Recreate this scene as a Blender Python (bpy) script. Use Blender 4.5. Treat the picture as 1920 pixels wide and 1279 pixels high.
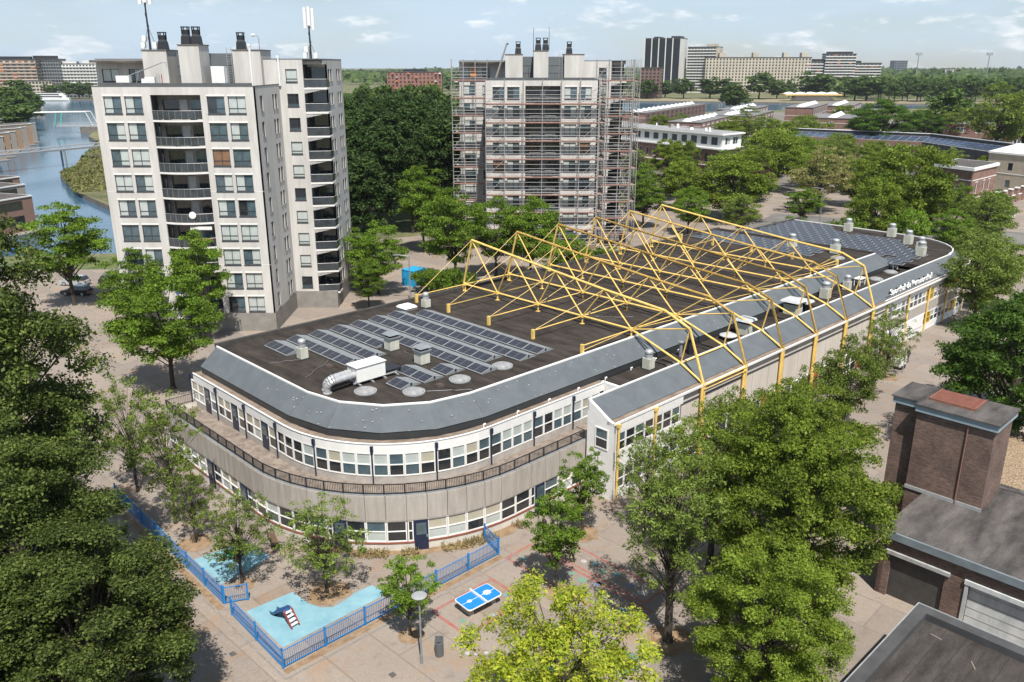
import bpy, bmesh, math, random
import numpy as np
from mathutils import Vector, Matrix
from mathutils.geometry import tessellate_polygon

R = math.radians
random.seed(7)
scn = bpy.context.scene
for o in list(bpy.data.objects):
    bpy.data.objects.remove(o)
COL = scn.collection

# ------------------------------------------------------------------ camera, sky, sun, exposure
cam_d = bpy.data.cameras.new('camera')
cam = bpy.data.objects.new('camera', cam_d)
COL.objects.link(cam)
cam.location = (0, 0, 33.0)
cam.rotation_euler = (R(90 - 18.24), 0, 0)
cam_d.sensor_width = 36.0
cam_d.lens = 36.0 * 1570 / 1920
cam_d.clip_start = 0.5
cam_d.clip_end = 30000
scn.camera = cam

SUN_TO = Vector((0.10, -0.50, 0.87)).normalized()      # direction towards the sun
SUN_EL = math.asin(SUN_TO.z)
SUN_AZ = math.atan2(SUN_TO.x, SUN_TO.y)
world = bpy.data.worlds.new('World')
scn.world = world
world.use_nodes = True
wn, wl = world.node_tree.nodes, world.node_tree.links
wn.clear()
w_out = wn.new('ShaderNodeOutputWorld')
w_bg = wn.new('ShaderNodeBackground')
w_sky = wn.new('ShaderNodeTexSky')
w_sky.sky_type = 'NISHITA'
w_sky.sun_disc = False
w_sky.sun_elevation = SUN_EL
w_sky.sun_rotation = SUN_AZ
w_sky.altitude = 30
w_sky.air_density = 1.0
w_sky.dust_density = 0.3
w_sky.ozone_density = 2.0
# thin stratus and small cumulus, laid out by direction in the sky
w_tc = wn.new('ShaderNodeTexCoord')
w_map = wn.new('ShaderNodeMapping')
w_map.inputs['Scale'].default_value = (1.0, 1.0, 3.6)
wl.new(w_tc.outputs['Generated'], w_map.inputs['Vector'])


def w_noise(scale, detail, rough, lo, hi, off):
    mp = wn.new('ShaderNodeMapping')
    mp.inputs['Location'].default_value = off
    wl.new(w_map.outputs['Vector'], mp.inputs['Vector'])
    n = wn.new('ShaderNodeTexNoise')
    n.inputs['Scale'].default_value = scale
    n.inputs['Detail'].default_value = detail
    n.inputs['Roughness'].default_value = rough
    wl.new(mp.outputs['Vector'], n.inputs['Vector'])
    r = wn.new('ShaderNodeMapRange')
    r.interpolation_type = 'SMOOTHSTEP'
    r.inputs['From Min'].default_value = lo
    r.inputs['From Max'].default_value = hi
    wl.new(n.outputs['Fac'], r.inputs['Value'])
    return r.outputs['Result']


c_veil = w_noise(3.0, 4, 0.5, 0.10, 0.62, (3.1, 0.4, 0.2))
c_puff = w_noise(17.0, 7, 0.55, 0.53, 0.68, (0.3, 7.2, 1.5))
c_shade = w_noise(24.0, 5, 0.6, 0.35, 0.65, (1.7, 0.1, 4.4))


def w_mix(a, b, fac, k):
    mul = wn.new('ShaderNodeMath')
    mul.operation = 'MULTIPLY'
    mul.inputs[1].default_value = k
    wl.new(fac, mul.inputs[0])
    m = wn.new('ShaderNodeMix')
    m.data_type = 'RGBA'
    wl.new(mul.outputs[0], m.inputs['Factor'])
    wl.new(a, m.inputs['A'])
    if isinstance(b, tuple):
        m.inputs['B'].default_value = b
    else:
        wl.new(b, m.inputs['B'])
    return m.outputs['Result']


# the thin veil is densest through the long air path low in the sky and thins out overhead
w_sep = wn.new('ShaderNodeSeparateXYZ')
wl.new(w_tc.outputs['Generated'], w_sep.inputs[0])
w_el = wn.new('ShaderNodeMapRange')
w_el.interpolation_type = 'SMOOTHSTEP'
w_el.inputs['From Min'].default_value = 0.0
w_el.inputs['From Max'].default_value = 0.75
w_el.inputs['To Min'].default_value = 1.0
w_el.inputs['To Max'].default_value = 0.22
wl.new(w_sep.outputs['Z'], w_el.inputs['Value'])
w_vm = wn.new('ShaderNodeMath')
w_vm.operation = 'MULTIPLY'
wl.new(c_veil, w_vm.inputs[0])
wl.new(w_el.outputs['Result'], w_vm.inputs[1])
w_c1 = w_mix(w_sky.outputs['Color'], (7.2, 9.0, 10.8, 1), w_vm.outputs[0], 0.93)
w_cc = wn.new('ShaderNodeMix')
w_cc.data_type = 'RGBA'
w_cc.inputs['A'].default_value = (8.8, 9.8, 10.8, 1)
w_cc.inputs['B'].default_value = (13.0, 13.2, 13.3, 1)
wl.new(c_shade, w_cc.inputs['Factor'])
w_c2 = w_mix(w_c1, w_cc.outputs['Result'], c_puff, 0.72)
wl.new(w_c2, w_bg.inputs['Color'])
w_bg.inputs['Strength'].default_value = 0.064
wl.new(w_bg.outputs['Background'], w_out.inputs['Surface'])

sun_d = bpy.data.lights.new('sun', 'SUN')
sun_d.energy = 4.9
sun_d.angle = R(0.53)
sun_d.color = (1.0, 0.955, 0.88)
sun = bpy.data.objects.new('sun', sun_d)
COL.objects.link(sun)
sun.rotation_euler = (-SUN_TO).to_track_quat('-Z', 'Y').to_euler()
sun.location = (0, -20, 120)

scn.view_settings.view_transform = 'Standard'
scn.view_settings.look = 'None'
scn.view_settings.exposure = 0.46
scn.view_settings.gamma = 1.0
scn.cycles.use_denoising = True
scn.cycles.max_bounces = 5
scn.cycles.diffuse_bounces = 2
scn.cycles.glossy_bounces = 2
scn.cycles.transmission_bounces = 3
scn.cycles.transparent_max_bounces = 4
scn.cycles.volume_bounces = 0
scn.cycles.caustics_reflective = False
scn.cycles.caustics_refractive = False
scn.cycles.sample_clamp_indirect = 6.0

# ------------------------------------------------------------------ helpers
RS = R(44.1)                       # the school and its neighbours stand turned by this angle
CS, SN = math.cos(RS), math.sin(RS)


def S(u, v, z=0.0):
    return Vector((u * CS - v * SN, u * SN + v * CS, z))


def rot2(x, y, a):
    return x * math.cos(a) - y * math.sin(a), x * math.sin(a) + y * math.cos(a)


class MB:
    """collects shapes into one mesh"""

    def __init__(self):
        self.v, self.f, self.m = [], [], []
        self.mi = 0

    def add(self, vs, fs):
        b = len(self.v)
        self.v += [tuple(p) for p in vs]
        for f in fs:
            self.f.append(tuple(i + b for i in f))
            self.m.append(self.mi)
        return self

    def box(self, x0, x1, y0, y1, z0, z1):
        return self.add([(x0, y0, z0), (x1, y0, z0), (x1, y1, z0), (x0, y1, z0), (x0, y0, z1), (x1, y0, z1), (x1, y1, z1), (x0, y1, z1)],
                        [(3, 2, 1, 0), (4, 5, 6, 7), (0, 1, 5, 4), (1, 2, 6, 5), (2, 3, 7, 6), (3, 0, 4, 7)])

    def obox(self, c, size, rz=0.0, taper=1.0):
        hx, hy, hz = size[0] / 2, size[1] / 2, size[2]
        vs = []
        for k, t in ((0, 1.0), (1, taper)):
            for sx, sy in ((-1, -1), (1, -1), (1, 1), (-1, 1)):
                x, y = rot2(sx * hx * t, sy * hy * t, rz)
                vs.append((c[0] + x, c[1] + y, c[2] + k * hz))
        return self.add(vs, [(3, 2, 1, 0), (4, 5, 6, 7), (0, 1, 5, 4), (1, 2, 6, 5), (2, 3, 7, 6), (3, 0, 4, 7)])

    def bar(self, p0, p1, w, h):
        p0, p1 = Vector(p0), Vector(p1)
        d = (p1 - p0).normalized()
        up = Vector((0, 0, 1)) if abs(d.z) < 0.95 else Vector((0, 1, 0))
        s = d.cross(up).normalized() * w / 2
        t = s.cross(d).normalized() * h / 2
        vs = [p0 - s - t, p0 + s - t, p0 + s + t, p0 - s + t, p1 - s - t, p1 + s - t, p1 + s + t, p1 - s + t]
        return self.add(vs, [(3, 2, 1, 0), (4, 5, 6, 7), (0, 1, 5, 4), (1, 2, 6, 5), (2, 3, 7, 6), (3, 0, 4, 7)])

    def tube(self, p0, p1, r0, r1=None, n=6, caps=True):
        p0, p1 = Vector(p0), Vector(p1)
        r1 = r0 if r1 is None else r1
        d = (p1 - p0)
        if d.length < 1e-6:
            return self
        d.normalize()
        up = Vector((0, 0, 1)) if abs(d.z) < 0.9 else Vector((1, 0, 0))
        s = d.cross(up).normalized()
        t = s.cross(d).normalized()
        vs = []
        for p, r in ((p0, r0), (p1, r1)):
            for i in range(n):
                a = 2 * math.pi * i / n
                vs.append(p + s * math.cos(a) * r + t * math.sin(a) * r)
        fs = [(i, (i + 1) % n, n + (i + 1) % n, n + i) for i in range(n)]
        if caps:
            fs += [tuple(range(n - 1, -1, -1)), tuple(range(n, 2 * n))]
        return self.add(vs, fs)

    def path(self, pts, r, n=6):
        for a, b in zip(pts[:-1], pts[1:]):
            self.tube(a, b, r, r, n)
        return self

    def lathe(self, cx, cy, prof, n=12):
        vs, fs = [], []
        for (r, z) in prof:
            for i in range(n):
                a = 2 * math.pi * i / n
                vs.append((cx + r * math.cos(a), cy + r * math.sin(a), z))
        for k in range(len(prof) - 1):
            for i in range(n):
                j = (i + 1) % n
                fs.append((k * n + i, k * n + j, (k + 1) * n + j, (k + 1) * n + i))
        fs.append(tuple(range((len(prof) - 1) * n, len(prof) * n)))
        fs.append(tuple(range(n - 1, -1, -1)))
        return self.add(vs, fs)

    def prism(self, poly, z0, z1):
        n = len(poly)
        area = sum(poly[i][0] * poly[(i + 1) % n][1] - poly[(i + 1) % n][0] * poly[i][1] for i in range(n))
        if area < 0:
            poly = poly[::-1]
        vs = [(x, y, z0) for x, y in poly] + [(x, y, z1) for x, y in poly]
        fs = [(i, (i + 1) % n, n + (i + 1) % n, n + i) for i in range(n)]
        tr = tessellate_polygon([[Vector((x, y, 0)) for x, y in poly]])
        for t in tr:
            a, b, c = t
            cr = (poly[b][0] - poly[a][0]) * (poly[c][1] - poly[a][1]) - (poly[b][1] - poly[a][1]) * (poly[c][0] - poly[a][0])
            if cr < 0:
                a, c = c, a
            fs.append((n + a, n + b, n + c))
            fs.append((c, b, a))
        return self.add(vs, fs)

    def quad(self, a, b, c, d):
        return self.add([a, b, c, d], [(0, 1, 2, 3)])

    def strip(self, A, B):
        """surface between two polylines of equal length"""
        n = len(A)
        return self.add(list(A) + list(B), [(i, i + 1, n + i + 1, n + i) for i in range(n - 1)])

    def mesh(self, name, mats, off=(0, 0, 0), smooth=False):
        me = bpy.data.meshes.new(name)
        if any(off):
            vs = [(x - off[0], y - off[1], z - off[2]) for x, y, z in self.v]
        else:
            vs = self.v
        me.from_pydata(vs, [], self.f)
        if not isinstance(mats, (list, tuple)):
            mats = [mats]
        for mt in mats:
            me.materials.append(mt)
        if len(mats) > 1:
            me.polygons.foreach_set('material_index', self.m)
        if smooth:
            me.polygons.foreach_set('use_smooth', [True] * len(me.polygons))
        me.update()
        return me

    def build(self, name, mats, parent=None, off=(0, 0, 0), smooth=False):
        return obj(name, self.mesh(name, mats, off, smooth), parent)


def obj(name, me, parent=None, loc=None, rz=None, scale=None):
    o = bpy.data.objects.new(name, me)
    COL.objects.link(o)
    if parent is not None:
        o.parent = parent
    if loc is not None:
        o.location = loc
    if rz is not None:
        o.rotation_euler = (0, 0, rz)
    if scale is not None:
        o.scale = scale if not isinstance(scale, (int, float)) else (scale,) * 3
    return o


def tag(o, label, cat, group=None, kind=None):
    if label:
        o['label'] = label
    if cat:
        o['category'] = cat
    if group:
        o['group'] = group
    if kind:
        o['kind'] = kind
    return o


def thing(name, label, cat, loc=(0, 0, 0), rz=0.0, group=None):
    o = bpy.data.objects.new(name, None)
    o.empty_display_size = 0.3
    COL.objects.link(o)
    o.location = loc
    o.rotation_euler = (0, 0, rz)
    return tag(o, label, cat, group)


def copy_tree(o, parent=None):
    c = o.copy()
    COL.objects.link(c)
    c.parent = parent
    for ch in list(o.children):
        copy_tree(ch, c)
    return c


def struct(name, mb, mats, smooth=False):
    o = mb.build(name, mats, smooth=smooth)
    o['kind'] = 'structure'
    return o


# ------------------------------------------------------------------ materials
MATS = {}


def mat(name, col, rough=0.8, var=0.12, scale=2.0, detail=5, bump=0.0, bscale=20.0, metal=0.0, spec=0.5, col2=None, lo=0.35, hi=0.65, stretch=None,
        coat=0.0, coords='Object', fine=0.0):
    if name in MATS:
        return MATS[name]
    m = bpy.data.materials.new(name)
    m.use_nodes = True
    nt = m.node_tree
    N, L = nt.nodes, nt.links
    p = N['Principled BSDF']
    p.inputs['Roughness'].default_value = rough
    p.inputs['Metallic'].default_value = metal
    p.inputs['Specular IOR Level'].default_value = spec
    if coat:
        p.inputs['Coat Weight'].default_value = coat
        p.inputs['Coat Roughness'].default_value = 0.03
    if col2 is None:
        c1 = tuple(max(0, c * (1 - var)) for c in col)
        c2 = tuple(min(1, c * (1 + var)) for c in col)
    else:
        c1, c2 = col, col2
    if var > 0 or col2 is not None:
        if coords == 'World':
            tc = N.new('ShaderNodeNewGeometry')
            vec = tc.outputs['Position']
        else:
            tc = N.new('ShaderNodeTexCoord')
            vec = tc.outputs['Object']
        if stretch:
            mp = N.new('ShaderNodeMapping')
            mp.inputs['Scale'].default_value = stretch
            L.new(vec, mp.inputs['Vector'])
            vec = mp.outputs['Vector']
        n = N.new('ShaderNodeTexNoise')
        n.inputs['Scale'].default_value = scale
        n.inputs['Detail'].default_value = detail
        n.inputs['Roughness'].default_value = 0.62
        L.new(vec, n.inputs['Vector'])
        cr = N.new('ShaderNodeValToRGB')
        cr.color_ramp.elements[0].position = lo
        cr.color_ramp.elements[1].position = hi
        cr.color_ramp.elements[0].color = (*c1, 1)
        cr.color_ramp.elements[1].color = (*c2, 1)
        L.new(n.outputs['Fac'], cr.inputs['Fac'])
        out = cr.outputs['Color']
        if fine:
            n2 = N.new('ShaderNodeTexNoise')
            n2.inputs['Scale'].default_value = bscale
            n2.inputs['Detail'].default_value = 3
            L.new(vec, n2.inputs['Vector'])
            mr = N.new('ShaderNodeMapRange')
            mr.inputs['From Min'].default_value = 0.3
            mr.inputs['From Max'].default_value = 0.7
            mr.inputs['To Min'].default_value = 1 - fine
            mr.inputs['To Max'].default_value = 1 + fine
            L.new(n2.outputs['Fac'], mr.inputs['Value'])
            mx = N.new('ShaderNodeVectorMath')
            mx.operation = 'SCALE'
            L.new(out, mx.inputs[0])
            L.new(mr.outputs['Result'], mx.inputs['Scale'])
            out = mx.outputs['Vector']
        L.new(out, p.inputs['Base Color'])
        if bump:
            nb = N.new('ShaderNodeTexNoise')
            nb.inputs['Scale'].default_value = bscale
            nb.inputs['Detail'].default_value = 3
            L.new(vec, nb.inputs['Vector'])
            b = N.new('ShaderNodeBump')
            b.inputs['Strength'].default_value = bump
            b.inputs['Distance'].default_value = 0.03
            L.new(nb.outputs['Fac'], b.inputs['Height'])
            L.new(b.outputs['Normal'], p.inputs['Normal'])
    else:
        p.inputs['Base Color'].default_value = (*col, 1)
    MATS[name] = m
    return m


def brick_mat(name, c1, c2, mortar, scale=1.0, rough=0.9):
    """masonry whose courses run round the walls: mapped by world-up and along-wall distance in object space"""
    m = bpy.data.materials.new(name)
    m.use_nodes = True
    nt = m.node_tree
    N, L = nt.nodes, nt.links
    p = N['Principled BSDF']
    p.inputs['Roughness'].default_value = rough
    tc = N.new('ShaderNodeTexCoord')
    sx = N.new('ShaderNodeSeparateXYZ')
    L.new(tc.outputs['Object'], sx.inputs[0])
    ad = N.new('ShaderNodeMath')
    L.new(sx.outputs['X'], ad.inputs[0])
    L.new(sx.outputs['Y'], ad.inputs[1])
    cb = N.new('ShaderNodeCombineXYZ')
    L.new(ad.outputs[0], cb.inputs['X'])
    L.new(sx.outputs['Z'], cb.inputs['Y'])
    br = N.new('ShaderNodeTexBrick')
    br.inputs['Scale'].default_value = scale
    br.inputs['Brick Width'].default_value = 0.22
    br.inputs['Row Height'].default_value = 0.065
    br.inputs['Mortar Size'].default_value = 0.008
    br.inputs['Color1'].default_value = (*c1, 1)
    br.inputs['Color2'].default_value = (*c2, 1)
    br.inputs['Mortar'].default_value = (*mortar, 1)
    br.inputs['Bias'].default_value = -0.2
    L.new(cb.outputs[0], br.inputs['Vector'])
    n = N.new('ShaderNodeTexNoise')
    n.inputs['Scale'].default_value = 0.7
    n.inputs['Detail'].default_value = 6
    L.new(tc.outputs['Object'], n.inputs['Vector'])
    mr = N.new('ShaderNodeMapRange')
    mr.inputs['From Min'].default_value = 0.3
    mr.inputs['From Max'].default_value = 0.7
    mr.inputs['To Min'].default_value = 0.72
    mr.inputs['To Max'].default_value = 1.25
    L.new(n.outputs['Fac'], mr.inputs['Value'])
    mx = N.new('ShaderNodeVectorMath')
    mx.operation = 'SCALE'
    L.new(br.outputs['Color'], mx.inputs[0])
    # rows of over- and under-burnt bricks
    mq = N.new('ShaderNodeMapping')
    mq.inputs['Scale'].default_value = (2.2, 7.5, 1)
    L.new(cb.outputs[0], mq.inputs['Vector'])
    n3 = N.new('ShaderNodeTexNoise')
    n3.inputs['Scale'].default_value = 1.0
    n3.inputs['Detail'].default_value = 4
    n3.inputs['Roughness'].default_value = 0.75
    L.new(mq.outputs['Vector'], n3.inputs['Vector'])
    r3 = N.new('ShaderNodeMapRange')
    r3.inputs['From Min'].default_value = 0.32
    r3.inputs['From Max'].default_value = 0.68
    r3.inputs['To Min'].default_value = 0.6
    r3.inputs['To Max'].default_value = 1.4
    L.new(n3.outputs['Fac'], r3.inputs['Value'])
    m3 = N.new('ShaderNodeMath')
    m3.operation = 'MULTIPLY'
    L.new(mr.outputs['Result'], m3.inputs[0])
    L.new(r3.outputs['Result'], m3.inputs[1])
    L.new(m3.outputs[0], mx.inputs['Scale'])
    L.new(mx.outputs['Vector'], p.inputs['Base Color'])
    MATS[name] = m
    return m


def leaf_mat(name, c1, c2, c3, trans=0.35, nscale=0.55):
    c1, c2, c3 = (tuple(1.3 * x for x in c) for c in (c1, c2, c3))
    m = bpy.data.materials.new(name)
    m.use_nodes = True
    nt = m.node_tree
    N, L = nt.nodes, nt.links
    N.remove(N['Principled BSDF'])
    out = N['Material Output']
    g = N.new('ShaderNodeNewGeometry')
    oi = N.new('ShaderNodeObjectInfo')
    cr = N.new('ShaderNodeValToRGB')
    e = cr.color_ramp.elements
    e[0].position, e[0].color = 0.0, (*c1, 1)
    e[1].position, e[1].color = 1.0, (*c3, 1)
    k = e.new(0.55)
    k.color = (*c2, 1)
    L.new(g.outputs['Random Per Island'], cr.inputs['Fac'])
    mr = N.new('ShaderNodeMapRange')
    mr.inputs['To Min'].default_value = 0.84
    mr.inputs['To Max'].default_value = 1.16
    L.new(oi.outputs['Random'], mr.inputs['Value'])
    tc = N.new('ShaderNodeTexCoord')                    # sprays of younger and older foliage
    nz = N.new('ShaderNodeTexNoise')
    nz.inputs['Scale'].default_value = nscale
    nz.inputs['Detail'].default_value = 3
    L.new(tc.outputs['Object'], nz.inputs['Vector'])
    m2 = N.new('ShaderNodeMapRange')
    m2.inputs['From Min'].default_value = 0.32
    m2.inputs['From Max'].default_value = 0.68
    m2.inputs['To Min'].default_value = 0.66
    m2.inputs['To Max'].default_value = 1.28
    L.new(nz.outputs['Fac'], m2.inputs['Value'])
    mm = N.new('ShaderNodeMath')
    mm.operation = 'MULTIPLY'
    L.new(mr.outputs['Result'], mm.inputs[0])
    L.new(m2.outputs['Result'], mm.inputs[1])
    sc = N.new('ShaderNodeVectorMath')
    sc.operation = 'SCALE'
    L.new(cr.outputs['Color'], sc.inputs[0])
    L.new(mm.outputs[0], sc.inputs['Scale'])
    d = N.new('ShaderNodeBsdfPrincipled')
    d.inputs['Roughness'].default_value = 0.5
    d.inputs['Specular IOR Level'].default_value = 0.12
    t = N.new('ShaderNodeBsdfTranslucent')
    tw = N.new('ShaderNodeVectorMath')
    tw.operation = 'MULTIPLY'
    tw.inputs[1].default_value = (1.25, 1.3, 0.55)
    L.new(sc.outputs['Vector'], tw.inputs[0])
    L.new(sc.outputs['Vector'], d.inputs['Base Color'])
    L.new(tw.outputs['Vector'], t.inputs['Color'])
    mx = N.new('ShaderNodeMixShader')
    mx.inputs['Fac'].default_value = trans
    L.new(d.outputs[0], mx.inputs[1])
    L.new(t.outputs[0], mx.inputs[2])
    L.new(mx.outputs[0], out.inputs['Surface'])
    MATS[name] = m
    return m


def glass(name, col, rough=0.04, var=0.3):
    return mat(name, col, rough, var=var, scale=0.9, spec=0.6, coat=0.6)


WHITE = mat('white_paint', (0.78, 0.77, 0.75), 0.55, 0.05, 1.3, fine=0.03, bscale=9)
FRAME_DK = mat('frame_dark', (0.05, 0.055, 0.065), 0.5, 0.1)
CONC = mat('school_concrete', (0.30, 0.268, 0.238), 0.92, col2=(0.425, 0.385, 0.347), scale=1.5, detail=9, bump=0.3, bscale=30, fine=0.09, lo=0.28, hi=0.62, stretch=(1.6, 1.6, 0.22), coords='World')
CONC_T = mat('tower_concrete', (0.465, 0.447, 0.422), 0.9, col2=(0.60, 0.579, 0.55), scale=0.55, detail=9, fine=0.06, bscale=2.0, stretch=(1, 1, 0.16))
CONC_G = mat('plinth_concrete', (0.24, 0.225, 0.205), 0.9, 0.15, 0.8, detail=7, fine=0.06)
SLATE = mat('slate_sheet', (0.108, 0.122, 0.134), 0.8, 0.10, 0.8, detail=9, fine=0.06, bscale=14, spec=0.25)
BLACKBAND = mat('black_cladding', (0.032, 0.035, 0.038), 0.5, 0.12, 1.0)
BROWNROOF = mat('brown_bitumen', (0.022, 0.018, 0.0155), 0.97, spec=0.12, col2=(0.068, 0.057, 0.050), scale=0.45, detail=9, fine=0.18, bscale=8, stretch=(2.2, 0.6, 1), lo=0.3, hi=0.72)
GUTTER = mat('gutter_bitumen', (0.16, 0.115, 0.085), 0.95, col2=(0.27, 0.215, 0.17), scale=1.2, detail=7, fine=0.1)
GREYROOF = mat('grey_bitumen', (0.042, 0.039, 0.038), 0.92, spec=0.2, col2=(0.135, 0.121, 0.113), scale=0.55, detail=10, fine=0.14, bscale=9, lo=0.34, hi=0.66, stretch=(.5, 1.6, 1))
YELLOW = mat('yellow_paint', (0.75, 0.51, 0.145), 0.55, 0.15, 1.4, detail=6, fine=0.05)
BLUE = mat('blue_paint', (0.015, 0.19, 0.50), 0.4, 0.08, 2)
NAVY = mat('navy_paint', (0.012, 0.02, 0.05), 0.35, 0.15, 2)
METAL = mat('galvanised', (0.42, 0.43, 0.44), 0.55, 0.12, 3, metal=0.35)
METAL_D = mat('grey_metal', (0.28, 0.29, 0.30), 0.5, 0.12, 3, metal=0.3)
BLACK = mat('black_metal', (0.018, 0.02, 0.024), 0.5, 0.15, 3)
G_DARK = glass('glass_dark', (0.022, 0.026, 0.03))
G_BLUE = glass('glass_blue', (0.07, 0.11, 0.13))
G_PALE = glass('glass_curtain', (0.46, 0.50, 0.48), 0.25, 0.12)
G_BLIND = glass('glass_blind', (0.44, 0.41, 0.32), 0.25, 0.1)
G_BROWN = glass('glass_brown', (0.22, 0.12, 0.07), 0.2, 0.2)
G_WARM = glass('glass_yellow', (0.30, 0.22, 0.02), 0.1, 0.2)
BRICK_D = brick_mat('brick_brown', (0.105, 0.058, 0.043), (0.175, 0.098, 0.072), (0.20, 0.17, 0.15))
BRICK_R = brick_mat('brick_red', (0.20, 0.085, 0.058), (0.28, 0.125, 0.085), (0.3, 0.26, 0.23))
BRICK_F = mat('brick_far', (0.20, 0.115, 0.092), 0.9, 0.18, 0.6, detail=6)
BARK = mat('bark', (0.050, 0.040, 0.031), 0.95, 0.3, 6, bump=0.5, bscale=25, stretch=(1, 1, 0.25))
WOOD = mat('larch_cladding', (0.36, 0.24, 0.155), 0.8, 0.18, 1.0, stretch=(6, 6, 0.4))
WOOD_G = mat('weathered_wood', (0.33, 0.29, 0.25), 0.85, 0.15, 1.0, stretch=(6, 6, 0.4))
# ------------------------------------------------------------------ ground, water, paving
HOLE = [(-98, 148), (-72, 152), (-77, 160), (-91.5, 191), (-99.6, 207), (-116, 227), (-130.5, 249), (-143, 268), (-146, 285), (-160, 318), (-186, 388), (-206, 418), (-236, 492),
        (0, 590), (160, 650), (260, 690), (1200, 720), (1200, 765), (310, 785), (200, 829), (0, 870), (-430, 892), (-1800, 900),
        (-1800, 430), (-400, 470), (-266, 480), (-218, 370), (-184, 287), (-171, 263), (-146, 227), (-132, 203), (-118, 176)]
OUTER = [(-9000, -400), (9000, -400), (9000, 9000), (-9000, 9000)]


def holed_sheet(outer, hole, z):
    pts = outer + hole
    tr = tessellate_polygon([[Vector((x, y, 0)) for x, y in outer], [Vector((x, y, 0)) for x, y in hole]])
    mb = MB()
    fs = []
    for a, b, c in tr:
        (ax, ay), (bx, by), (cx, cy) = pts[a], pts[b], pts[c]
        if (bx - ax) * (cy - ay) - (by - ay) * (cx - ax) < 0:
            b, c = c, b
        fs.append((a, b, c))
    mb.add([(x, y, z) for x, y in pts], fs)
    return mb


GRASS = mat('meadow', (0.075, 0.095, 0.035), 0.95, col2=(0.17, 0.155, 0.075), scale=0.02, detail=10, fine=0.25, bscale=0.9, coords='World')
struct('ground', holed_sheet(OUTER, HOLE, 0.0), GRASS)
QUAY = mat('quay_stone', (0.16, 0.14, 0.12), 0.9, 0.25, 0.5, coords='World')
q = MB()
hz = HOLE + HOLE[:1]
q.strip([(x, y, -2.5) for x, y in hz], [(x, y, 0.02) for x, y in hz])
struct('quay_wall', q, QUAY)
WATER = bpy.data.materials.new('water')
WATER.use_nodes = True
_p = WATER.node_tree.nodes['Principled BSDF']
_p.inputs['Base Color'].default_value = (0.045, 0.11, 0.18, 1)
_p.inputs['Roughness'].default_value = 0.12
_n = WATER.node_tree.nodes.new('ShaderNodeTexNoise')
_n.inputs['Scale'].default_value = 0.35
_n.inputs['Detail'].default_value = 4
_g = WATER.node_tree.nodes.new('ShaderNodeNewGeometry')
_b = WATER.node_tree.nodes.new('ShaderNodeBump')
_b.inputs['Strength'].default_value = 0.12
_b.inputs['Distance'].default_value = 0.4
WATER.node_tree.links.new(_g.outputs['Position'], _n.inputs['Vector'])
WATER.node_tree.links.new(_n.outputs['Fac'], _b.inputs['Height'])
WATER.node_tree.links.new(_b.outputs['Normal'], _p.inputs['Normal'])
struct('water', MB().quad((-1900, 100, -1.3), (1300, 100, -1.3), (1300, 950, -1.3), (-1900, 950, -1.3)), WATER)


def sheet(name, poly, z, m, school=False):
    if school:
        poly = [tuple(S(u, v)[:2]) for u, v in poly]
    n = len(poly)
    a = sum(poly[i][0] * poly[(i + 1) % n][1] - poly[(i + 1) % n][0] * poly[i][1] for i in range(n))
    if a < 0:
        poly = poly[::-1]
    tr = tessellate_polygon([[Vector((x, y, 0)) for x, y in poly]])
    mb = MB()
    fs = []
    for i, j, k in tr:
        (ax, ay), (bx, by), (cx, cy) = poly[i], poly[j], poly[k]
        if (bx - ax) * (cy - ay) - (by - ay) * (cx - ax) < 0:
            j, k = k, j
        fs.append((i, j, k))
    mb.add([(x, y, z) for x, y in poly], fs)
    return struct(name, mb, m)


# plaza paving: small brick pavers with soil stains and worn sandy patches
PAVE = bpy.data.materials.new('paving')
PAVE.use_nodes = True
_nt = PAVE.node_tree
_N, _L = _nt.nodes, _nt.links
_p = _N['Principled BSDF']
_p.inputs['Roughness'].default_value = 0.92
_g = _N.new('ShaderNodeNewGeometry')


def _pn(scale, detail, lo, hi):
    n = _N.new('ShaderNodeTexNoise')
    n.inputs['Scale'].default_value = scale
    n.inputs['Detail'].default_value = detail
    n.inputs['Roughness'].default_value = 0.65
    _L.new(_g.outputs['Position'], n.inputs['Vector'])
    r = _N.new('ShaderNodeMapRange')
    r.inputs['From Min'].default_value = lo
    r.inputs['From Max'].default_value = hi
    r.clamp = True
    _L.new(n.outputs['Fac'], r.inputs['Value'])
    return r.outputs['Result']


def _mix(fac, a, b, k=1.0):
    m = _N.new('ShaderNodeMix')
    m.data_type = 'RGBA'
    if k != 1.0:
        q_ = _N.new('ShaderNodeMath')
        q_.operation = 'MULTIPLY'
        q_.inputs[1].default_value = k
        _L.new(fac, q_.inputs[0])
        fac = q_.outputs[0]
    _L.new(fac, m.inputs['Factor'])
    for key, c in (('A', a), ('B', b)):
        if isinstance(c, tuple):
            m.inputs[key].default_value = (*c, 1)
        else:
            _L.new(c, m.inputs[key])
    return m.outputs['Result']


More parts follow.
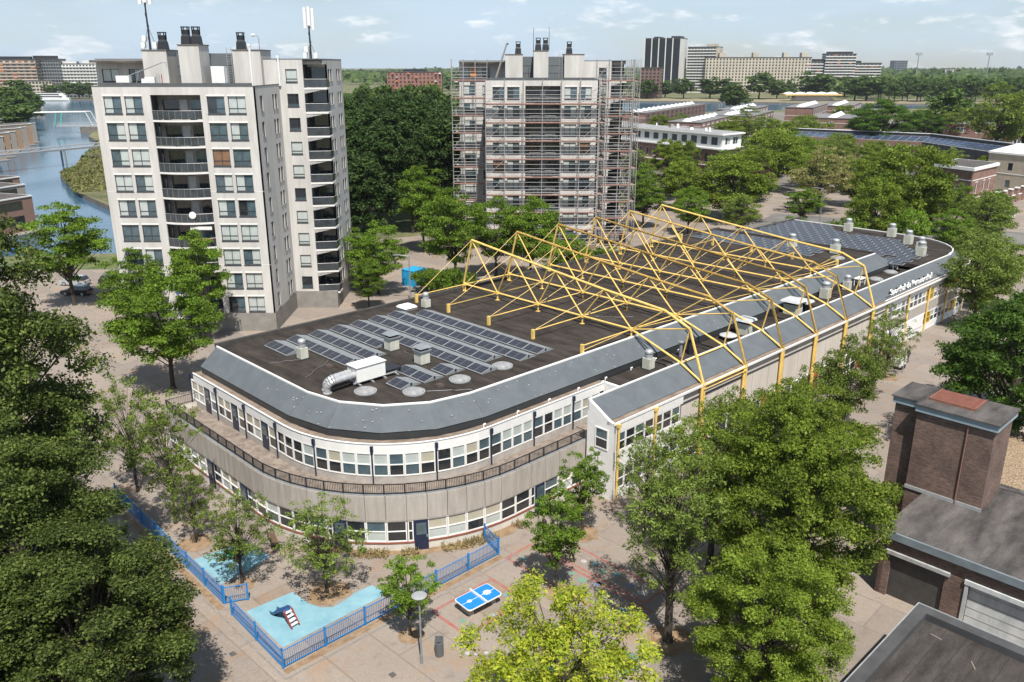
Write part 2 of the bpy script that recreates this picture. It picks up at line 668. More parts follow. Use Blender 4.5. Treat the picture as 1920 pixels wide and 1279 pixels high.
_bk = _N.new('ShaderNodeTexBrick')
_bk.inputs['Scale'].default_value = 1.0
_bk.inputs['Brick Width'].default_value = 0.21
_bk.inputs['Row Height'].default_value = 0.105
_bk.inputs['Mortar Size'].default_value = 0.006
_bk.inputs['Color1'].default_value = (0.258, 0.213, 0.178, 1)
_bk.inputs['Color2'].default_value = (0.305, 0.255, 0.216, 1)
_bk.inputs['Mortar'].default_value = (0.185, 0.152, 0.126, 1)
_mp = _N.new('ShaderNodeMapping')
_mp.inputs['Rotation'].default_value = (0, 0, R(44.1))
_L.new(_g.outputs['Position'], _mp.inputs['Vector'])
_L.new(_mp.outputs['Vector'], _bk.inputs['Vector'])
_c = _mix(_pn(0.12, 8, 0.38, 0.66), _bk.outputs['Color'], (0.225, 0.195, 0.170), 0.8)
_c = _mix(_pn(0.33, 8, 0.53, 0.70), _c, (0.28, 0.18, 0.11), 0.75)
_c = _mix(_pn(0.8, 8, 0.55, 0.75), _c, (0.105, 0.088, 0.077), 0.55)
_c = _mix(_pn(2.2, 6, 0.62, 0.74), _c, (0.32, 0.285, 0.25), 0.4)
_b2 = _N.new('ShaderNodeTexBrick')                # fields of paving laid and relaid at different times
_b2.inputs['Scale'].default_value = 1.0
_b2.inputs['Brick Width'].default_value = 7.4
_b2.inputs['Row Height'].default_value = 3.1
_b2.inputs['Mortar Size'].default_value = 0.05
_b2.inputs['Color1'].default_value = (0.86, 0.86, 0.87, 1)
_b2.inputs['Color2'].default_value = (1.1, 1.09, 1.07, 1)
_b2.inputs['Mortar'].default_value = (0.8, 0.79, 0.78, 1)
_L.new(_mp.outputs['Vector'], _b2.inputs['Vector'])
_mu = _N.new('ShaderNodeVectorMath')
_mu.operation = 'MULTIPLY'
_L.new(_c, _mu.inputs[0])
_L.new(_b2.outputs['Color'], _mu.inputs[1])
_L.new(_mu.outputs['Vector'], _p.inputs['Base Color'])
sheet('plaza', [(-150, -60), (160, -60), (260, 120), (230, 236), (60, 236), (-20, 168), (-58, 150), (-70, 139), (-120, 137), (-150, 120)], 0.004, PAVE)
ASPH = mat('asphalt', (0.11, 0.105, 0.10), 0.9, col2=(0.18, 0.17, 0.16), scale=0.15, detail=8, fine=0.1, bscale=3, coords='World')
sheet('road', [(126, 30), (150, 40), (190, 115), (250, 240), (330, 420), (318, 426), (172, 196), (128, 120), (84, 66)], 0.012, ASPH)
sheet('road', [(50, 178), (120, 150), (128, 160), (62, 196)], 0.009, ASPH)
LAWN = mat('lawn', (0.055, 0.085, 0.022), 0.95, col2=(0.13, 0.145, 0.05), scale=0.3, detail=8, fine=0.3, bscale=2.5, coords='World')
STREET = mat('town_paving', (.13, .115, .10), .92, col2=(.20, .178, .158), scale=.06, detail=9, fine=.12, bscale=1.5, coords='World')
sheet('street_paving', [(20, 236.5), (230, 236.5), (300, 330), (330, 430), (250, 520), (200, 640), (170, 640), (40, 590), (15, 400)], 0.006, STREET)
sheet('river_bank', [(1150, 767), (312, 787), (202, 831), (0, 872), (0, 920), (230, 905), (420, 880), (1150, 800)], 0.02, mat('bank_earth', (.21, .165, .12), .95, col2=(.27, .25, .13), scale=.05, detail=8, coords='World'))
sheet('lawn', [(-97, 139), (-68, 139), (-62, 146), (-66, 150), (-96, 147)], 0.008, LAWN)
sheet('lawn', [(-70, 170), (-25, 175), (-5, 190), (-8, 300), (-60, 300)], 0.006, LAWN)
sheet('grass_bank', [(-118, 228.5), (-131, 250), (-143, 270), (-146, 286), (-160, 319), (-186, 389), (-196, 400), (-160, 400), (-110, 300), (-80, 215), (-98, 209)], 0.05, mat('rough_grass', (0.055, 0.07, 0.022), 0.95, col2=(0.15, 0.135, 0.06), scale=0.12, detail=10, fine=0.35, bscale=1.2, coords='World'))
PAD = mat('rubber_blue', (0.155, 0.315, 0.385), 0.9, col2=(0.225, 0.39, 0.45), scale=.9, detail=8, fine=0.05, coords='World')
sheet('play_surface', [(19.3, 44.2), (22.5, 44.0), (22.6, 42.2), (22.9, 41.3), (23.5, 40.75), (24.4, 40.8), (25.4, 41.05), (26.7, 41.0), (26.9, 39.5), (19.2, 39.45)], 0.012, PAD, True)
sheet('play_surface', [(19.5, 52.2), (23.3, 52.0), (23.5, 48.8), (21.2, 48.3), (19.5, 48.1)], 0.012, PAD, True)
SOIL = mat('dry_soil', (0.19, 0.115, 0.06), 0.95, col2=(0.30, 0.215, 0.135), scale=1.5, detail=7, fine=0.15, coords='World')


def blob(cu, cv, r, n=14, seed=0, sx=1.0):
    rr = random.Random(seed)
    return [(cu + sx * math.cos(2 * math.pi * i / n) * r * rr.uniform(0.75, 1.2), cv + math.sin(2 * math.pi * i / n) * r * rr.uniform(0.75, 1.2)) for i in range(n)]


for i, (u, v, r) in enumerate([(24.2, 42.3, 1.35), (20.5, 54.2, 1.3), (20.7, 47.0, .7), (25.4, 35.0, .8), (35.2, 31.8, 1.1), (41.6, 35.4, 1.2), (36.4, 23.8, 1.4), (58, 35, 1.3), (66, 35, 1.2), (90.8, 33.6, 1.2)]):
    sheet('tree_pit', blob(u, v, r, 16, i), 0.016, SOIL, True)
for i, (a, b) in enumerate([((18.2, 37.45), (35.3, 37.45)), ((18.3, 45.5), (18.3, 62))]):
    w = 0.22
    du, dv = (0, w) if a[1] == b[1] else (w, 0)
    sheet('kerb_dirt', [(a[0] - du, a[1] - dv), (b[0] - du, b[1] - dv), (b[0] + du, b[1] + dv), (a[0] + du, a[1] + dv)], 0.014, SOIL, True)
# weedy dry strip at the foot of the curved wall
wd, wo = [], []
for i in range(14):
    a = R(205 + i * 65 / 13)
    wd.append((39.25 + 13.8 * math.cos(a), 53.85 + 13.8 * math.sin(a)))
    k = 14.6 + 0.35 * math.sin(i * 2.3)
    wo.append((39.25 + k * math.cos(a), 53.85 + k * math.sin(a)))
sheet('dry_strip', wd + wo[::-1], 0.018, SOIL, True)

RED = mat('red_marking', (0.34, 0.085, 0.07), 0.9, col2=(0.27, 0.175, 0.14), scale=3.0, detail=8, coords='World')
PAINT = {k: mat('marking_' + k, tuple(.62 * x + .06 for x in c), 0.9, col2=tuple(.3 * x + .13 for x in c), scale=4.0, detail=8, coords='World') for k, c in dict(
    green=(0.10, 0.36, 0.20), purple=(0.20, 0.17, 0.36), orange=(0.52, 0.25, 0.08), pale=(0.42, 0.50, 0.62), white=(0.62, 0.60, 0.57), teal=(0.13, 0.34, 0.36), blue=(0.14, 0.24, 0.44), red=(0.5, 0.12, 0.1)).items()}


def rect_line(u0, u1, v0, v1, w=0.22, z=0.010):
    mb = MB()
    for a, b, c, d in ((u0, u1, v0, v0 + w), (u0, u1, v1 - w, v1), (u0, u0 + w, v0 + w, v1 - w), (u1 - w, u1, v0 + w, v1 - w)):
        mb.quad(S(a, c, z), S(b, c, z), S(b, d, z), S(a, d, z))
    return struct('painted_line', mb, RED)


rect_line(27.7, 33.0, 32.6, 36.05)
rect_line(35.3, 37.9, 26.2, 37.2)
rect_line(38.1, 40.2, 27.0, 37.3)
for u, v, r, c in [(28.6, 33.9, .22, 'green'), (28.75, 33.35, .2, 'purple'), (29.8, 32.95, .18, 'orange'), (30.3, 33.05, .17, 'pale'), (30.9, 33.0, .18, 'red'), (31.5, 33.0, .18, 'orange'),
                   (32.4, 34.0, .22, 'teal'), (39.0, 33.0, .22, 'white'), (39.4, 32.3, .24, 'teal'), (37.3, 32.6, .24, 'green'), (37.2, 31.6, .3, 'green'), (37.6, 30.6, .26, 'blue'),
                   (39.0, 31.3, .26, 'green'), (39.4, 30.4, .28, 'teal'), (37.0, 29.4, .26, 'pale'), (39.1, 29.0, .26, 'blue'), (36.6, 27.6, .3, 'teal'), (38.9, 28.0, .26, 'white'),
                   (36.2, 36.2, .25, 'teal'), (26.8, 31.4, .16, 'white'), (27.1, 31.0, .14, 'white'), (27.6, 30.7, .15, 'white')]:
    sheet('painted_dot', blob(u, v, r, 12, int(u * 10)), 0.010, PAINT[c], True)
sheet('painted_pond', blob(32.6, 24.6, 1.1, 16, 5), 0.010, mat('marking_pond', (0.09, 0.25, 0.34), 0.85, 0.2, 3, coords='World'), True)
sheet('painted_pond', blob(29.3, 26.6, .7, 16, 6), 0.010, MATS['marking_pond'], True)

# drains, kerbs and manhole covers let into the paving
for k, (u, v) in enumerate([(22.5, 33.0), (28.5, 29.5), (16.5, 50.0), (16.8, 41.0), (44.5, 30.5), (30.0, 78.0), (38.0, 88.0), (70, 30.5), (86, 29)]):
    mb = MB()
    mb.quad(S(u - .17, v - .2, .016), S(u + .17, v - .2, .016), S(u + .17, v + .2, .016), S(u - .17, v + .2, .016))
    struct('drain_cover', mb, mat('drain_iron', (.09, .083, .076), .7, .2, 4, coords='World'))
KERB = mat('kerb_stone', (.22, .20, .18), .9, .18, 2, coords='World')
for (u0, v0, u1, v1) in [(17.95, 65, 17.95, 36.9), (17.95, 36.9, 36.5, 36.9), (22, 80, 30.5, 80.5), (48.5, 35.6, 98, 35.6)]:
    L_ = math.hypot(u1 - u0, v1 - v0)
    n_ = int(L_ / 1.0)
    mb = MB()
    for k in range(n_):
        f0, f1 = (k + .015) / n_, (k + .985) / n_
        nx, ny = -(v1 - v0) / L_ * .06, (u1 - u0) / L_ * .06
        a_, b_ = (u0 + (u1 - u0) * f0, v0 + (v1 - v0) * f0), (u0 + (u1 - u0) * f1, v0 + (v1 - v0) * f1)
        q4 = [S(a_[0] - nx, a_[1] - ny, .022), S(b_[0] - nx, b_[1] - ny, .022), S(b_[0] + nx, b_[1] + ny, .022), S(a_[0] + nx, a_[1] + ny, .022)]
        mb.quad(*(q4 if (q4[1] - q4[0]).cross(q4[3] - q4[0]).z > 0 else q4[::-1]))
    struct('kerb', mb, KERB)
# ------------------------------------------------------------------ the long low school with the rounded end
CU, CV = 39.2, 53.9
ORG = (80.0, 53.0, 0.0)
school = thing('school_building', 'long low school and sports hall with rounded white end and dark flat roof', 'school', S(80, 53), RS)


def sp(mb, name, m, smooth=False, parent=None):
    return mb.build(name, m, parent or school, ORG, smooth)


def ring(R_, z, v_end=69.6, u_end=52.6, seg=15):
    """outline of the rounded corner at radius R_: back-left end, quarter round, then along the front"""
    pts = [(CU - R_, v_end, z)]
    for i in range(seg + 1):
        a = math.pi + (math.pi / 2) * i / seg
        pts.append((CU + R_ * math.cos(a), CV + R_ * math.sin(a), z))
    pts.append((u_end, CV - R_, z))
    return pts


def along(R_, s):
    """point, outward normal at distance s along the outline; s=0 at the end of the round (u = CU), negative towards the left end"""
    arc = math.pi * R_ / 2
    if s >= 0:
        return (CU + s, CV - R_), (0.0, -1.0)
    if s > -arc:
        a = math.pi * 1.5 + s / R_
        return (CU + R_ * math.cos(a), CV + R_ * math.sin(a)), (math.cos(a), math.sin(a))
    return (CU - R_, CV + (-s - arc)), (-1.0, 0.0)


def band(name, m, R0, R1, z0, z1, v_end=69.6, u_end=52.6, seg=15):
    """solid band between radii R1 < R0 and heights z0..z1 along the outline"""
    A, B = ring(R0, z0, v_end, u_end, seg), ring(R0, z1, v_end, u_end, seg)
    C, D = ring(R1, z1, v_end, u_end, seg), ring(R1, z0, v_end, u_end, seg)
    mb = MB().strip(A, B).strip(B, C).strip(C, D).strip(D, A)
    for i in (0, -1):
        mb.quad(A[i], B[i], C[i], D[i])
    return sp(mb, name, m)


PLINTH = mat('white_plinth', (0.52, 0.48, 0.43), 0.9, col2=(0.66, 0.62, 0.57), scale=1.1, detail=8, fine=0.06)
SILL = mat('red_sill', (0.27, 0.09, 0.06), 0.85, 0.2, 3)
RG, RU = 13.85, 11.1
GE = 47.0
band('plinth', PLINTH, RG, RG - .4, 0, 0.58, u_end=GE)
band('window_sill', SILL, RG + .05, RG - .3, 0.58, 0.72, u_end=GE)
band('dark_interior', FRAME_DK, RG - .14, RG - .4, 0.72, 2.44, u_end=GE)
band('lintel_beam', CONC_G, RG - .06, RG - .4, 2.40, 4.34, u_end=GE)
band('parapet_coping', METAL_D, RG + .03, RG - .22, 4.42, 4.47, u_end=GE)
TERR = mat('terrace_tile', (0.15, 0.118, 0.096), 0.95, col2=(0.28, 0.23, 0.19), scale=1.5, detail=8, fine=0.12)
A_, B_ = ring(RG - .2, 3.95, u_end=GE), ring(RU - .3, 3.95, u_end=GE)
sp(MB().strip(B_, A_).quad((GE, CV - RG + .2, 3.95), (52.6, CV - RG + .2, 3.95), (52.6, CV - RU + .3, 3.95), (GE, CV - RU + .3, 3.95)), 'terrace_floor', TERR)
CONC_U = mat('upper_base', (0.33, 0.30, 0.275), 0.9, col2=(0.45, 0.42, 0.39), scale=1.2, detail=8, fine=0.08)
band('upper_base', CONC_U, RU, RU - .3, 3.9, 4.5)
band('dark_interior', FRAME_DK, RU - .16, RU - .4, 4.5, 6.4)
band('white_fascia', WHITE, RU + .02, RU - .3, 6.38, 7.08)
band('fascia_edge', WHITE, RU + .07, RU - .07, 7.08, 7.13)
A_, B_ = ring(RU - .07, 7.10, u_end=52.6), ring(10.4, 7.10, u_end=52.6)
sp(MB().strip(B_, A_), 'gutter', GUTTER)
# concrete parapet panels, one by one
pan = MB().box(-0.70, 0.70, -0.09, 0.09, 2.42, 4.42)
pan.box(-0.62, 0.62, -0.10, -0.09, 2.5, 4.34)
pan_me = pan.mesh('parapet_panel', CONC)
arcG = math.pi * RG / 2
slots = []
for i in range(15):
    slots.append((-arcG * (i + .5) / 15, arcG / 15))
for i in range(11):
    slots.append((-arcG - 15.7 * (i + .5) / 11, 15.7 / 11))
for i in range(5):
    slots.append((7.8 * (i + .5) / 5, 7.8 / 5))


def place(me, name, R_, s, z=0.0, parent=None, sx=1.0, flip=False):
    (u, v), (nu, nv) = along(R_, s)
    a = math.atan2(nv, nu) + math.pi / 2
    return obj(name, me, parent or school, (u - ORG[0], v - ORG[1], z), a, (sx, 1, 1))


for s, w in slots:
    place(pan_me, 'parapet_panel', RG - .02, s, sx=(w - .035) / 1.4)
# railing: one panel above each concrete panel
ra = MB()
for z in (4.56, 5.24):
    ra.bar((-.69, 0, z), (.69, 0, z), .06, .06)
for x in (-.69, .69):
    ra.bar((x, 0, 4.47), (x, 0, 5.26), .065, .065)
for k in range(1, 11):
    x = -.69 + 1.38 * k / 11
    ra.bar((x, 0, 4.56), (x, 0, 5.24), .026, .026)
rail_me = ra.mesh('railing_panel', BLACK)
for s, w in slots:
    place(rail_me, 'railing_panel', RG - .12, s, sx=w / 1.42)
er = MB()
for z in (4.56, 5.24):
    er.bar((CU - RG + .1, 69.62, z), (CU - RU, 69.62, z), .045, .045)
for k in range(18):
    x = CU - RG + .1 + k * (RG - RU) / 17.5
    er.bar((x, 69.62, 4.0), (x, 69.62, 5.24), .02, .02)
sp(er, 'end_railing', BLACK)
er = MB()
for z in (4.56, 5.24):
    er.bar((GE - .05, CV - RG + .15, z), (GE - .05, 41.0, z), .045, .045)
sp(er, 'end_railing', BLACK)

# windows: white frame with a transom, two panes
WCACHE = {}


def window_meshes(w, h, split=0.5, fm=WHITE, th=0.085, mull=0, dep=0.10):
    key = (round(w, 2), round(h, 2), split, fm.name, th, mull)
    if key in WCACHE:
        return WCACHE[key]
    f = MB()
    y0, y1 = -dep / 2, dep / 2
    f.box(-w / 2, -w / 2 + th, y0, y1, 0, h).box(w / 2 - th, w / 2, y0, y1, 0, h)
    f.box(-w / 2 + th, w / 2 - th, y0, y1, 0, th).box(-w / 2 + th, w / 2 - th, y0, y1, h - th, h)
    panes = []
    zs = [th, h - th]
    if split:
        zc = h * split
        f.box(-w / 2 + th, w / 2 - th, y0, y1, zc - th / 2.4, zc + th / 2.4)
        zs = [th, zc - th / 2.4, zc + th / 2.4, h - th]
    xs = [-w / 2 + th, w / 2 - th]
    if mull:
        f.box(-th / 2, th / 2, y0 + .01, y1 - .01, th, h - th)
        xs = [-w / 2 + th, -th / 2, th / 2, w / 2 - th]
    for i in range(0, len(zs), 2):
        for j in range(0, len(xs), 2):
            panes.append([(xs[j], zs[i], xs[j + 1], zs[i + 1]), {}])
    WCACHE[key] = (f.mesh('window', fm), panes)
    return WCACHE[key]


def add_panes(win, panes, picks, y=0.015):
    for k, (r, cache) in enumerate(panes):
        m = picks[k % len(picks)]
        if m.name not in cache:
            cache[m.name] = MB().box(r[0], r[2], y - .01, y + .01, r[1], r[3]).mesh('pane', m)
        obj('pane', cache[m.name], win)


def win_along(R_, s, w, z, h, picks, split=.5, fm=WHITE):
    me, panes = window_meshes(w, h, split, fm)
    o = place(me, 'window', R_, s, z)
    add_panes(o, panes, picks)
    return o


rw = random.Random(3)


def school_glass():
    r = rw.random()
    if r < .30:
        return [G_DARK, G_DARK]
    if r < .52:
        return [G_DARK, G_BLIND]
    if r < .64:
        return [G_PALE, G_BLIND]
    if r < .85:
        return [G_DARK, G_BLUE]
    return [G_BLUE, G_PALE]


DOORM = MB().box(-.5, .5, -.05, .05, 0, 2.2)
DOOR_ME = DOORM.mesh('door', NAVY)
DPANE = MB().box(-.36, .36, -.075, -.035, 1.15, 2.0).mesh('door_pane', G_BLUE)
DHAND = MB().box(.36, .42, -.11, -.05, .95, 1.12).mesh('door_handle', METAL)


def door_along(R_, s, z, sz=1.0):
    o = place(DOOR_ME, 'door', R_, s, z)
    o.scale.z = sz
    obj('door_pane', DPANE, o)
    obj('door_handle', DHAND, o)
    return o


# ground floor windows: one under each parapet panel, a few doors
doors_g = {5, 9, 16, 20, 27}
for i, (s, w) in enumerate(slots):
    if i in doors_g:
        door_along(RG + .06, s + .2, 0.02, 1.08)
        win_along(RG - .02, s - .5, w - 1.05, .72, 1.68, [G_DARK])
    else:
        win_along(RG - .05, s, w - .02, .72, 1.68, [G_PALE, G_BLUE] if 4 < i < 9 and i % 2 else school_glass())
# upper storey windows in bays of four between dark rainwater pipes
arcU = math.pi * RU / 2
bays = [(-4.65 * (k + 1), 4.65, 4) for k in range(4)] + [(-18.6 - 5.05 * (k + 1), 5.05, 4) for k in range(3)] + [(0, 4.65, 4), (4.65, 4.65, 4), (9.3, 3.5, 3)]
pipe = MB().tube((0, -.1, 3.95), (0, -.1, 6.6), .055, .055, 6).box(-.11, .11, -.2, -.03, 6.55, 6.95)
pipe_me = pipe.mesh('rainwater_pipe', NAVY)
for bi, (s0, L, n) in enumerate(bays):
    place(pipe_me, 'rainwater_pipe', RU + .02, s0)
    ws = (L - .12) / n
    for k in range(n):
        s = s0 + .06 + ws * (k + .5)
        if bi in (4, 5) and k == 2 or bi == 6 and k == 2:
            door_along(RU - .02, s, 4.1, 1.02)
        else:
            win_along(RU - .03, s, ws - .01, 4.52, 1.85, school_glass())
# roof band: black upstand, grey sloping sheet, white edge
def ringf(R_, z, u_end):
    return ring(R_, z, 69.1, u_end, 4)


UEND = 111.0
sp(MB().strip(ringf(10.5, 7.05, UEND + 3), ringf(10.5, 7.74, UEND + 3)), 'black_upstand', BLACKBAND)
sl = MB().strip(ringf(10.56, 7.72, UEND + 2.6), ringf(8.95, 9.12, UEND))
sl.add([(UEND + 2.6, CV - 10.56, 7.72), (UEND, CV - 8.95, 9.12), (UEND, CV - 8.95, 7.9), (UEND + 2.6, CV - 10.5, 7.0)], [(0, 3, 2, 1)])
sl.add([(CU - 10.56, 69.1, 7.72), (CU - 8.95, 69.1, 9.12), (CU - 8.95, 69.1, 7.0), (CU - 10.5, 69.1, 7.0)], [(0, 1, 2, 3)])
sp(sl, 'sloping_roof_sheet', SLATE)
seam_a = ringf(10.57, 7.735, UEND + 2.6)
seam_b = ringf(8.96, 9.135, UEND)
sm = MB()
for a, b in zip(seam_a[1:-1], seam_b[1:-1]):
    sm.bar(a, b, .03, .012)
sp(sm, 'roof_seam', SLATE)
wa, wb = ringf(8.95, 9.12, UEND), ringf(8.95, 9.24, UEND)
wc, wd_ = ringf(8.80, 9.24, UEND), ringf(8.80, 9.05, UEND)
sp(MB().strip(wa, wb).strip(wb, wc).strip(wc, wd_), 'white_roof_edge', WHITE)
hall = [(p[0], p[1]) for p in ringf(8.85, 0, UEND)] + [(UEND, 69.1)]
sp(MB().prism(hall, 8.6, 9.08), 'flat_roof', BROWNROOF)
bp = MB()
bp.box(CU - 8.9, UEND + .2, 69.1, 69.45, 8.2, 9.42)
bp.box(UEND, UEND + .35, 45.1, 69.1, 7.6, 9.30)
sp(bp, 'roof_parapet', mat('parapet_bitumen', (0.055, 0.05, 0.046), .9, .25, 1.0))
sp(MB().box(CU - 8.9, UEND, 69.2, 69.4, 0, 8.2), 'back_wall', CONC)
sp(MB().add([(CU - RG, 69.6, 0), (CU - RG, 69.6, 4.4), (CU - RU, 69.6, 4.4), (CU - RU, 69.6, 7.1), (CU - 8.0, 69.6, 7.1), (CU - 8.0, 69.6, 0)], [(0, 1, 2, 3, 4, 5)]), 'end_wall', PLINTH)
# roof felt seams and stains laid as thin sheets of felt
felt = mat('felt_seam', (0.03, 0.026, 0.023), .95, .2, 2)
fs_ = MB()
for k in range(1, 15):
    v = 45.6 + k * 1.62
    fs_.box(32.2 if v > 50 else 36.5, UEND - .2, v, v + .035, 9.08, 9.088)
sp(fs_, 'felt_seam', felt)

# --- gabled wing along the front
WR, WE = 39.75, 37.75           # ridge and eave of the wing roof
UE2 = 126.0
wing = MB()
wing.quad((GE, WE, 6.72), (UE2 - 2, WE, 6.72), (UE2 - 2, WR, 7.9), (GE, WR, 7.9))
sp(wing, 'wing_roof_sheet', SLATE)
sp(MB().box(GE, UE2 - 2, WR, WR + .14, 7.0, 8.0), 'white_roof_edge', WHITE)
sp(MB().box(GE, UE2 - 4, 37.2, WE + .1, 6.42, 6.66), 'gutter', GUTTER)
sp(MB().box(GE - .02, UE2 - 4, 37.10, 37.2, 6.50, 6.70), 'white_roof_edge', WHITE)
gable = MB().add([(GE, 37.12, 0), (GE, 37.12, 6.6), (GE, 37.7, 6.78), (GE, WR + .12, 8.02), (GE, WR + .12, 0)], [(4, 3, 2, 1, 0)])
gable.add([(GE + .25, 37.12, 0), (GE + .25, 37.12, 6.6), (GE + .25, 37.7, 6.78), (GE + .25, WR + .12, 8.02), (GE + .25, WR + .12, 0)], [(0, 1, 2, 3, 4)])
gable.quad((GE, 37.12, 6.6), (GE, 37.7, 6.78), (GE + .25, 37.7, 6.78), (GE + .25, 37.12, 6.6))
gable.quad((GE, 37.7, 6.78), (GE, WR + .12, 8.02), (GE + .25, WR + .12, 8.02), (GE + .25, 37.7, 6.78))
sp(gable, 'gable_wall', WHITE)
sp(MB().box(GE + .25, 56.2, 37.32, 37.5, 0, 6.4).box(GE + .25, 52.6, WR - .1, WR + .1, 0, 7.2), 'wing_wall', FRAME_DK)
ww = MB()
for z0, z1 in ((0, .85), (2.55, 4.15), (5.75, 6.4)):
    ww.box(GE + .25, 56.2, 37.14, 37.32, z0, z1)
sp(ww, 'wing_wall', WHITE)
sp(MB().box(GE + .1, 52.6, WR + .1, WR + .2, 3.95, 6.9), 'wing_wall', WHITE)
HALLW = mat('hall_concrete', (0.52, 0.47, 0.415), .9, col2=(0.62, 0.57, 0.51), scale=.5, detail=8, fine=.05, stretch=(1, 1, .3))
sp(MB().box(56.2, 97.5, 37.45, 37.7, 0, 6.4), 'hall_wall', HALLW)
sp(MB().box(56.2, 97.5, 37.40, 37.45, 5.45, 5.62), 'dark_band', FRAME_DK)  # dark strip standing slightly proud of the hall wall
for k in range(1, 14):
    u = 56.2 + 41.3 * k / 14
    sp(MB().box(u - .015, u + .015, 37.44, 37.45, 0, 5.4), 'panel_joint', CONC_G)


def flat_win(u, v, z, w, h, picks, split=.5, fm=WHITE, rz=0.0, mull=0):
    me, panes = window_meshes(w, h, split, fm, mull=mull)
    o = obj('window', me, school, (u - ORG[0], v - ORG[1], z), rz)
    add_panes(o, panes, picks, y=0.0)
    return o


for k in range(7):
    u = GE + .9 + k * 1.22
    for z in (.85, 4.15):
        flat_win(u, 37.2, z, 1.2, 1.65 if z < 2 else 1.6, [G_DARK, G_DARK] if rw.random() < .7 else [G_DARK, G_BLUE])
flat_win(GE - .01, 38.35, 4.2, 1.3, 1.75, [G_DARK, G_BLUE], rz=-math.pi / 2)
for u in (47.4, 52.2):
    sp(MB().tube((u, 36.98, 0), (u, 36.98, 6.5), .1, .1, 8).box(u - .15, u + .15, 36.86, 37.1, 6.3, 6.6), 'yellow_downpipe', YELLOW)
# row of glazing and doors at the foot of the hall
ORANGE = mat('orange_door', (0.42, 0.12, 0.03), .5, .15, 2)
for k in range(27):
    u = 57 + k * 1.5
    if k % 7 == 2:
        d = sp(MB().box(u - .55, u + .55, 37.30, 37.42, 0, 2.35), 'door', ORANGE)
    elif k % 7 == 4:
        d = sp(MB().box(u - .55, u + .55, 37.30, 37.42, 0, 2.35), 'door', NAVY)
    else:
        flat_win(u, 37.36, .15, 1.45, 2.2, [G_DARK, G_DARK, G_BLUE], split=.42)
# low roof between wing and hall
sp(MB().box(52.6, 114, WR + .14, CV - 10.5, 6.6, 7.0), 'low_roof', BROWNROOF)
ew = MB().box(52.45, 52.6, WR + .2, CV - RU + .02, 3.95, 6.4).box(52.45, 52.75, WR + .14, CV - RU + .3, 6.4, 7.13)
sp(ew, 'well_wall', WHITE)
flat_win(52.44, 41.3, 4.5, 1.2, 1.7, [G_DARK, G_PALE], rz=-math.pi / 2)
sp(MB().box(GE + .2, 52.6, WR + .2, CV - RG + .2, 3.7, 3.95), 'terrace_floor', TERR)

# --- far end with its own rounded corner
def far_ring(R_, z, n=8):
    c = (123.5, 50.0)
    pts = [(97.5, c[1] - R_, z)]
    for i in range(n + 1):
        a = -math.pi / 2 + (math.pi / 2) * i / n
        pts.append((c[0] + R_ * math.cos(a), c[1] + R_ * math.sin(a), z))
    pts.append((c[0] + R_, 68.6, z))
    return pts


FR = 12.4
def far_band(name, m, R0, R1, z0, z1):
    A, B, C, D = far_ring(R0, z0), far_ring(R0, z1), far_ring(R1, z1), far_ring(R1, z0)
    return sp(MB().strip(A, B).strip(B, C).strip(C, D).strip(D, A).quad(A[0], B[0], C[0], D[0]), name, m)


far_band('far_wall', FRAME_DK, FR - .14, FR - .4, 0, 6.4)
for z0, z1, m in ((0, .9, WHITE), (2.45, 2.6, WHITE), (2.6, 3.9, CONC), (3.9, 4.1, WHITE), (5.7, 6.4, WHITE)):
    far_band('far_wall', m, FR, FR - .3, z0, z1)
far_band('white_roof_edge', WHITE, FR + .05, FR - .07, 6.4, 6.72)
A_, B_ = far_ring(FR - .07, 6.66), far_ring(FR - .9, 6.66)
sp(MB().strip(A_, B_), 'gutter', GUTTER)
A_, B_ = far_ring(FR - .6, 6.70)[1:], far_ring(FR - 2.3, 7.9)[1:]
sp(MB().strip(A_, B_), 'wing_roof_sheet', SLATE)
A_, B_ = far_ring(FR - 2.3, 7.86)[1:], far_ring(FR - 2.3, 8.02)[1:]
C_, D_ = far_ring(FR - 2.45, 8.02)[1:], far_ring(FR - 2.45, 7.86)[1:]
sp(MB().strip(A_, B_).strip(B_, C_).strip(C_, D_), 'white_roof_edge', WHITE)
fr = [(p[0], p[1]) for p in far_ring(FR - 2.4, 0)[1:]] + [(110, 68.6), (110, 44.5), (113.9, 43.5), (113.9, 40.0)]
sp(MB().prism(fr, 7.4, 7.9), 'flat_roof', BROWNROOF)
sp(MB().box(110, 136, 68.5, 68.8, 0, 8.15), 'roof_parapet', MATS['parapet_bitumen'])


def far_place(s):
    c = (123.5, 50.0)
    if s < 0:
        return (c[0] + s, c[1] - FR), (0, -1)
    a = -math.pi / 2 + s / FR
    return (c[0] + FR * math.cos(a), c[1] + FR * math.sin(a)), (math.cos(a), math.sin(a))


YWIN = mat('yellow_frame', (0.62, 0.40, 0.06), .5, .1, 2)
for k in range(26):
    s = -25.4 + k * 1.3
    (u, v), (nu, nv) = far_place(s)
    a = math.atan2(nv, nu) + math.pi / 2
    for z, h in ((.9, 1.55), (4.1, 1.6)):
        if s < -13 and z < 2:
            continue
        yel = (k % 7) in (3, 4) and k > 8
        me, panes = window_meshes(1.25, h, .5, YWIN if yel else WHITE)
        o = obj('window', me, school, (u - nu * .05 - ORG[0], v - nv * .05 - ORG[1], z), a)
        add_panes(o, panes, [G_WARM, G_WARM] if yel else ([G_DARK, G_BLUE] if k % 3 else [G_BLUE, G_PALE]))
    if k % 5 == 0:
        sp(MB().tube((u + nu * .12, v + nv * .12, 0), (u + nu * .12, v + nv * .12, 6.5), .1, .1, 6), 'yellow_downpipe', YELLOW)
ww = MB().box(98.2, 110.5, 37.52, 37.62, .9, 2.45)
sp(ww, 'far_wall', WHITE)

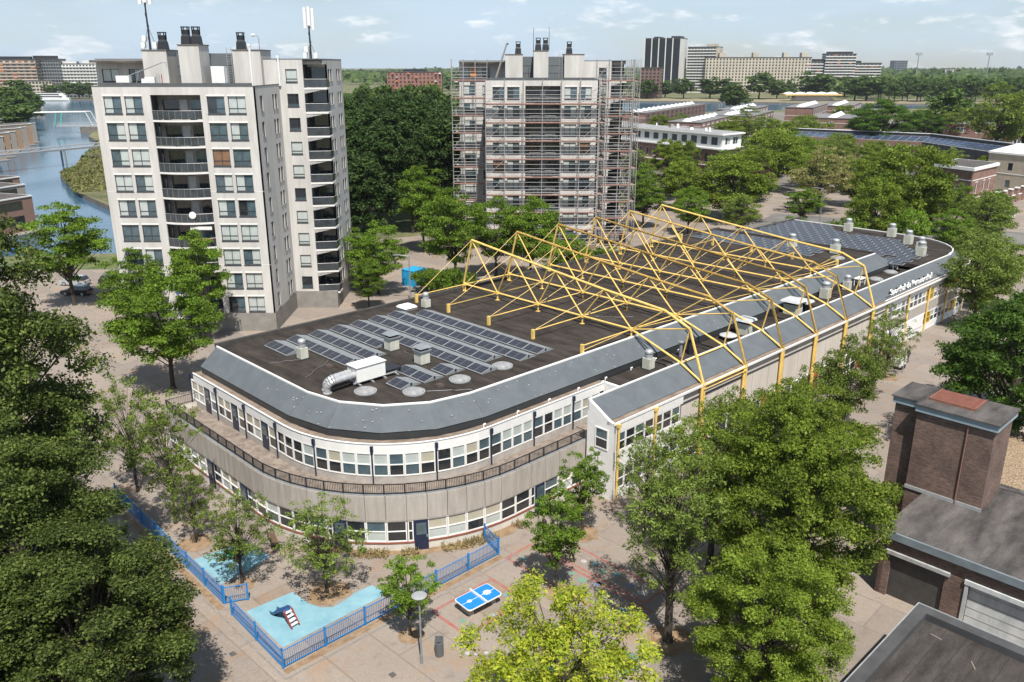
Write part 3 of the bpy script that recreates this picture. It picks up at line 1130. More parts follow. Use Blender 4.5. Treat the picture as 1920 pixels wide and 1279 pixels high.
# raised letters on the far eave
fc = bpy.data.curves.new('letters', 'FONT')
fc.body = 'Sporthal de Persoonshal'
fc.extrude = 0.06
fc.size = 1.05
fo = bpy.data.objects.new('letters_src', fc)
COL.objects.link(fo)
bpy.context.view_layer.update()
dg = bpy.context.evaluated_depsgraph_get()
lme = bpy.data.meshes.new_from_object(fo.evaluated_get(dg))
bpy.data.objects.remove(fo)
lw = max(v.co.x for v in lme.vertices)
lme.materials.clear()
lme.materials.append(WHITE)
sign = thing('roof_sign', 'white raised letters standing on a dark rail along the far eave', 'sign', S(99.6, 37.95, 6.75), RS)
lo = obj('lettering', lme, sign, (0, 0, .12), None)
lo.rotation_euler = (R(84), 0, 0)
lo.scale = (12.8 / lw, 1.0, 1.0)
MB().box(-1.2, 13, -.05, .05, .0, .12).build('rail', BLACK, sign)
for k in range(8):
    MB().box(.4 + k * 1.7, .46 + k * 1.7, .02, .3, .0, .7).build('bracket', BLACK, sign)
# ------------------------------------------------------------------ yellow roof trusses
TU = [59.2 + 6.86 * k for k in range(6)]
ZC = 9.85
NB = [(68.56, ZC), (63.3, ZC), (57.25, ZC), (51.25, ZC), (45.25, ZC), (39.65, 8.0), (37.2, 6.7)]      # bottom chord nodes (v, z)
NT = [(67.35, 15.0), (61.1, 14.3), (54.9, 13.65), (48.65, 13.0), (41.65, 12.4), (38.95, 11.3), (37.2, 6.7)]  # top chord nodes
TV = 53.0


def tp(p, du=0.0):
    return (du, p[0] - TV, p[1])


def tpart(name, root, a, b, r, n=7):
    return MB().tube(a, b, r, r, n).build(name, YELLOW, root)


BACKLEG = (68.85, ZC - .1)
ORD = ['nearest', 'second nearest', 'third nearest', 'fourth nearest', 'fifth nearest', 'farthest']


def make_truss(first=False):
    t = thing('roof_truss', 'x', 'roof truss')
    for a, b in zip(NT[:-1], NT[1:]):
        tpart('top_chord', t, tp(a), tp(b), .118)
    for a, b in zip(NB[:-1], NB[1:]):
        tpart('bottom_chord', t, tp(a), tp(b), .10)
    for s in (-.16, .16):
        tpart('column', t, (s, NB[6][0] - TV - .05, 0), (s, NB[6][0] - TV, 6.75), .13, 8)
    tpart('back_leg', t, tp(NT[0]), tp(BACKLEG), .11)
    tpart('back_post', t, tp(BACKLEG), (0, BACKLEG[0] - TV, 8.3), .13)
    for a, b in ((0, 1), (1, 1), (1, 2), (2, 2), (2, 3), (3, 3), (3, 4), (4, 4), (5, 4), (5, 5)):
        tpart('diagonal', t, tp(NT[a]), tp(NB[b]), .07, 6)
    for k in range(0, 5):
        z0 = 9.06 if k else 8.4
        MB().tube((0, NB[k][0] - TV, 9.07), tp(NB[k]), .09, .09, 6).box(-.2, .2, NB[k][0] - TV - .2, NB[k][0] - TV + .2, 9.07, 9.12).build('support_stub', YELLOW, t)
        MB().lathe(0, NB[k][0] - TV, [(.02, ZC - .2), (.2, ZC - .14), (.2, ZC + .14), (.02, ZC + .2)], 8).build('node_plate', YELLOW, t)
    return t


def add_bay(t, du, ends=False):
    """struts and tie rods running from this truss to the next one (or to the end posts)"""
    sgn = 1 if du > 0 else -1
    for k in (0, 1, 2, 3, 4):
        tpart('strut', t, tp(NB[k]), tp(NB[k], du), .055, 6)
    if not ends:
        tpart('strut', t, tp(NB[5]), tp(NB[5], du), .075, 6)
        tpart('strut', t, tp((37.1, 6.55)), tp((37.1, 6.55), du), .06, 6)
        tpart('strut', t, tp((37.02, 6.25)), tp((37.02, 6.25), du), .045, 6)
        tpart('strut', t, tp(BACKLEG), tp(BACKLEG, du), .075, 6)
    for k in (0, 1, 2, 3):
        tpart('tie_rod', t, tp(NT[k]), tp(NB[k if k else 0], du), .025, 4)
        if not ends:
            tpart('tie_rod', t, tp(NB[k]), tp(NT[k], du), .025, 4)
    tpart('tie_rod', t, tp(NB[4]), tp((NB[4][0] - .0, ZC - .45), du), .03, 4)
    if ends:
        for k in (0, 1, 2, 3, 4):
            b = NB[k]
            MB().box(du - .13, du + .13, b[0] - TV - .13, b[0] - TV + .13, 9.07, ZC + .12).build('end_post', YELLOW, t)


tr0 = make_truss()
trs = [tr0] + [copy_tree(tr0) for _ in range(5)]
for k, t in enumerate(trs):
    t.location = S(TU[k], TV)
    t.rotation_euler = (0, 0, RS)
    tag(t, ORD[k] + ' of the six yellow steel trusses standing over the hall roof', 'roof truss', 'yellow trusses over the hall')
bay0 = len(trs[0].children)
add_bay(trs[0], 6.86)
proto_bay = list(trs[0].children)[bay0:]
for t in trs[1:5]:
    for ch in proto_bay:
        c = ch.copy()
        COL.objects.link(c)
        c.parent = t
add_bay(trs[0], -6.85, True)
add_bay(trs[5], 6.85, True)

# ------------------------------------------------------------------ solar panels
SOLAR = bpy.data.materials.new('solar_cells')
SOLAR.use_nodes = True
_nt = SOLAR.node_tree
_N, _L = _nt.nodes, _nt.links
_p = _N['Principled BSDF']
_p.inputs['Roughness'].default_value = 0.3
_p.inputs['Specular IOR Level'].default_value = 0.45
_tc = _N.new('ShaderNodeTexCoord')
_bk = _N.new('ShaderNodeTexBrick')
_bk.offset = 0.0
_bk.inputs['Scale'].default_value = 1.0
_bk.inputs['Brick Width'].default_value = 0.32
_bk.inputs['Row Height'].default_value = 0.32
_bk.inputs['Mortar Size'].default_value = 0.012
_bk.inputs['Color1'].default_value = (0.018, 0.020, 0.029, 1)
_bk.inputs['Color2'].default_value = (0.027, 0.030, 0.041, 1)
_bk.inputs['Mortar'].default_value = (0.10, 0.105, 0.115, 1)
_L.new(_tc.outputs['Object'], _bk.inputs['Vector'])
_L.new(_bk.outputs['Color'], _p.inputs['Base Color'])
PFRAME = mat('panel_frame', (0.36, 0.37, 0.38), .5, .05, 3)
DEFL = mat('deflector_sheet', (0.22, 0.235, 0.245), .6, .14, 1.2)


def panel_meshes(tilt_run, w, rise):
    """one tilted module with its frame: low edge at x=0, high edge at x=tilt_run, w along y"""
    f = MB()
    pts = [(0, 0, .12), (tilt_run, 0, .12 + rise), (tilt_run, w, .12 + rise), (0, w, .12)]
    f.add(pts + [(p[0], p[1], p[2] - .05) for p in pts], [(0, 1, 2, 3), (7, 6, 5, 4), (0, 4, 5, 1), (1, 5, 6, 2), (2, 6, 7, 3), (3, 7, 4, 0)])
    c = MB()
    e = .035

    def P_(x, y):
        return (x, y, .12 + rise * x / tilt_run + .006)
    mid = w / 2
    c.quad(P_(e, e), P_(tilt_run - e, e), P_(tilt_run - e, mid - .012), P_(e, mid - .012))
    c.quad(P_(e, mid + .012), P_(tilt_run - e, mid + .012), P_(tilt_run - e, w - e), P_(e, w - e))
    return f.mesh('solar_panel', PFRAME), c.mesh('cell_sheet', SOLAR)


pf, pc = panel_meshes(1.02, 1.86, .26)
dfl = MB().add([(1.04, 0, .38), (2.12, 0, .06), (2.12, 1.88, .06), (1.04, 1.88, .38)], [(0, 1, 2, 3)]).mesh('wind_deflector', DEFL)
cheek = MB().add([(0, 0, .02), (0, 0, .12), (1.03, 0, .38), (2.12, 0, .03)], [(0, 1, 2, 3)]).mesh('end_cheek', DEFL)
rows = [(33.5, [(66.4, 2)]), (35.75, [(66.5, 5), (51.2, 1)]), (38.0, [(66.5, 5), (53.0, 2)]), (40.3, [(66.5, 4), (51.2, 1)]),
        (42.55, [(66.5, 10)]), (44.8, [(66.6, 9)]), (47.05, [(66.6, 10)]), (49.35, [(64.9, 9)])]
RN = ['first', 'second', 'third', 'fourth', 'fifth', 'sixth', 'seventh', 'eighth']
for ri, (u, runs) in enumerate(rows):
    for qi, (v0, n) in enumerate(runs):
        lab = '%s row of tilted solar panels counted from the rounded end of the school roof' % RN[ri] if qi == 0 else \
            ['', 'single tilted solar panel beside the round skylights in front of the white unit', 'pair of tilted solar panels just behind the dark mat by the white unit', 'single tilted solar panel standing before the fourth long row'][ri]
        t = thing('solar_row', lab, 'solar panels', S(u, v0 - n * 1.9, 9.085), RS, 'solar panels on the near roof')
        for k in range(n):
            o = obj('solar_panel', pf, t, (0, k * 1.9 + .01, 0))
            obj('cell_sheet', pc, o)
            obj('wind_deflector', dfl, t, (0, k * 1.9 + .005, 0))
        obj('end_cheek', cheek, t, (0, -.01, 0))
        MB().box(.98, 1.12, -.06, .02, .18, .38).build('junction_box', BLACK, t)
# far solar fields, flat modules laid in staggered rows
pf2, pc2 = panel_meshes(1.0, 1.66, .10)


def field(label, inside, u0, u1, v0, v1, z):
    t = thing('solar_field', label, 'solar panels', S((u0 + u1) / 2, (v0 + v1) / 2, z), RS, 'solar panels on the far roof')
    cu, cv = (u0 + u1) / 2, (v0 + v1) / 2
    r = 0
    u = u0
    while u < u1:
        v = v0 + (.84 if r % 2 else 0)
        while v < v1:
            if inside(u + .5, v + .8):
                o = obj('solar_panel', pf2, t, (u - cu, v - cv, 0))
                obj('cell_sheet', pc2, o)
            v += 1.70
        u += 1.28
        r += 1
    return t


field('large staggered field of solar panels on the low roof at the far end', lambda u, v: (v > 56 + (u - 111) * -.2 and v < 68 and u < 132 - max(0, 62 - v) * .9) or (42.2 < v <= 56 and 111.5 < u < 128.5 - max(0, (50 - v)) * 1.0 and not (u < 116.5 and v > 44.5 and v < 46)),
      111.8, 132, 41.6, 68, 7.9)
field('narrow strip of solar panels on the hall roof before the far step', lambda u, v: True, 103.2, 109.6, 50.2, 67.5, 9.085)

# ------------------------------------------------------------------ roof equipment
CHIMNEY = mat('pale_flue', (0.50, 0.50, 0.43), .8, .12, 1.5, detail=7, fine=.08, stretch=(1, 1, .4))
DOME = mat('dome_acrylic', (0.27, 0.27, 0.27), .5, .25, 2.5, detail=6)
LEAD = mat('lead_cap', (0.20, 0.22, 0.235), .5, .15, 2)


def flue(label, u, v, z, h=1.1, w=.75, style='cowl', group='roof flues'):
    t = thing('roof_flue', label, 'flue', S(u, v, z), RS, group)
    MB().box(-w / 2, w / 2, -w / 2, w / 2, 0, h).build('shaft', CHIMNEY, t)
    MB().box(-w / 2 - .1, w / 2 + .1, -w / 2 - .1, w / 2 + .1, 0, .08).build('flashing', BLACKBAND, t)
    if style == 'cap':
        MB().box(-w / 2 - .12, w / 2 + .12, -w / 2 - .12, w / 2 + .12, h, h + .1).build('cap_plate', LEAD, t)
        MB().box(-w / 2 + .08, w / 2 - .08, -w / 2 + .08, w / 2 - .08, h + .1, h + .3).build('vent_slot', BLACK, t)
        MB().obox((0, 0, h + .3), (w + .24, w + .24, .22), 0, .55).build('cap_roof', LEAD, t)
    else:
        r = w * .46
        MB().lathe(0, 0, [(r, h), (r, h + .28), (r * 1.02, h + .3), (r * 1.02, h + .36), (r, h + .38), (r, h + .62), (r * .75, h + .74), (r * .3, h + .78)], 14).build('cowl', METAL, t, smooth=False)
        MB().lathe(0, 0, [(r * 1.03, h + .38), (r * 1.03, h + .44)], 14).build('cowl_band', BLACK, t)
    return t


flue('pale square flue beside the short solar row near the left parapet', 34.3, 61.2, 9.08, 1.0, .72, 'cowl')
flue('tall pale flue with grey pyramid cap among the solar rows, farther of the pair', 41.2, 57.8, 9.08, 1.15, .95, 'cap')
flue('tall pale flue with grey pyramid cap among the solar rows, nearer of the pair', 40.9, 53.1, 9.08, 1.15, .95, 'cap')
flue('small pale flue by the white hatch at the back parapet', 51.9, 66.4, 9.08, .85, .7, 'cowl')
flue('round-topped flue on the low brown roof beside the nearest truss', 58.2, 42.4, 7.0, 1.05, .8)
flue('flue with round metal cowl between the fourth and fifth trusses', 92.4, 42.6, 7.0, 1.25, 1.0)
flue('flue with slim metal cowl near the farthest truss on the low roof', 98.0, 42.6, 7.0, 1.1, .8)
for k, (u, v) in enumerate([(130.0, 57.5), (130.4, 50.8), (126.6, 46.8), (122.9, 43.6), (119.6, 42.3)]):
    flue(['metal-cowled flue at the back edge of the far solar field', 'metal-cowled flue standing alone on the bare far roof edge', 'metal-cowled flue midway along the bare far roof edge',
          'rear one of two close flues near the far rounded corner', 'front one of two close flues near the far rounded corner'][k], u, v, 7.9, 1.35, 1.05)
flue('metal-cowled flue behind the narrow strip of solar panels', 106.8, 54.8, 9.08, 1.2, 1.0)
flue('metal-cowled flue in front of the narrow strip of solar panels', 107.6, 49.0, 9.08, 1.2, 1.0)
# big flat-topped ventilation hoods on the low roof
def hood(label, u, v, w, h, double=False):
    t = thing('roof_ventilator', label, 'ventilator', S(u, v, 7.0), RS, 'flat hooded ventilators')
    MB().box(-w / 2, w / 2, -w / 2, w / 2, 0, h).build('shaft', CHIMNEY, t)
    MB().box(-w / 2 + .05, w / 2 - .05, -w / 2 + .05, w / 2 - .05, h, h + .3).build('vent_slot', BLACK, t)
    MB().obox((0, 0, h + .3), (w * 1.45, w * 1.45, .22), 0, .86).build('hood', mat('hood_sheet', (.62, .63, .64), .4, .08, 2, metal=.3), t)
    if double:
        MB().obox((1.9, -.2, h - .1), (w * 1.2, w * 1.3, .2), 0, .86).build('hood', MATS['hood_sheet'], t)
        MB().box(1.4, 2.4, -.7, .3, 0, h - .1).build('shaft', BLACK, t)


hood('square ventilator with white flat hood between the second and third trusses', 73.6, 41.9, 1.2, 1.15)
hood('wide ventilator with two white hoods between the third and fourth trusses', 84.0, 42.2, 1.5, 1.1, True)
t = thing('roof_ventilator', 'low white mushroom vent beside the second truss on the low roof', 'ventilator', S(70.9, 42.1, 7.0), RS, 'flat hooded ventilators')
MB().lathe(0, 0, [(.3, 0), (.3, .3)], 10).build('neck', METAL_D, t)
MB().lathe(0, 0, [(.85, .3), (.9, .42), (.55, .55), (.25, .62), (.25, .7), (.05, .72)], 12).build('hood', MATS['hood_sheet'], t)
t = thing('vent_pipe', 'slim grey vent pipe beside the nearest truss foot', 'pipe', S(63.0, 42.3, 7.0), RS)
MB().tube((0, 0, 0), (0, 0, 1.3), .16, .16, 8).build('pipe', METAL_D, t)
MB().lathe(0, 0, [(.2, 1.3), (.3, 1.4), (.3, 1.48), (.05, 1.55)], 10).build('cap', METAL_D, t)
t = thing('vent_pipe', 'black stove pipe behind the nearest truss on the low roof', 'pipe', S(64.3, 42.1, 7.0), RS)
MB().tube((0, 0, 0), (0, 0, 1.5), .3, .3, 10).build('pipe', BLACK, t)
MB().lathe(0, 0, [(.45, 1.5), (.45, 1.6), (.2, 1.75)], 10).build('cap', BLACK, t)
t = thing('roof_hatch', 'flat dark hatch cover beside the round-topped flue', 'hatch', S(60.3, 42.2, 7.0), RS)
MB().box(-.8, .8, -.8, .8, 0, .14).build('cover', GREYROOF, t)
MB().box(-.6, .6, -.6, .6, .14, .19).build('lid', BROWNROOF, t)
# round skylights
for k, (u, v, z) in enumerate([(33.7, 51.0, 9.08), (36.3, 48.3, 9.08), (40.6, 47.9, 9.08), (45.2, 47.8, 9.08), (110.8, 42.6, 7.02), (105.6, 42.3, 7.02), (112.0, 53.2, 7.92), (104.9, 47.3, 9.08)]):
    lab = ['round domed skylight beside the duct feet of the white unit', 'round domed skylight next to the single solar panel', 'round domed skylight at the middle of the front roof edge', 'round domed skylight at the end of the long solar rows',
           'round domed skylight on the low roof by the white frame', 'round domed skylight on the low roof behind the farthest truss', 'round domed skylight at the step of the far roof', 'round domed skylight on the hall roof before the far flue'][k]
    t = thing('skylight', lab, 'skylight', S(u, v, z), RS, 'round skylights')
    MB().lathe(0, 0, [(.88, 0), (.88, .12), (.80, .14)], 20).build('kerb', METAL, t)
    MB().lathe(0, 0, [(.80, .13), (.74, .20), (.56, .27), (.32, .31), (.1, .32)], 20).build('dome', DOME, t, smooth=True)
t = thing('roof_hatch', 'square white rooflight hatch by the back parapet', 'hatch', S(50.1, 67.3, 9.08), RS)
MB().box(-.75, .75, -.75, .75, 0, .22).build('kerb', METAL_D, t)
MB().obox((0, 0, .22), (1.6, 1.6, .2), 0, .8).build('cover', WHITE, t)
for k, (u, v) in enumerate([(38.5, 47.9), (34.7, 57.8)]):
    t = thing('roof_box', ['small brown box on the roof between the round skylights', 'small brown box on the roof behind the white unit'][k], 'roof box', S(u, v, 9.08), RS)
    MB().obox((0, 0, 0), (.62, .62, .22), 0, .8).build('box', mat('brown_box', (.07, .05, .04), .8, .15, 2), t)
    MB().box(-.36, .36, -.36, .36, 0, .04).build('base_plate', BLACKBAND, t)
t = thing('roof_frame', 'dark table-like frame beside the white ventilation unit', 'roof frame', S(37.5, 53.2, 9.08), RS)
MB().box(-.75, .75, -.75, .75, .45, .55).build('top', BLACK, t)
for x in (-.65, .65):
    for y in (-.65, .65):
        MB().box(x - .05, x + .05, y - .05, y + .05, 0, .45).build('leg', BLACK, t)
# the white air handling unit with its two silver ducts
SILVER = mat('silver_duct', (.62, .62, .62), .42, .12, 3, metal=.6)
ah = thing('ventilation_unit', 'white box ventilation unit with two silver ducts bending to the roof', 'ventilation unit', S(35.2, 52.9, 9.08), RS)
MB().box(-1.35, 1.35, -.62, .68, .32, 1.52).build('casing', WHITE, ah)
MB().box(-1.42, 1.42, -.70, .76, 1.52, 1.58).build('lid', WHITE, ah)
MB().box(-1.36, -1.34, -.5, .55, .4, 1.45).build('end_panel', METAL, ah)
for y in (-.45, .5):
    MB().box(-1.6, 2.6, y - .05, y + .05, .22, .32).build('skid', METAL, ah)
for x in (-1.2, 0, 1.2, 2.4):
    MB().box(x - .05, x + .05, -.9, .9, .12, .22).build('cross_bar', METAL, ah)
    for y in (-.85, .85):
        MB().box(x - .12, x + .12, y - .12, y + .12, 0, .12).build('foot', GREYROOF, ah)
for y, L in ((-.28, 3.3), (.40, 3.0)):
    y1 = y - .15
    pts = [(-1.3, y, .95), (-L, y1, .95)]
    for k in range(1, 6):
        a = math.pi / 2 * k / 5
        pts.append((-L - .5 * math.sin(a), y1 + .25 * (1 - math.cos(a)), .95 - .5 * (1 - math.cos(a))))
    pts.append((pts[-1][0], pts[-1][1], .05))
    MB().path(pts, .26, 14).build('duct', SILVER, ah, smooth=False)
    MB().lathe(pts[-1][0], pts[-1][1], [(.34, 0), (.34, .1), (.27, .12)], 14).build('duct_collar', METAL, ah)
    for k in range(4):
        x = -1.7 - k * .45
        MB().tube((x, y - .03 * k, .95), (x - .03, y - .03 * k, .95), .275, .275, 14).build('duct_band', METAL, ah)
# small white clamps along the black upstand and bolts on the sheets
for k in range(9):
    u = 35.2 + k * 3.55
    if k:
        o = MB().tube((0, 0, 0), (0, 0, .22), .06, .06, 6).tube((0, 0, .2), (.16, 0, .27), .08, .08, 6).build('overflow_spout', WHITE)
        o.location = S(u, 43.05, 7.1)
        tag(o, 'white bent overflow spout at the foot of the black roof band', 'spout', 'white spouts along the black roof band')
DROP = mat('bird_dropping', (.6, .6, .58), .9, .1, 3)
dr = MB()
rd = random.Random(11)
for k in range(90):
    s = rd.uniform(-22, 40)
    f_ = rd.random()
    R_ = 10.5 - 1.5 * f_
    (u, v), _n = along(R_, s * R_ / 10.5)
    if s < 0:
        R_ *= .985
    z = 7.74 + 1.38 * f_ + .03
    r = rd.uniform(.015, .045)
    dr.obox((u - ORG[0], v - ORG[1], z), (r * 2, r * 2, .012), rd.random())
o = dr.build('roof_speck', DROP, school)
o['kind'] = 'stuff'
# grilles of white steel on the low roof near the far end
for k, (u, v) in enumerate([(112.8, 43.2), (101.5, 42.6)]):
    t = thing('rooftop_frame', ['white tube frame on the far low roof beside a round skylight', 'white tube frame on the low roof behind the farthest truss'][k], 'roof frame', S(u, v, 7.0), RS)
    for x in (-.7, .7):
        for y in (-.35, .35):
            MB().box(x - .05, x + .05, y - .05, y + .05, 0, .9).build('leg', WHITE, t)
    MB().box(-.8, .8, -.45, .45, .82, .92).build('top_grille', WHITE, t)
    MB().box(-.4, .4, -.3, .3, .3, .75).build('unit', METAL, t)
# lightning conductor wires on the roof
wi = MB()
rd = random.Random(4)
for (a, b) in (((32.0, 57.0), (36.0, 59.5)), ((31.6, 62), (34.2, 61)), ((41, 53.4), (41.8, 57)), ((37, 48), (40, 45.6)), ((62, 52), (64.5, 49))):
    P0 = a
    for k in range(1, 9):
        t_ = k / 8
        P1 = (a[0] + (b[0] - a[0]) * t_ + rd.uniform(-.2, .2), a[1] + (b[1] - a[1]) * t_ + rd.uniform(-.2, .2))
        wi.tube((P0[0] - ORG[0], P0[1] - ORG[1], 9.10), (P1[0] - ORG[0], P1[1] - ORG[1], 9.10), .012, .012, 4)
        P0 = P1
wi.build('conductor_wire', METAL_D, school)
# ------------------------------------------------------------------ walls with window openings
def grid_wall(parent, ox, oy, ang, length, z0, z1, cols, rows, m, depth=.22, pick=None, frame=FRAME_DK, split=0, mull=1, th=.07, name='wall', skip=None, sill=None, lintel=None):
    """outer skin of a wall starting at (ox, oy), running along ang; outward is to the right of the run. cols: (a, b), rows: (za, zb)"""
    mb = MB()
    xs = sorted(cols)
    prev = 0.0
    for a, b in xs:
        if a - prev > 1e-4:
            mb.box(prev, a, 0, depth, z0, z1)
        zp = z0
        for za, zb in sorted(rows):
            if skip and skip(a, za):
                continue
            if za - zp > 1e-4:
                mb.box(a, b, 0, depth, zp, za)
            zp = zb
        if z1 - zp > 1e-4:
            mb.box(a, b, 0, depth, zp, z1)
        prev = b
    if length - prev > 1e-4:
        mb.box(prev, length, 0, depth, z0, z1)
    w = mb.build(name, m, parent)
    w.location = (ox, oy, 0)
    w.rotation_euler = (0, 0, ang)
    ca, sa = math.cos(ang), math.sin(ang)
    for a, b in xs:
        for za, zb in rows:
            if skip and skip(a, za):
                continue
            me, panes = window_meshes(b - a, zb - za, split, frame, th, mull)
            cx = (a + b) / 2
            o = obj('window', me, parent, (ox + cx * ca - (depth * .62) * sa, oy + cx * sa + (depth * .62) * ca, za), ang)
            add_panes(o, panes, pick() if pick else [G_DARK])
            if sill:
                key = ('sill', round(b - a, 2), sill.name)
                if key not in WCACHE:
                    WCACHE[key] = MB().box(-(b - a) / 2 - .04, (b - a) / 2 + .04, -depth * .62 - .06, 0, -.14, .0).mesh('sill', sill)
                obj('sill', WCACHE[key], o)
            if lintel:
                key = ('lint', round(b - a, 2), round(zb - za, 2), lintel.name)
                if key not in WCACHE:
                    WCACHE[key] = MB().box(-(b - a) / 2 - .08, (b - a) / 2 + .08, -depth * .62 - .05, 0, zb - za, zb - za + .16).mesh('lintel', lintel)
                obj('lintel', WCACHE[key], o)
    return w


rt = random.Random(21)


def flat_glass():
    r = rt.random()
    if r < .30:
        return [G_PALE, G_BLUE]
    if r < .52:
        return [G_PALE, G_PALE]
    if r < .70:
        return [G_BLUE, G_PALE]
    if r < .85:
        return [G_BLUE, G_BLUE]
    if r < .90:
        return [G_BROWN, G_BROWN]
    return [G_DARK, G_BLUE]


def dark_glass():
    return [G_DARK] if rt.random() < .6 else [G_BLUE]


RAILGLASS = mat('rail_glass', (.045, .052, .06), .15, .3, 1.2, coat=.4)
WHITEC = mat('white_concrete', (.74, .72, .69), .8, .06, 1)
PANELG = mat('grey_panel', (.12, .135, .145), .6, .1, .8)
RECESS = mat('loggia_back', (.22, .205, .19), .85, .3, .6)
PARAP = mat('tower_coping', (.10, .105, .11), .6, .15, 1)
TREED = [(.04, .05, .03)]
CLUT = [mat('clutter_%s' % k, c, .7, .1, 3) for k, c in dict(white=(.7, .7, .68), red=(.4, .06, .05), green=(.06, .22, .09), blue=(.05, .12, .35), wood=(.35, .2, .09), teal=(.05, .3, .33)).items()]


def cowl_chimney(parent, x, y, z):
    MB().obox((x, y, z), (1.15, 1.0, .95), 0, .86).build('vent_stack', BLACK, parent)
    MB().obox((x, y, z + .95), (.95, .85, .25), 0, .8).build('vent_stack', BLACK, parent)
    mb = MB()
    for sx in (-.36, .36):
        for sy in (-.32, .32):
            mb.box(x + sx - .06, x + sx + .06, y + sy - .06, y + sy + .06, z + 1.2, z + 2.05)
    mb.box(x - .3, x + .3, y - .26, y + .26, z + 1.2, z + 1.75)
    mb.box(x - .46, x + .46, y - .4, y + .4, z + 2.0, z + 2.12)
    mb.build('vent_cowl', BLACK, parent)


def make_tower(label, cx, cy, mirror_left):
    T = thing('apartment_tower', label, 'apartment building', (cx, cy, 0))
    HW = 9.75
    PL = 2.45
    rows_f = [(29.45 - 3.1 * k - 2.0, 29.45 - 3.1 * k) for k in range(9)]
    rows_w = [(32.5 - 3.1 * k - 1.6, 32.5 - 3.1 * k) for k in range(10)]
    FW = 11.0
    # cores
    MB().box(-HW + .24, -3.2, .24, FW, PL, 30.3).box(3.4, HW - .24, .24, FW, PL, 30.3).box(-3.2, 3.4, 2.2, FW, PL, 30.3).build('wall_core', FRAME_DK, T)
    MB().box(-HW - .02, HW + .02, -.02, FW, 0, PL).build('plinth', CONC_G, T)
    cl = [(1.2, 3.3), (3.72, 5.82)]
    grid_wall(T, -HW, 0, 0, 6.85, PL, 30.55, cl, rows_f, CONC_T, pick=flat_glass, lintel=WHITEC, sill=FRAME_DK, split=.3)
    cr = [(.75, 2.85), (3.27, 5.37)]
    grid_wall(T, 3.1, 0, 0, 6.65, PL, 30.55, cr, rows_f, CONC_T, pick=flat_glass, lintel=WHITEC, sill=FRAME_DK, split=.3)
    MB().box(-2.9, 3.1, 0, .3, 29.6, 30.55).build('wall', CONC_T, T)
    # side of the front wing
    rows_s = [(a + .15, b) for a, b in rows_f]
    grid_wall(T, HW, 0, math.pi / 2, FW, PL, 30.55, [(1.6, 2.8), (7.2, 8.1), (8.55, 9.45)], rows_s, CONC_T, pick=dark_glass, mull=0, sill=CONC_G)
    MB().box(-HW, -HW + .24, .24, FW, PL, 30.55).build('wall', CONC_T, T)
    # flat roof of the front wing with dark coping
    MB().box(-HW + .25, HW - .25, .25, FW, 30.3, 30.42).build('flat_roof', GREYROOF, T)
    MB().box(-HW - .03, HW + .03, -.03, .28, 30.55, 30.66).box(HW - .25, HW + .03, .28, FW, 30.55, 30.66).box(-HW - .03, -HW + .25, .28, FW, 30.55, 30.66).build('coping', PARAP, T)
    MB().box(-HW + .6, HW - .6, .7, 1.0, 30.5, 30.95).build('roof_upstand', PARAP, T)
    for z in (18.1, 8.8):
        MB().box(-HW - .005, -2.9, -.012, 0, z, z + .05).box(3.1, HW + .005, -.012, 0, z, z + .05).build('joint_line', WHITEC, T)
    # balconies in the recess
    rb = random.Random(int(cx))
    for k in range(9):
        zf = 29.45 - 3.1 * k - 2.75
        n = 8
        front = []
        for i in range(n + 1):
            t_ = -1 + 2 * i / n
            front.append((.1 + 3.0 * t_, -.75 * (1 - t_ * t_) - .02))
        slab = MB().prism(front + [(3.1, 2.2), (-2.9, 2.2)], zf - .22, zf)
        b = slab.build('balcony', WHITEC, T)
        rl = MB()
        top, bot = [(x, y + .06, zf + 1.05) for x, y in front], [(x, y + .06, zf + .08) for x, y in front]
        rl.strip(bot, top)
        rl.build('balustrade', RAILGLASS, b)
        hr = MB().path([(x, y + .05, zf + 1.08) for x, y in front], .035, 5)
        for x, y in front:
            hr.tube((x, y + .05, zf), (x, y + .05, zf + 1.08), .022, .022, 4)
        hr.build('handrail', METAL_D, b)
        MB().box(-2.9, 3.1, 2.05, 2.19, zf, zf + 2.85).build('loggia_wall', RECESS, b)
        MB().box(-2.3, -.4, 2.0, 2.05, zf + .1, zf + 2.3).build('glass_door', G_DARK, b)
        MB().box(-.2, .7, 2.0, 2.05, zf + .05, zf + 2.3).build('door_leaf', mat('pale_door', (.35, .37, .38), .6, .1), b)
        MB().box(1.1, 2.7, 2.0, 2.05, zf + .8, zf + 2.3).build('glass_door', G_BLUE if rb.random() < .5 else G_DARK, b)
        for q in range(rb.randint(2, 6)):
            x = rb.uniform(-2.5, 2.6)
            MB().obox((x, rb.uniform(0, .9), zf), (rb.uniform(.3, .8), .4, rb.uniform(.4, 1.1)), rb.uniform(0, 3), .8).build('balcony_furniture', rb.choice(CLUT), b)
        if k == 4 and not mirror_left:
            MB().lathe(0, 0, [(.45, 0), (.3, .06), (.05, .1)], 12).build('satellite_dish', WHITEC, b).matrix_local = Matrix.Translation((.75, -.72, zf + .95)) @ Matrix.Rotation(R(80), 4, 'X')
        if k == 5 and not mirror_left:
            MB().box(.4, 2.9, -.65, -.5, zf + .85, zf + 1.12).build('awning_bar', CLUT[1], b)
            MB().box(.2, 2.9, -.5, -.42, zf + 2.2, zf + 2.6).build('awning', WHITEC, b)
    # rear body with wings
    BX0, BX1, BY = -15.0, 15.6, 24.0
    MB().box(BX0 + .25, -5.2, 13.25, BY, 0, 33.3).box(-5.2, 12.8, FW + .25, BY, 0, 33.3).box(12.8, BX1 - .25, 13.8, BY, 0, 33.3).build('wall_core', FRAME_DK, T)
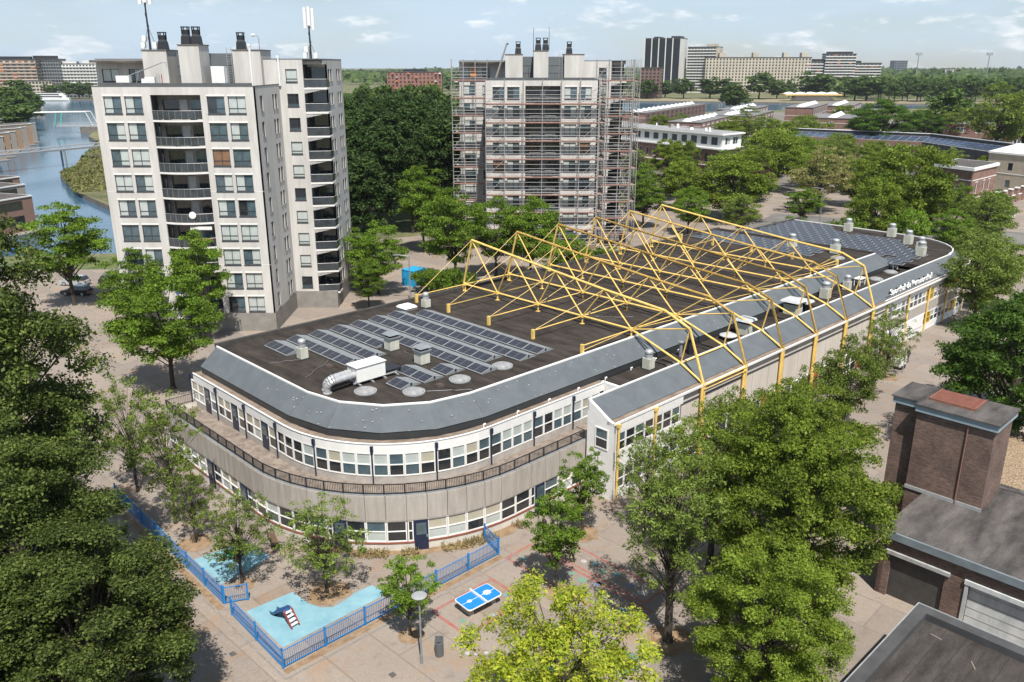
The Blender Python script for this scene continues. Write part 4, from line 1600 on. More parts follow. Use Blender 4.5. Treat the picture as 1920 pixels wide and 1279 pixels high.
    # right wing front
    grid_wall(T, HW, FW, 0, 3.25, PL, 33.7, [(.95, 2.45)], rows_w, CONC_T, pick=lambda: [G_BLUE, G_DARK] if rt.random() < .5 else [G_PALE, G_PALE], mull=0, split=.24, sill=FRAME_DK)
    MB().box(HW, BX1, FW - .02, BY, 0, PL).build('plinth', CONC_G, T)
    MB().box(BX0, HW, FW - .02, BY, 0, PL).build('plinth', CONC_G, T)
    # corner loggias of the right wing
    for k in range(10):
        zf = 32.5 - 3.1 * k - 2.35
        fr = [(13.0, FW - .0), (15.9, FW + .55), (15.9, 13.6), (13.0, 13.6)]
        b = MB().prism(fr, zf - .22, zf).build('balcony', WHITEC, T)
        MB().add([(13.0, FW + .02, zf - .22), (15.7, FW + .6, zf - .22), (13.0, FW + .02, zf - .75)], [(0, 1, 2), (2, 1, 0)]).build('slab_wedge', WHITEC, b)
        MB().strip([(13.05, FW + .06, zf + .05), (15.85, FW + .6, zf + .05), (15.85, 13.5, zf + .05)], [(13.05, FW + .06, zf + 1.05), (15.85, FW + .6, zf + 1.05), (15.85, 13.5, zf + 1.05)]).build('balustrade', RAILGLASS, b)
        MB().path([(13.05, FW + .05, zf + 1.08), (15.85, FW + .59, zf + 1.08), (15.87, 13.5, zf + 1.08)], .035, 5).build('handrail', METAL_D, b)
        MB().box(13.0, 15.4, 13.55, 13.6, zf, zf + 2.6).build('glass_door', G_DARK, b)
        for q in range(2):
            x = rb.uniform(13.4, 15.2)
            MB().obox((x, rb.uniform(12, 13), zf), (.5, .4, rb.uniform(.5, .9)), rb.uniform(0, 3), .8).build('balcony_furniture', rb.choice(CLUT), b)
    MB().box(13.0, BX1, 13.6, 13.8, PL, 33.7).build('wall', CONC_T, T)
    MB().box(13.0, BX1, FW + .3, 13.6, 33.1, 33.72).build('wall', CONC_T, T)
    grid_wall(T, BX1, 13.6, math.pi / 2, BY - 13.6, PL, 33.7, [(.7, 1.7), (2.3, 3.3), (6.4, 7.4), (8, 9)], rows_w, CONC_T, pick=dark_glass, mull=0, sill=CONC_G)
    # left wing front, above and beside the front wing
    grid_wall(T, BX0, 13.0, 0, -HW - BX0 + 4.7, PL, 33.7, [(.7, 3.0), (4.3, 5.7)], rows_w, CONC_T, pick=flat_glass, sill=FRAME_DK)
    MB().box(BX0, BX0 + .25, 13.25, BY, PL, 33.7).build('wall', CONC_T, T)
    for k in range(10):
        zf = 32.5 - 3.1 * k - 2.35
        b = MB().box(BX0 - 1.0, BX0, 15, 19, zf - .22, zf).build('balcony', WHITEC, T)
        MB().box(BX0 - 1.0, BX0 - .95, 15, 19, zf, zf + 1.05).build('balustrade', RAILGLASS, b)
    MB().box(BX0 + .1, BX1 - .1, FW + .1, BY, 33.3, 33.6).build('flat_roof', GREYROOF, T)
    MB().box(BX0 - .02, -5, 12.98, 13.25, 33.7, 33.8).box(HW - 2, BX1 + .02, FW - .02, FW + .25, 33.7, 33.8).box(BX1 - .23, BX1 + .02, FW + .25, BY, 33.7, 33.8).build('coping', PARAP, T)
    MB().box(HW - 2, HW, FW, FW + .2, 30.4, 33.7).build('wall', CONC_T, T)
    # roof cores between the wings
    MB().box(-6.4, -3.3, 7.6, 13.2, 30.4, 34.75).build('shaft_block', CONC_T, T)
    MB().box(-1.35, 1.25, 6.5, 10.2, 30.4, 35.35).build('shaft_block', CONC_T, T)
    MB().box(4.3, 7.9, 10.0, 15, 30.4, 34.8).build('shaft_block', CONC_T, T)
    MB().box(-3.3, 4.3, 10.8, 11.2, 30.4, 34.45).build('grey_screen', PANELG, T)
    for z in (31.6, 32.9):
        MB().box(-3.3, 4.3, 10.76, 10.8, z, z + .06).build('panel_joint', PARAP, T)
    for x0, x1, y0, y1, z in ((-6.4, -3.3, 7.6, 13.2, 34.75), (-1.35, 1.25, 6.5, 10.2, 35.35), (4.3, 7.9, 10, 15, 34.8)):
        MB().box(x0 - .08, x1 + .08, y0 - .08, y1 + .08, z, z + .12).build('coping', mat('brown_coping', (.16, .13, .11), .8, .1), T)
    cowl_chimney(T, -4.1, 9.0, 34.87)
    cowl_chimney(T, -.55, 7.6, 35.47)
    cowl_chimney(T, .75, 7.6, 35.47)
    cowl_chimney(T, 5.2, 11.2, 34.92)
    lad = MB()
    for x in (3.35, 3.95):
        lad.box(x - .03, x + .03, 10.6, 10.68, 30.4, 35.2)
    for k in range(15):
        lad.box(3.35, 3.95, 10.6, 10.66, 30.7 + k * .3, 30.75 + k * .3)
    lad.build('ladder', METAL, T)
    return T


T1 = make_tower('tall pale concrete apartment tower with curved balconies beside the canal', -40.45, 104.4, False)
T2 = make_tower('pale concrete apartment tower wrapped in scaffolding behind the yellow trusses', 5.2, 150.0, True)
DISH = mat('antenna_white', (.75, .75, .73), .5, .05, 2)
# rooftop antennas and gear of the nearer tower
def antenna(label, x, y, z, h, panels, lean=0.0):
    t = thing('antenna_mast', label, 'antenna', (x, y, z))
    MB().tube((0, 0, 0), (0, 0, h), .14, .08, 8).build('mast', BLACK, t)
    for k in range(6):
        MB().tube((.14 * (-1) ** k, 0, h * k / 6), (.14 * (-1) ** (k + 1), 0, h * (k + 1) / 6), .04, .04, 4).build('lattice_bar', BLACK, t)
    for dx, dy, z0, z1, w in panels:
        MB().box(dx - w / 2, dx + w / 2, dy - .12, dy + .12, z0, z1).build('antenna_panel', DISH, t)
        MB().tube((0, 0, z0 + .3), (dx, dy, z0 + .3), .05, .05, 5).build('bracket', METAL_D, t)
        MB().tube((0, 0, z1 - .4), (dx, dy, z1 - .4), .05, .05, 5).build('bracket', METAL_D, t)
    for a in (0, 2.1, 4.2):
        MB().tube((math.cos(a) * .9, math.sin(a) * .9, 0), (0, 0, h * .35), .05, .05, 4).build('stay', METAL_D, t)
    for dx, dz in ((-.7, .2), (.75, .2), (-.5, 1.0)):
        MB().obox((dx, -.3, dz), (.5, .4, .7), 0, 1).build('equipment_box', DISH, t)
    return t


antenna('tall dark mast with white antenna panels on the canal tower, leftmost', -40.45 - 5.9, 104.4 + 9.3, 34.87, 8.4, [(-.55, -.1, 5.4, 8.3, .42), (.1, -.25, 5.6, 8.6, .42), (.65, .1, 5.4, 8.2, .4)])
antenna('slim lattice mast with white antenna panels on the tower\'s right wing roof', -40.45 + 13.2, 104.4 + 15.5, 33.7, 6.6, [(-.45, -.1, 4.0, 6.6, .38), (.1, -.25, 4.3, 6.7, .36), (.55, .1, 3.8, 6.5, .34)])
t = thing('roof_cabinet', 'large white equipment cabinet on the front roof of the canal tower', 'cabinet', (-40.45 + 2.9, 104.4 + 8.3, 30.42))
MB().box(-.85, .85, -.5, .5, .25, 2.45).build('casing', DISH, t)
MB().box(-.8, .8, -.53, -.5, .35, 2.35).build('front_panel', DISH, t)
MB().box(.9, 1.15, -.4, .4, .3, 2.4).build('cooling_unit', METAL, t)
for x in (-.7, .7):
    MB().box(x - .1, x + .1, -.5, .5, 0, .25).build('foot', METAL_D, t)
t = thing('facade_hoist', 'white window-cleaning hoist with long jib on the canal tower roof', 'hoist', (-40.45 - 6.6, 104.4 + 2.6, 30.42))
MB().box(-1.1, .5, -.4, .4, .55, 1.35).build('counterweight', DISH, t)
MB().box(-1.3, 1.0, -.5, .5, .3, .5).build('chassis', BLACK, t)
for x in (-1, .8):
    for y in (-.45, .45):
        MB().tube((x, y - .06, .2), (x, y + .06, .2), .2, .2, 10).build('wheel', BLACK, t)
MB().tube((0, 0, 1.2), (4.6, .2, 2.9), .07, .05, 6).build('jib', METAL_D, t)
MB().tube((4.6, .2, 2.9), (5.0, .2, 2.85), .06, .06, 6).tube((5.0, .2, 2.9), (5.0, .2, 2.3), .03, .03, 4).build('jib_head', METAL_D, t)
MB().tube((1.2, 0, .5), (1.6, 0, 1.75), .05, .05, 5).build('stay', METAL_D, t)
t = thing('roof_rack', 'white rack and boxes beside the hoist on the canal tower roof', 'roof equipment', (-40.45 - 3.9, 104.4 + 3.2, 30.42))
MB().box(-.6, .6, -.3, .3, .1, 1.2).build('box', DISH, t)
MB().obox((-.9, 0, 0), (.5, .5, 1.0), .3, .7).build('box', DISH, t)
for x in (.8, 1.1, 1.4):
    MB().box(x - .04, x + .04, -.04, .04, 0, 1.5).build('stand', CLUT[1] if x > 1.3 else METAL, t)
for dx, z1 in ((6.6, 35.3), (9.9, 33.9)):
    t = thing('rainwater_pipe', 'white roof pipe on the %s of the canal tower' % ('tall shaft' if dx < 8 else 'right wing wall'), 'pipe', (-40.45 + dx, 104.4 + 9.85 if dx < 8 else 104.4 + 10.85, 30.4))
    MB().tube((0, 0, 0), (0, 0, z1 - 30.4), .14, .14, 8).build('pipe', DISH, t)
    MB().box(-.2, .2, -.15, .15, z1 - 30.4, z1 - 30.1).build('hopper', DISH, t)
t = thing('roof_lamp', 'small curved roof lamp post at the right shaft of the canal tower', 'lamp', (-40.45 + 7.6, 104.4 + 11, 34.9))
MB().path([(0, 0, 0), (0, 0, 1.4), (-.2, 0, 1.75), (-.6, 0, 1.8)], .05, 6).build('post', METAL_D, t)
MB().lathe(-.7, 0, [(.1, 1.6), (.28, 1.75), (.2, 1.95), (.03, 2.0)], 10).build('lamp_head', DISH, t)
t = thing('mobile_crane', 'grey davit crane leaning up on the scaffolded tower roof', 'crane', (5.2 - 8.0, 150 + 3.0, 30.42))
MB().box(-.7, .7, -.5, .5, 0, .5).build('base', METAL_D, t)
MB().tube((0, 0, .4), (1.9, .3, 6.1), .2, .12, 8).build('jib', mat('crane_grey', (.25, .22, .19), .6, .1), t)
MB().tube((1.9, .3, 6.1), (2.2, .3, 6.0), .14, .14, 8).build('jib_head', BLACK, t)
for k in range(2):
    t = thing('aerial', 'thin black whip aerial above the centre shaft of the scaffolded tower, %s one' % ('left', 'right')[k], 'antenna', (5.2 + (-1.4, 1.35)[k], 150 + 7, 35.45))
    MB().tube((0, 0, 0), (0, 0, 3.9), .06, .03, 5).build('rod', BLACK, t)
    MB().box(-.1, .1, -.1, .1, 0, .2).build('base', METAL_D, t)
t = thing('roof_barrier', 'orange board leaning on the left roof of the scaffolded tower', 'board', (5.2 - 12.3, 150 + 12.2, 31.0))
MB().box(-.5, .5, -.06, .06, 0, 1.6).build('board', mat('orange_board', (.7, .22, .03), .6, .05), t)
MB().box(-.55, -.45, -.1, .1, 0, 1.7).build('post', METAL, t)

# ------------------------------------------------------------------ scaffolding round the second tower
SC_T = mat('scaffold_tube', (.34, .33, .32), .55, .15, 2)
SC_D = mat('scaffold_deck', (.26, .18, .145), .85, .25, 1.5)
SC_R = mat('scaffold_red', (.33, .19, .155), .7, .2, 2)


def scaffold(label, ox, oy, ang, n, bay, top, first=0.4, dep=1.0, brace=(0,)):
    t = thing('scaffolding', label, 'scaffolding', (ox, oy, 0), ang, 'scaffolding round the tower')
    levels = [first + 3.1 * k for k in range(int((top - first) / 3.1) + 1)]
    std = MB().tube((0, 0, 0), (0, 0, top + 1.1), .06, .06, 5).mesh('standard', SC_T)
    deck = MB().box(.03, bay - .03, -dep + .05, -.05, -.1, 0).mesh('deck', SC_D)
    toe = MB().box(.02, bay - .02, -dep - .05, -dep, 0, .2).mesh('toe_board', SC_R)
    railm = MB()
    for z in (.5, 1.0, 1.6, 2.3):
        r = .048 if z < 1.3 else .036
        railm.tube((0, -dep - .03, z), (bay, -dep - .03, z), r, r, 4)
    railm = railm.mesh('guard_rail', SC_T)
    brm = MB().tube((0, -dep - .08, .1), (bay, -dep - .08, 3.1), .04, .04, 4).mesh('brace', SC_T)
    trm = MB().tube((0, 0, 0), (0, -dep, 0), .035, .035, 4).mesh('transom', SC_T)
    for i in range(n + 1):
        for y in (0, -dep):
            obj('standard', std, t, (i * bay, y, 0))
        for z in levels:
            obj('transom', trm, t, (i * bay, 0, z - .1))
    for i in range(n):
        for z in levels:
            obj('deck', deck, t, (i * bay, 0, z))
            obj('toe_board', toe, t, (i * bay, 0, z))
            obj('guard_rail', railm, t, (i * bay, 0, z))
            if i in brace:
                obj('brace', brm, t, (i * bay, 0, z))
    return t


x0, y0 = 5.2, 150.0
scaffold('main scaffolding of tubes and red decks across the tower front', x0 - 9.75, y0 - .35, 0, 6, 3.25, 29.6, 1.8, brace=(0, 5))
scaffold('scaffolding on the tower\'s left wing beside the dark wood', x0 - 16.2, y0 + 10.3, 0, 3, 2.15, 32.9, 2.4, brace=(0,))
scaffold('scaffolding on the tower\'s right wing, facing front', x0 + 10.0, y0 + 8.2, 0, 3, 2.2, 32.9, 2.4, brace=(0, 2))
scaffold('scaffolding round the right flank of the tower', x0 + 17.0, y0 + 8.6, math.pi / 2, 5, 2.6, 32.9, 2.4, brace=(1, 3))
scaffold('narrow scaffolding tower against the side of the front wing', x0 + 10.1, y0 + .6, math.pi / 2, 3, 2.4, 30.0, 1.8, brace=(0,))
# ------------------------------------------------------------------ trees
LM = dict(
    dark=leaf_mat('leaf_dark', (.024, .040, .009), (.056, .080, .016), (.130, .155, .042), .25),
    honey=leaf_mat('leaf_honey', (.058, .110, .012), (.098, .162, .017), (.152, .218, .030), .33),
    maple=leaf_mat('leaf_maple', (.060, .096, .012), (.112, .156, .018), (.185, .222, .034), .32),
    chest=leaf_mat('leaf_chestnut', (.026, .062, .010), (.052, .100, .014), (.098, .155, .025), .27),
    olive=leaf_mat('leaf_olive', (.070, .104, .018), (.112, .156, .028), (.170, .210, .052), .32),
    yellow=leaf_mat('leaf_yellow', (.135, .19, .018), (.245, .285, .030), (.37, .36, .042), .38),
    wood=leaf_mat('leaf_wood', (.020, .042, .012), (.037, .067, .017), (.062, .096, .026), .22),
    far=leaf_mat('leaf_far', (.030, .058, .015), (.054, .090, .021), (.085, .125, .031), .2),
    tan=leaf_mat('leaf_tan', (.12, .125, .04), (.19, .18, .07), (.265, .235, .11), .3),
    purple=leaf_mat('leaf_purple', (.05, .03, .03), (.075, .045, .035), (.10, .07, .045), .2))


def leaf_mesh(name, P, Nrm, size, m, rng, aspect=.62):
    n = len(P)
    size = size * np.clip(rng.lognormal(-.05, .38, (n, 1)), .4, 1.9)
    Nrm = Nrm / (np.linalg.norm(Nrm, axis=1, keepdims=True) + 1e-9)
    t = rng.normal(size=(n, 3))
    t -= (t * Nrm).sum(1, keepdims=True) * Nrm
    t /= (np.linalg.norm(t, axis=1, keepdims=True) + 1e-9)
    b = np.cross(Nrm, t)
    v = np.empty((n, 4, 3))
    v[:, 0] = P - t * size * .5
    v[:, 1] = P + b * size * .5 * aspect - t * size * .05
    v[:, 2] = P + t * size * .5 + Nrm * size * .10
    v[:, 3] = P - b * size * .5 * aspect - t * size * .05
    me = bpy.data.meshes.new(name)
    me.vertices.add(n * 4)
    me.loops.add(n * 4)
    me.polygons.add(n)
    me.vertices.foreach_set('co', v.reshape(-1).astype(np.float32))
    me.loops.foreach_set('vertex_index', np.arange(n * 4, dtype=np.int32))
    me.polygons.foreach_set('loop_start', np.arange(0, n * 4, 4, dtype=np.int32))
    me.polygons.foreach_set('loop_total', np.full(n, 4, dtype=np.int32))
    me.materials.append(m)
    me.update(calc_edges=True)
    return me


class Proto:
    pass


def make_proto(seed, H, bot, rx, n_clump, clump_r, n_leaf, leaf, m, flat=.75, shell=.45, trunk_r=.25, limbs=14, shape='ell', aspect=.62, trunks=1, up=.5, twigs=0):
    rng = np.random.default_rng(seed)
    cz, hz = (H + bot) / 2, (H - bot) / 2
    C = []
    while len(C) < n_clump:
        p = rng.normal(size=3)
        p /= np.linalg.norm(p)
        p *= rng.uniform(shell, 1.0) ** .8
        if shape == 'cone' and math.hypot(p[0], p[1]) > .25 + .75 * (1 - p[2]) / 1.6:
            continue
        if shape == 'low' and p[2] < -.55:
            p[2] *= .6
        k = 1 - clump_r / max(rx, .1) * .75
        c = np.array([p[0] * rx * k, p[1] * rx * k, cz + p[2] * (hz - clump_r * flat * .7)])
        C.append(c * np.array([1, 1, 1]))
    C = np.array(C)
    cr = clump_r * rng.uniform(.6, 1.25, n_clump)
    w = cr ** 2
    idx = rng.choice(n_clump, n_leaf, p=w / w.sum())
    d = rng.normal(size=(n_leaf, 3))
    d /= np.linalg.norm(d, axis=1, keepdims=True)
    d[:, 2] = np.where(d[:, 2] < -.35, -d[:, 2] * .6, d[:, 2])
    r = rng.random((n_leaf, 1)) ** .45
    off = d * r * cr[idx][:, None] * np.array([1, 1, flat])
    off += rng.normal(size=(n_leaf, 3)) * cr[idx][:, None] * .10
    P = C[idx] + off
    P[:, 2] = np.maximum(P[:, 2], .3)
    N = d * .6 + np.array([0, 0, up]) + rng.normal(size=(n_leaf, 3)) * .55
    pr = Proto()
    pr.H, pr.rx = H, rx
    pr.crown = leaf_mesh('crown', P, N, leaf, m, rng, aspect)
    # trunk and limbs
    mb = MB()
    rr = random.Random(seed)
    z1 = bot + (H - bot) * .45
    top = []
    for q in range(trunks):
        ox, oy = (0, 0) if trunks == 1 else (rr.uniform(-.3, .3), rr.uniform(-.3, .3))
        pts = [(ox, oy, 0)]
        n = 5
        for k in range(1, n + 1):
            pts.append((ox + rr.uniform(-.12, .12) * k * rx * .06 * (3 if trunks > 1 else 1), oy + rr.uniform(-.12, .12) * k * rx * .06 * (3 if trunks > 1 else 1), z1 * k / n))
        mb.tube((ox, oy, -.1), (ox, oy, .35), trunk_r * 1.45, trunk_r * 1.02, 8)
        for k in range(n):
            mb.tube(pts[k], pts[k + 1], trunk_r * (1 - .5 * k / n), trunk_r * (1 - .5 * (k + 1) / n), 8)
        top.append(pts)
    order = sorted(range(n_clump), key=lambda i: -cr[i])[:limbs]
    for i in order:
        c = C[i]
        pts = top[i % trunks]
        zs = min(z1 * .98, max(bot * .75, c[2] * rr.uniform(.45, .7)))
        f = zs / z1 * 5
        k = min(4, int(f))
        a = Vector(pts[k]).lerp(Vector(pts[k + 1]), f - k)
        mid = a.lerp(Vector(c), .5) + Vector((0, 0, rx * .06))
        r0 = trunk_r * .42 * min(1.0, (26 / limbs) ** .65)
        mb.tube(a, mid, r0, r0 * .6, 5, False)
        mb.tube(mid, c, r0 * .6, r0 * .2, 5, False)
        for q in range(twigs):
            e = Vector(c) + Vector((rr.uniform(-1, 1), rr.uniform(-1, 1), rr.uniform(-.3, .9))) * float(cr[i])
            mb.tube(mid.lerp(Vector(c), rr.uniform(.3, 1)), e, r0 * .22, r0 * .06, 4, False)
    pr.trunk = mb.mesh('trunk', BARK)
    return pr


PT = dict(
    dark=make_proto(1, 24.5, 2.5, 7.2, 300, 1.15, 150000, .17, LM['dark'], .72, .5, .5, 60, twigs=3),
    maple=make_proto(2, 15.4, 1.0, 6.8, 280, .88, 110000, .155, LM['maple'], .5, .45, .38, 60, twigs=2),
    chest=make_proto(3, 17, 3.0, 7.5, 210, 1.2, 70000, .22, LM['chest'], .6, .55, .42, 30),
    loose=make_proto(19, 12.6, 2.6, 4.4, 190, .6, 26000, .14, LM['maple'], .6, .3, .24, 90, aspect=.5, twigs=4),
    yellow=make_proto(4, 11.4, 2.4, 5.0, 190, .56, 32000, .155, LM['yellow'], 1.5, .25, .2, 60, aspect=.5, twigs=3),
    sparse=make_proto(5, 14, 3.2, 3.6, 210, .48, 17000, .14, LM['olive'], .95, .3, .26, 110, aspect=.5, twigs=5),
    small=make_proto(6, 7.0, 1.3, 2.9, 170, .33, 8200, .125, LM['olive'], .95, .3, .11, 100, aspect=.5, twigs=4),
    small2=make_proto(16, 7.0, 1.6, 2.3, 120, .38, 11000, .135, LM['honey'], .75, .3, .12, 40, aspect=.5, twigs=4),
    honey=make_proto(7, 13.5, 3.2, 6.6, 130, 1.25, 32000, .23, LM['honey'], .34, .4, .26, 44, twigs=2),
    honey2=make_proto(8, 14.0, 3.0, 5.2, 100, 1.15, 25000, .23, LM['honey'], .4, .35, .25, 36, twigs=2),
    round=make_proto(9, 15, 2.2, 8.0, 150, 1.6, 28000, .33, LM['maple'], .55, .5, .35, 24),
    tan=make_proto(10, 15.5, 2.5, 7.5, 110, 1.25, 13000, .28, LM['tan'], .5, .4, .28, 44, twigs=3),
    wood=make_proto(11, 27, 3.0, 5.0, 130, 1.3, 17000, .45, LM['wood'], 1.0, .55, .3, 12),
    wood2=make_proto(12, 27, 2.0, 5.6, 120, 1.45, 17000, .46, LM['wood'], .9, .55, .3, 12),
    far=make_proto(13, 18, 2.5, 8.0, 60, 2.3, 3600, 1.15, LM['far'], .75, .5, .4, 6),
    far2=make_proto(14, 18, 1.5, 6.5, 46, 2.2, 3000, 1.1, LM['far'], .85, .5, .4, 6),
    bush=make_proto(15, 4, .2, 3.0, 60, .7, 8000, .2, LM['honey'], .7, .4, .08, 10, trunks=3),
    dusk=make_proto(17, 13, 2.0, 5.6, 110, 1.1, 18000, .25, LM['olive'], .6, .45, .26, 30, twigs=2),
    purple=make_proto(18, 9, 2.0, 4.0, 40, 1.2, 7000, .28, LM['purple'], .7, .4, .2, 14),
)
rtree = random.Random(99)


def tree(kind, label, x, y, H, rx, rz=None, group=None, name='tree', cat='tree'):
    p = PT[kind]
    t = thing(name, label, cat, (x, y, 0), rtree.uniform(0, 6.28) if rz is None else rz, group)
    t.scale = (rx / p.rx, rx / p.rx, H / p.H)
    obj('trunk', p.trunk, t)
    obj('crown', p.crown, t)
    return t


# foreground
tree('dark', 'huge dark green tree filling the left edge of the picture', -31.0, 43.5, 27.6, 7.9, 1.0)
tree('dark', 'lower dark green tree in the bottom left corner before the blue fence', -20.6, 33.6, 12.7, 5.9, 4.0)
tree('dark', 'dark green tree squeezed between the huge one and the bottom left corner tree', -25.4, 38.0, 16.5, 5.7, 5.3)
tree('dark', 'dark green tree low in the bottom left corner under the others', -26.5, 31.0, 13.5, 5.2, 2.7)
tree('dark', 'dark green tree behind the huge one at the left edge', -44, 62, 17.5, 6.2, 2.2)
tree('maple', 'dense bright green tree in the lower right before the brick sheds', 16.9, 44.8, 15.0, 6.2, .6)
tree('maple', 'bushy bright green tree at the bottom edge left of the near shed', 13.4, 37.0, 10.0, 4.6, 2.1)
tree('loose', 'loose pale green tree between the thin-leaved and the dense tree', 13.6, 50.0, 13.0, 4.6, 5.0)
tree('maple', 'bright green tree behind the dense one, reaching to the hall wall', 21.0, 55.5, 12.0, 4.9, 3.0)
tree('chest', 'dark glossy green tree at the right edge beyond the brick tower shed', 42.3, 66, 15.2, 6.8, 1.5)
tree('chest', 'dark green tree behind the one at the right edge', 47.5, 75, 13.0, 5.4, 4.1)
tree('yellow', 'yellow-green young tree at the bottom edge near the table', 2.3, 32.4, 10.6, 5.2, .4)
tree('sparse', 'tall thin-leaved tree with leaning trunk right of the painted courts', 9.4, 42.4, 14.2, 3.7, 2.0)
tree('small', 'thin-leaved tree on the sandy notch of the light blue play surface', -12.2, 47.2, 7.2, 3.3, 1.0)
tree('small', 'bushy small tree over the second blue play surface', -18.1, 48.3, 7.2, 2.9, 3.3)
tree('small2', 'small round tree beside the street lamp outside the blue fence', -6.2, 42.9, 5.8, 1.95, .2)
tree('small2', 'slim small tree right of the table tennis table', 2.9, 47.4, 8.0, 2.4, 1.1)
tree('small2', 'slim leafy tree close to the white gable wall', 5.2, 54.5, 7.2, 2.0, 2.9)
tree('small', 'slender tree just inside the long side of the blue fence', -23.0, 53.3, 6.6, 2.0, 5.0)
tree('small', 'loose tree beside the dark corner of the concrete terrace', -25.5, 56.0, 11.0, 3.3, .3)
tree('small', 'loose tree with pale leaves left of the bench behind the huge tree', -30.5, 61, 10.5, 3.3, 2.3)
tree('small', 'wispy tree standing against the white wing windows', 9.8, 54.6, 9.2, 2.5, 4.0)
tree('dusk', 'wispy tree in front of the beige hall wall at the nearest columns', 17.5, 60.5, 9.6, 3.0, 1.2)
tree('small', 'airy tree in front of the beige hall wall near the third column', 25.4, 66.0, 9.4, 3.0, 2.2)
tree('dusk', 'airy tree in front of the hall wall near the fourth column', 31.0, 72.2, 10.0, 3.3, 5.5)
tree('small', 'airy tree near the walkers at the far part of the hall', 41.5, 87.3, 8.6, 3.2, .8)
tree('small', 'airy tree beside the sixth yellow column', 37.5, 81.0, 9.0, 2.9, 3.8)
# middle distance
tree('honey2', 'feathery green tree beside the parked cars at the left', -63.3, 116.8, 15.6, 6.2, .5)
tree('honey', 'broad feathery tree on the plaza left of the school corner', -36.4, 83.9, 13.4, 6.6, 1.1)
tree('honey', 'feathery tree in front of the canal tower, nearer the cars', -48.7, 104.0, 11.2, 5.2, 2.6)
tree('honey2', 'slim feathery tree climbing up before the tower balconies', -38.2, 99.5, 15.0, 3.9, 3.1)
tree('honey', 'feathery tree beside the canal tower foot, right of it', -20.2, 122.7, 11.4, 5.4, .9)
tree('honey2', 'small feathery tree at the corner of the canal tower path', -20.2, 114.0, 8.0, 3.0, 2.0)
tree('honey2', 'tall feathery tree on the path between the two towers', -16.4, 152.8, 16.8, 5.2, 4.4)
tree('honey', 'feathery tree before the left half of the scaffolded tower', -8.8, 128.0, 15.4, 6.8, 5.2)
tree('honey', 'feathery tree between the two before the scaffolded tower', -2.6, 134.0, 13.2, 5.8, 3.6)
tree('honey', 'feathery tree before the middle of the scaffolded tower', 2.9, 131.0, 13.8, 6.2, 1.9)
tree('honey2', 'low feathery tree behind the trusses at the back parapet', 7.8, 118.0, 10.8, 4.6, .6)
tree('bush', 'broad leafy shrub behind the school roof at the first truss', -7.8, 112.5, 7.0, 3.6, .6, None, 'shrub', 'shrub')
tree('bush', 'leafy shrub behind the back parapet between the trusses', 13.5, 124, 7.5, 4.2, 2.6, None, 'shrub', 'shrub')
tree('bush', 'leafy shrub beside the blue container', -12.5, 124, 4.0, 3.2, 1.6, None, 'shrub', 'shrub')
tree('honey2', 'green tree right behind the scaffolding flank', 30.6, 199, 11.5, 4.2, 1.0)
tree('maple', 'light yellow-green tree before the white-topped brick flats', 39.5, 216, 15.8, 5.4, 2.0)
tree('round', 'wide round green tree behind the farthest truss', 48.2, 185, 14.8, 10.2, .3)
tree('round', 'green tree right of the white-topped brick flats', 70.5, 232, 17.4, 10.4, 4.2)
tree('round', 'green tree beside the street behind the tan tree', 62.0, 216, 13.5, 6.2, 2.2)
tree('tan', 'loose brownish flowering tree by the street crossing', 71.5, 195.7, 16.0, 8.4, 1.7)
tree('purple', 'small purple-leaved tree left of the brownish one', 62.5, 212, 10.5, 4.0, .7)
tree('round', 'large green tree before the long building with the solar roof', 77.0, 165, 19.0, 9.8, 5.0)
tree('round', 'green tree left of the large one near the far school roof', 66.2, 152, 14.2, 5.6, 1.0)
tree('bush', 'round shrub at the back corner of the far school roof', 71.5, 149, 9.5, 4.4, 1.0, None, 'shrub', 'shrub')
tree('bush', 'shrub by the bicycle racks behind the far roof', 53.5, 158, 6.0, 4.4, 4.0, None, 'shrub', 'shrub')
tree('bush', 'dusty shrub behind the far solar field', 60.0, 150, 7.5, 4.6, 3.0, None, 'shrub', 'shrub')
tree('dusk', 'green tree beside the street lamp at the right', 87.2, 153, 11.5, 5.6, 2.4)
tree('dusk', 'olive green tree beyond the rounded far corner of the school', 61.0, 106, 12.4, 5.4, 5.6)
tree('dusk', 'olive green tree farther along beyond the rounded far corner', 68.0, 116, 11.0, 5.6, 1.6)
tree('dusk', 'olive tree between the school corner and the right street', 74.5, 131, 9.8, 5.4, 3.6)
# dense wood between the towers
k = 0
for row, (D, n) in enumerate([(172, 5), (186, 5), (203, 6), (224, 6), (250, 7)]):
    for i in range(n):
        x = -D * .232 + (D * .232 - D * .068) * (i + .5) / n + rtree.uniform(-1, 1)
        tree(('wood', 'wood2')[k % 2], 'tall dark green tree in the dense wood between the two towers', x, D + rtree.uniform(-3, 3), rtree.uniform(24, 27.5) if row else rtree.uniform(21, 25), rtree.uniform(4.6, 6.0), None, 'wood between the towers', 'wood_tree')
        k += 1
for i in range(4):
    tree('wood', 'tall dark green tree behind the canal tower on its right side', -26 - i * 4.5, 150 + i * 5, 19 + i, 4.5, None, 'trees behind the canal tower', 'wood_tree')
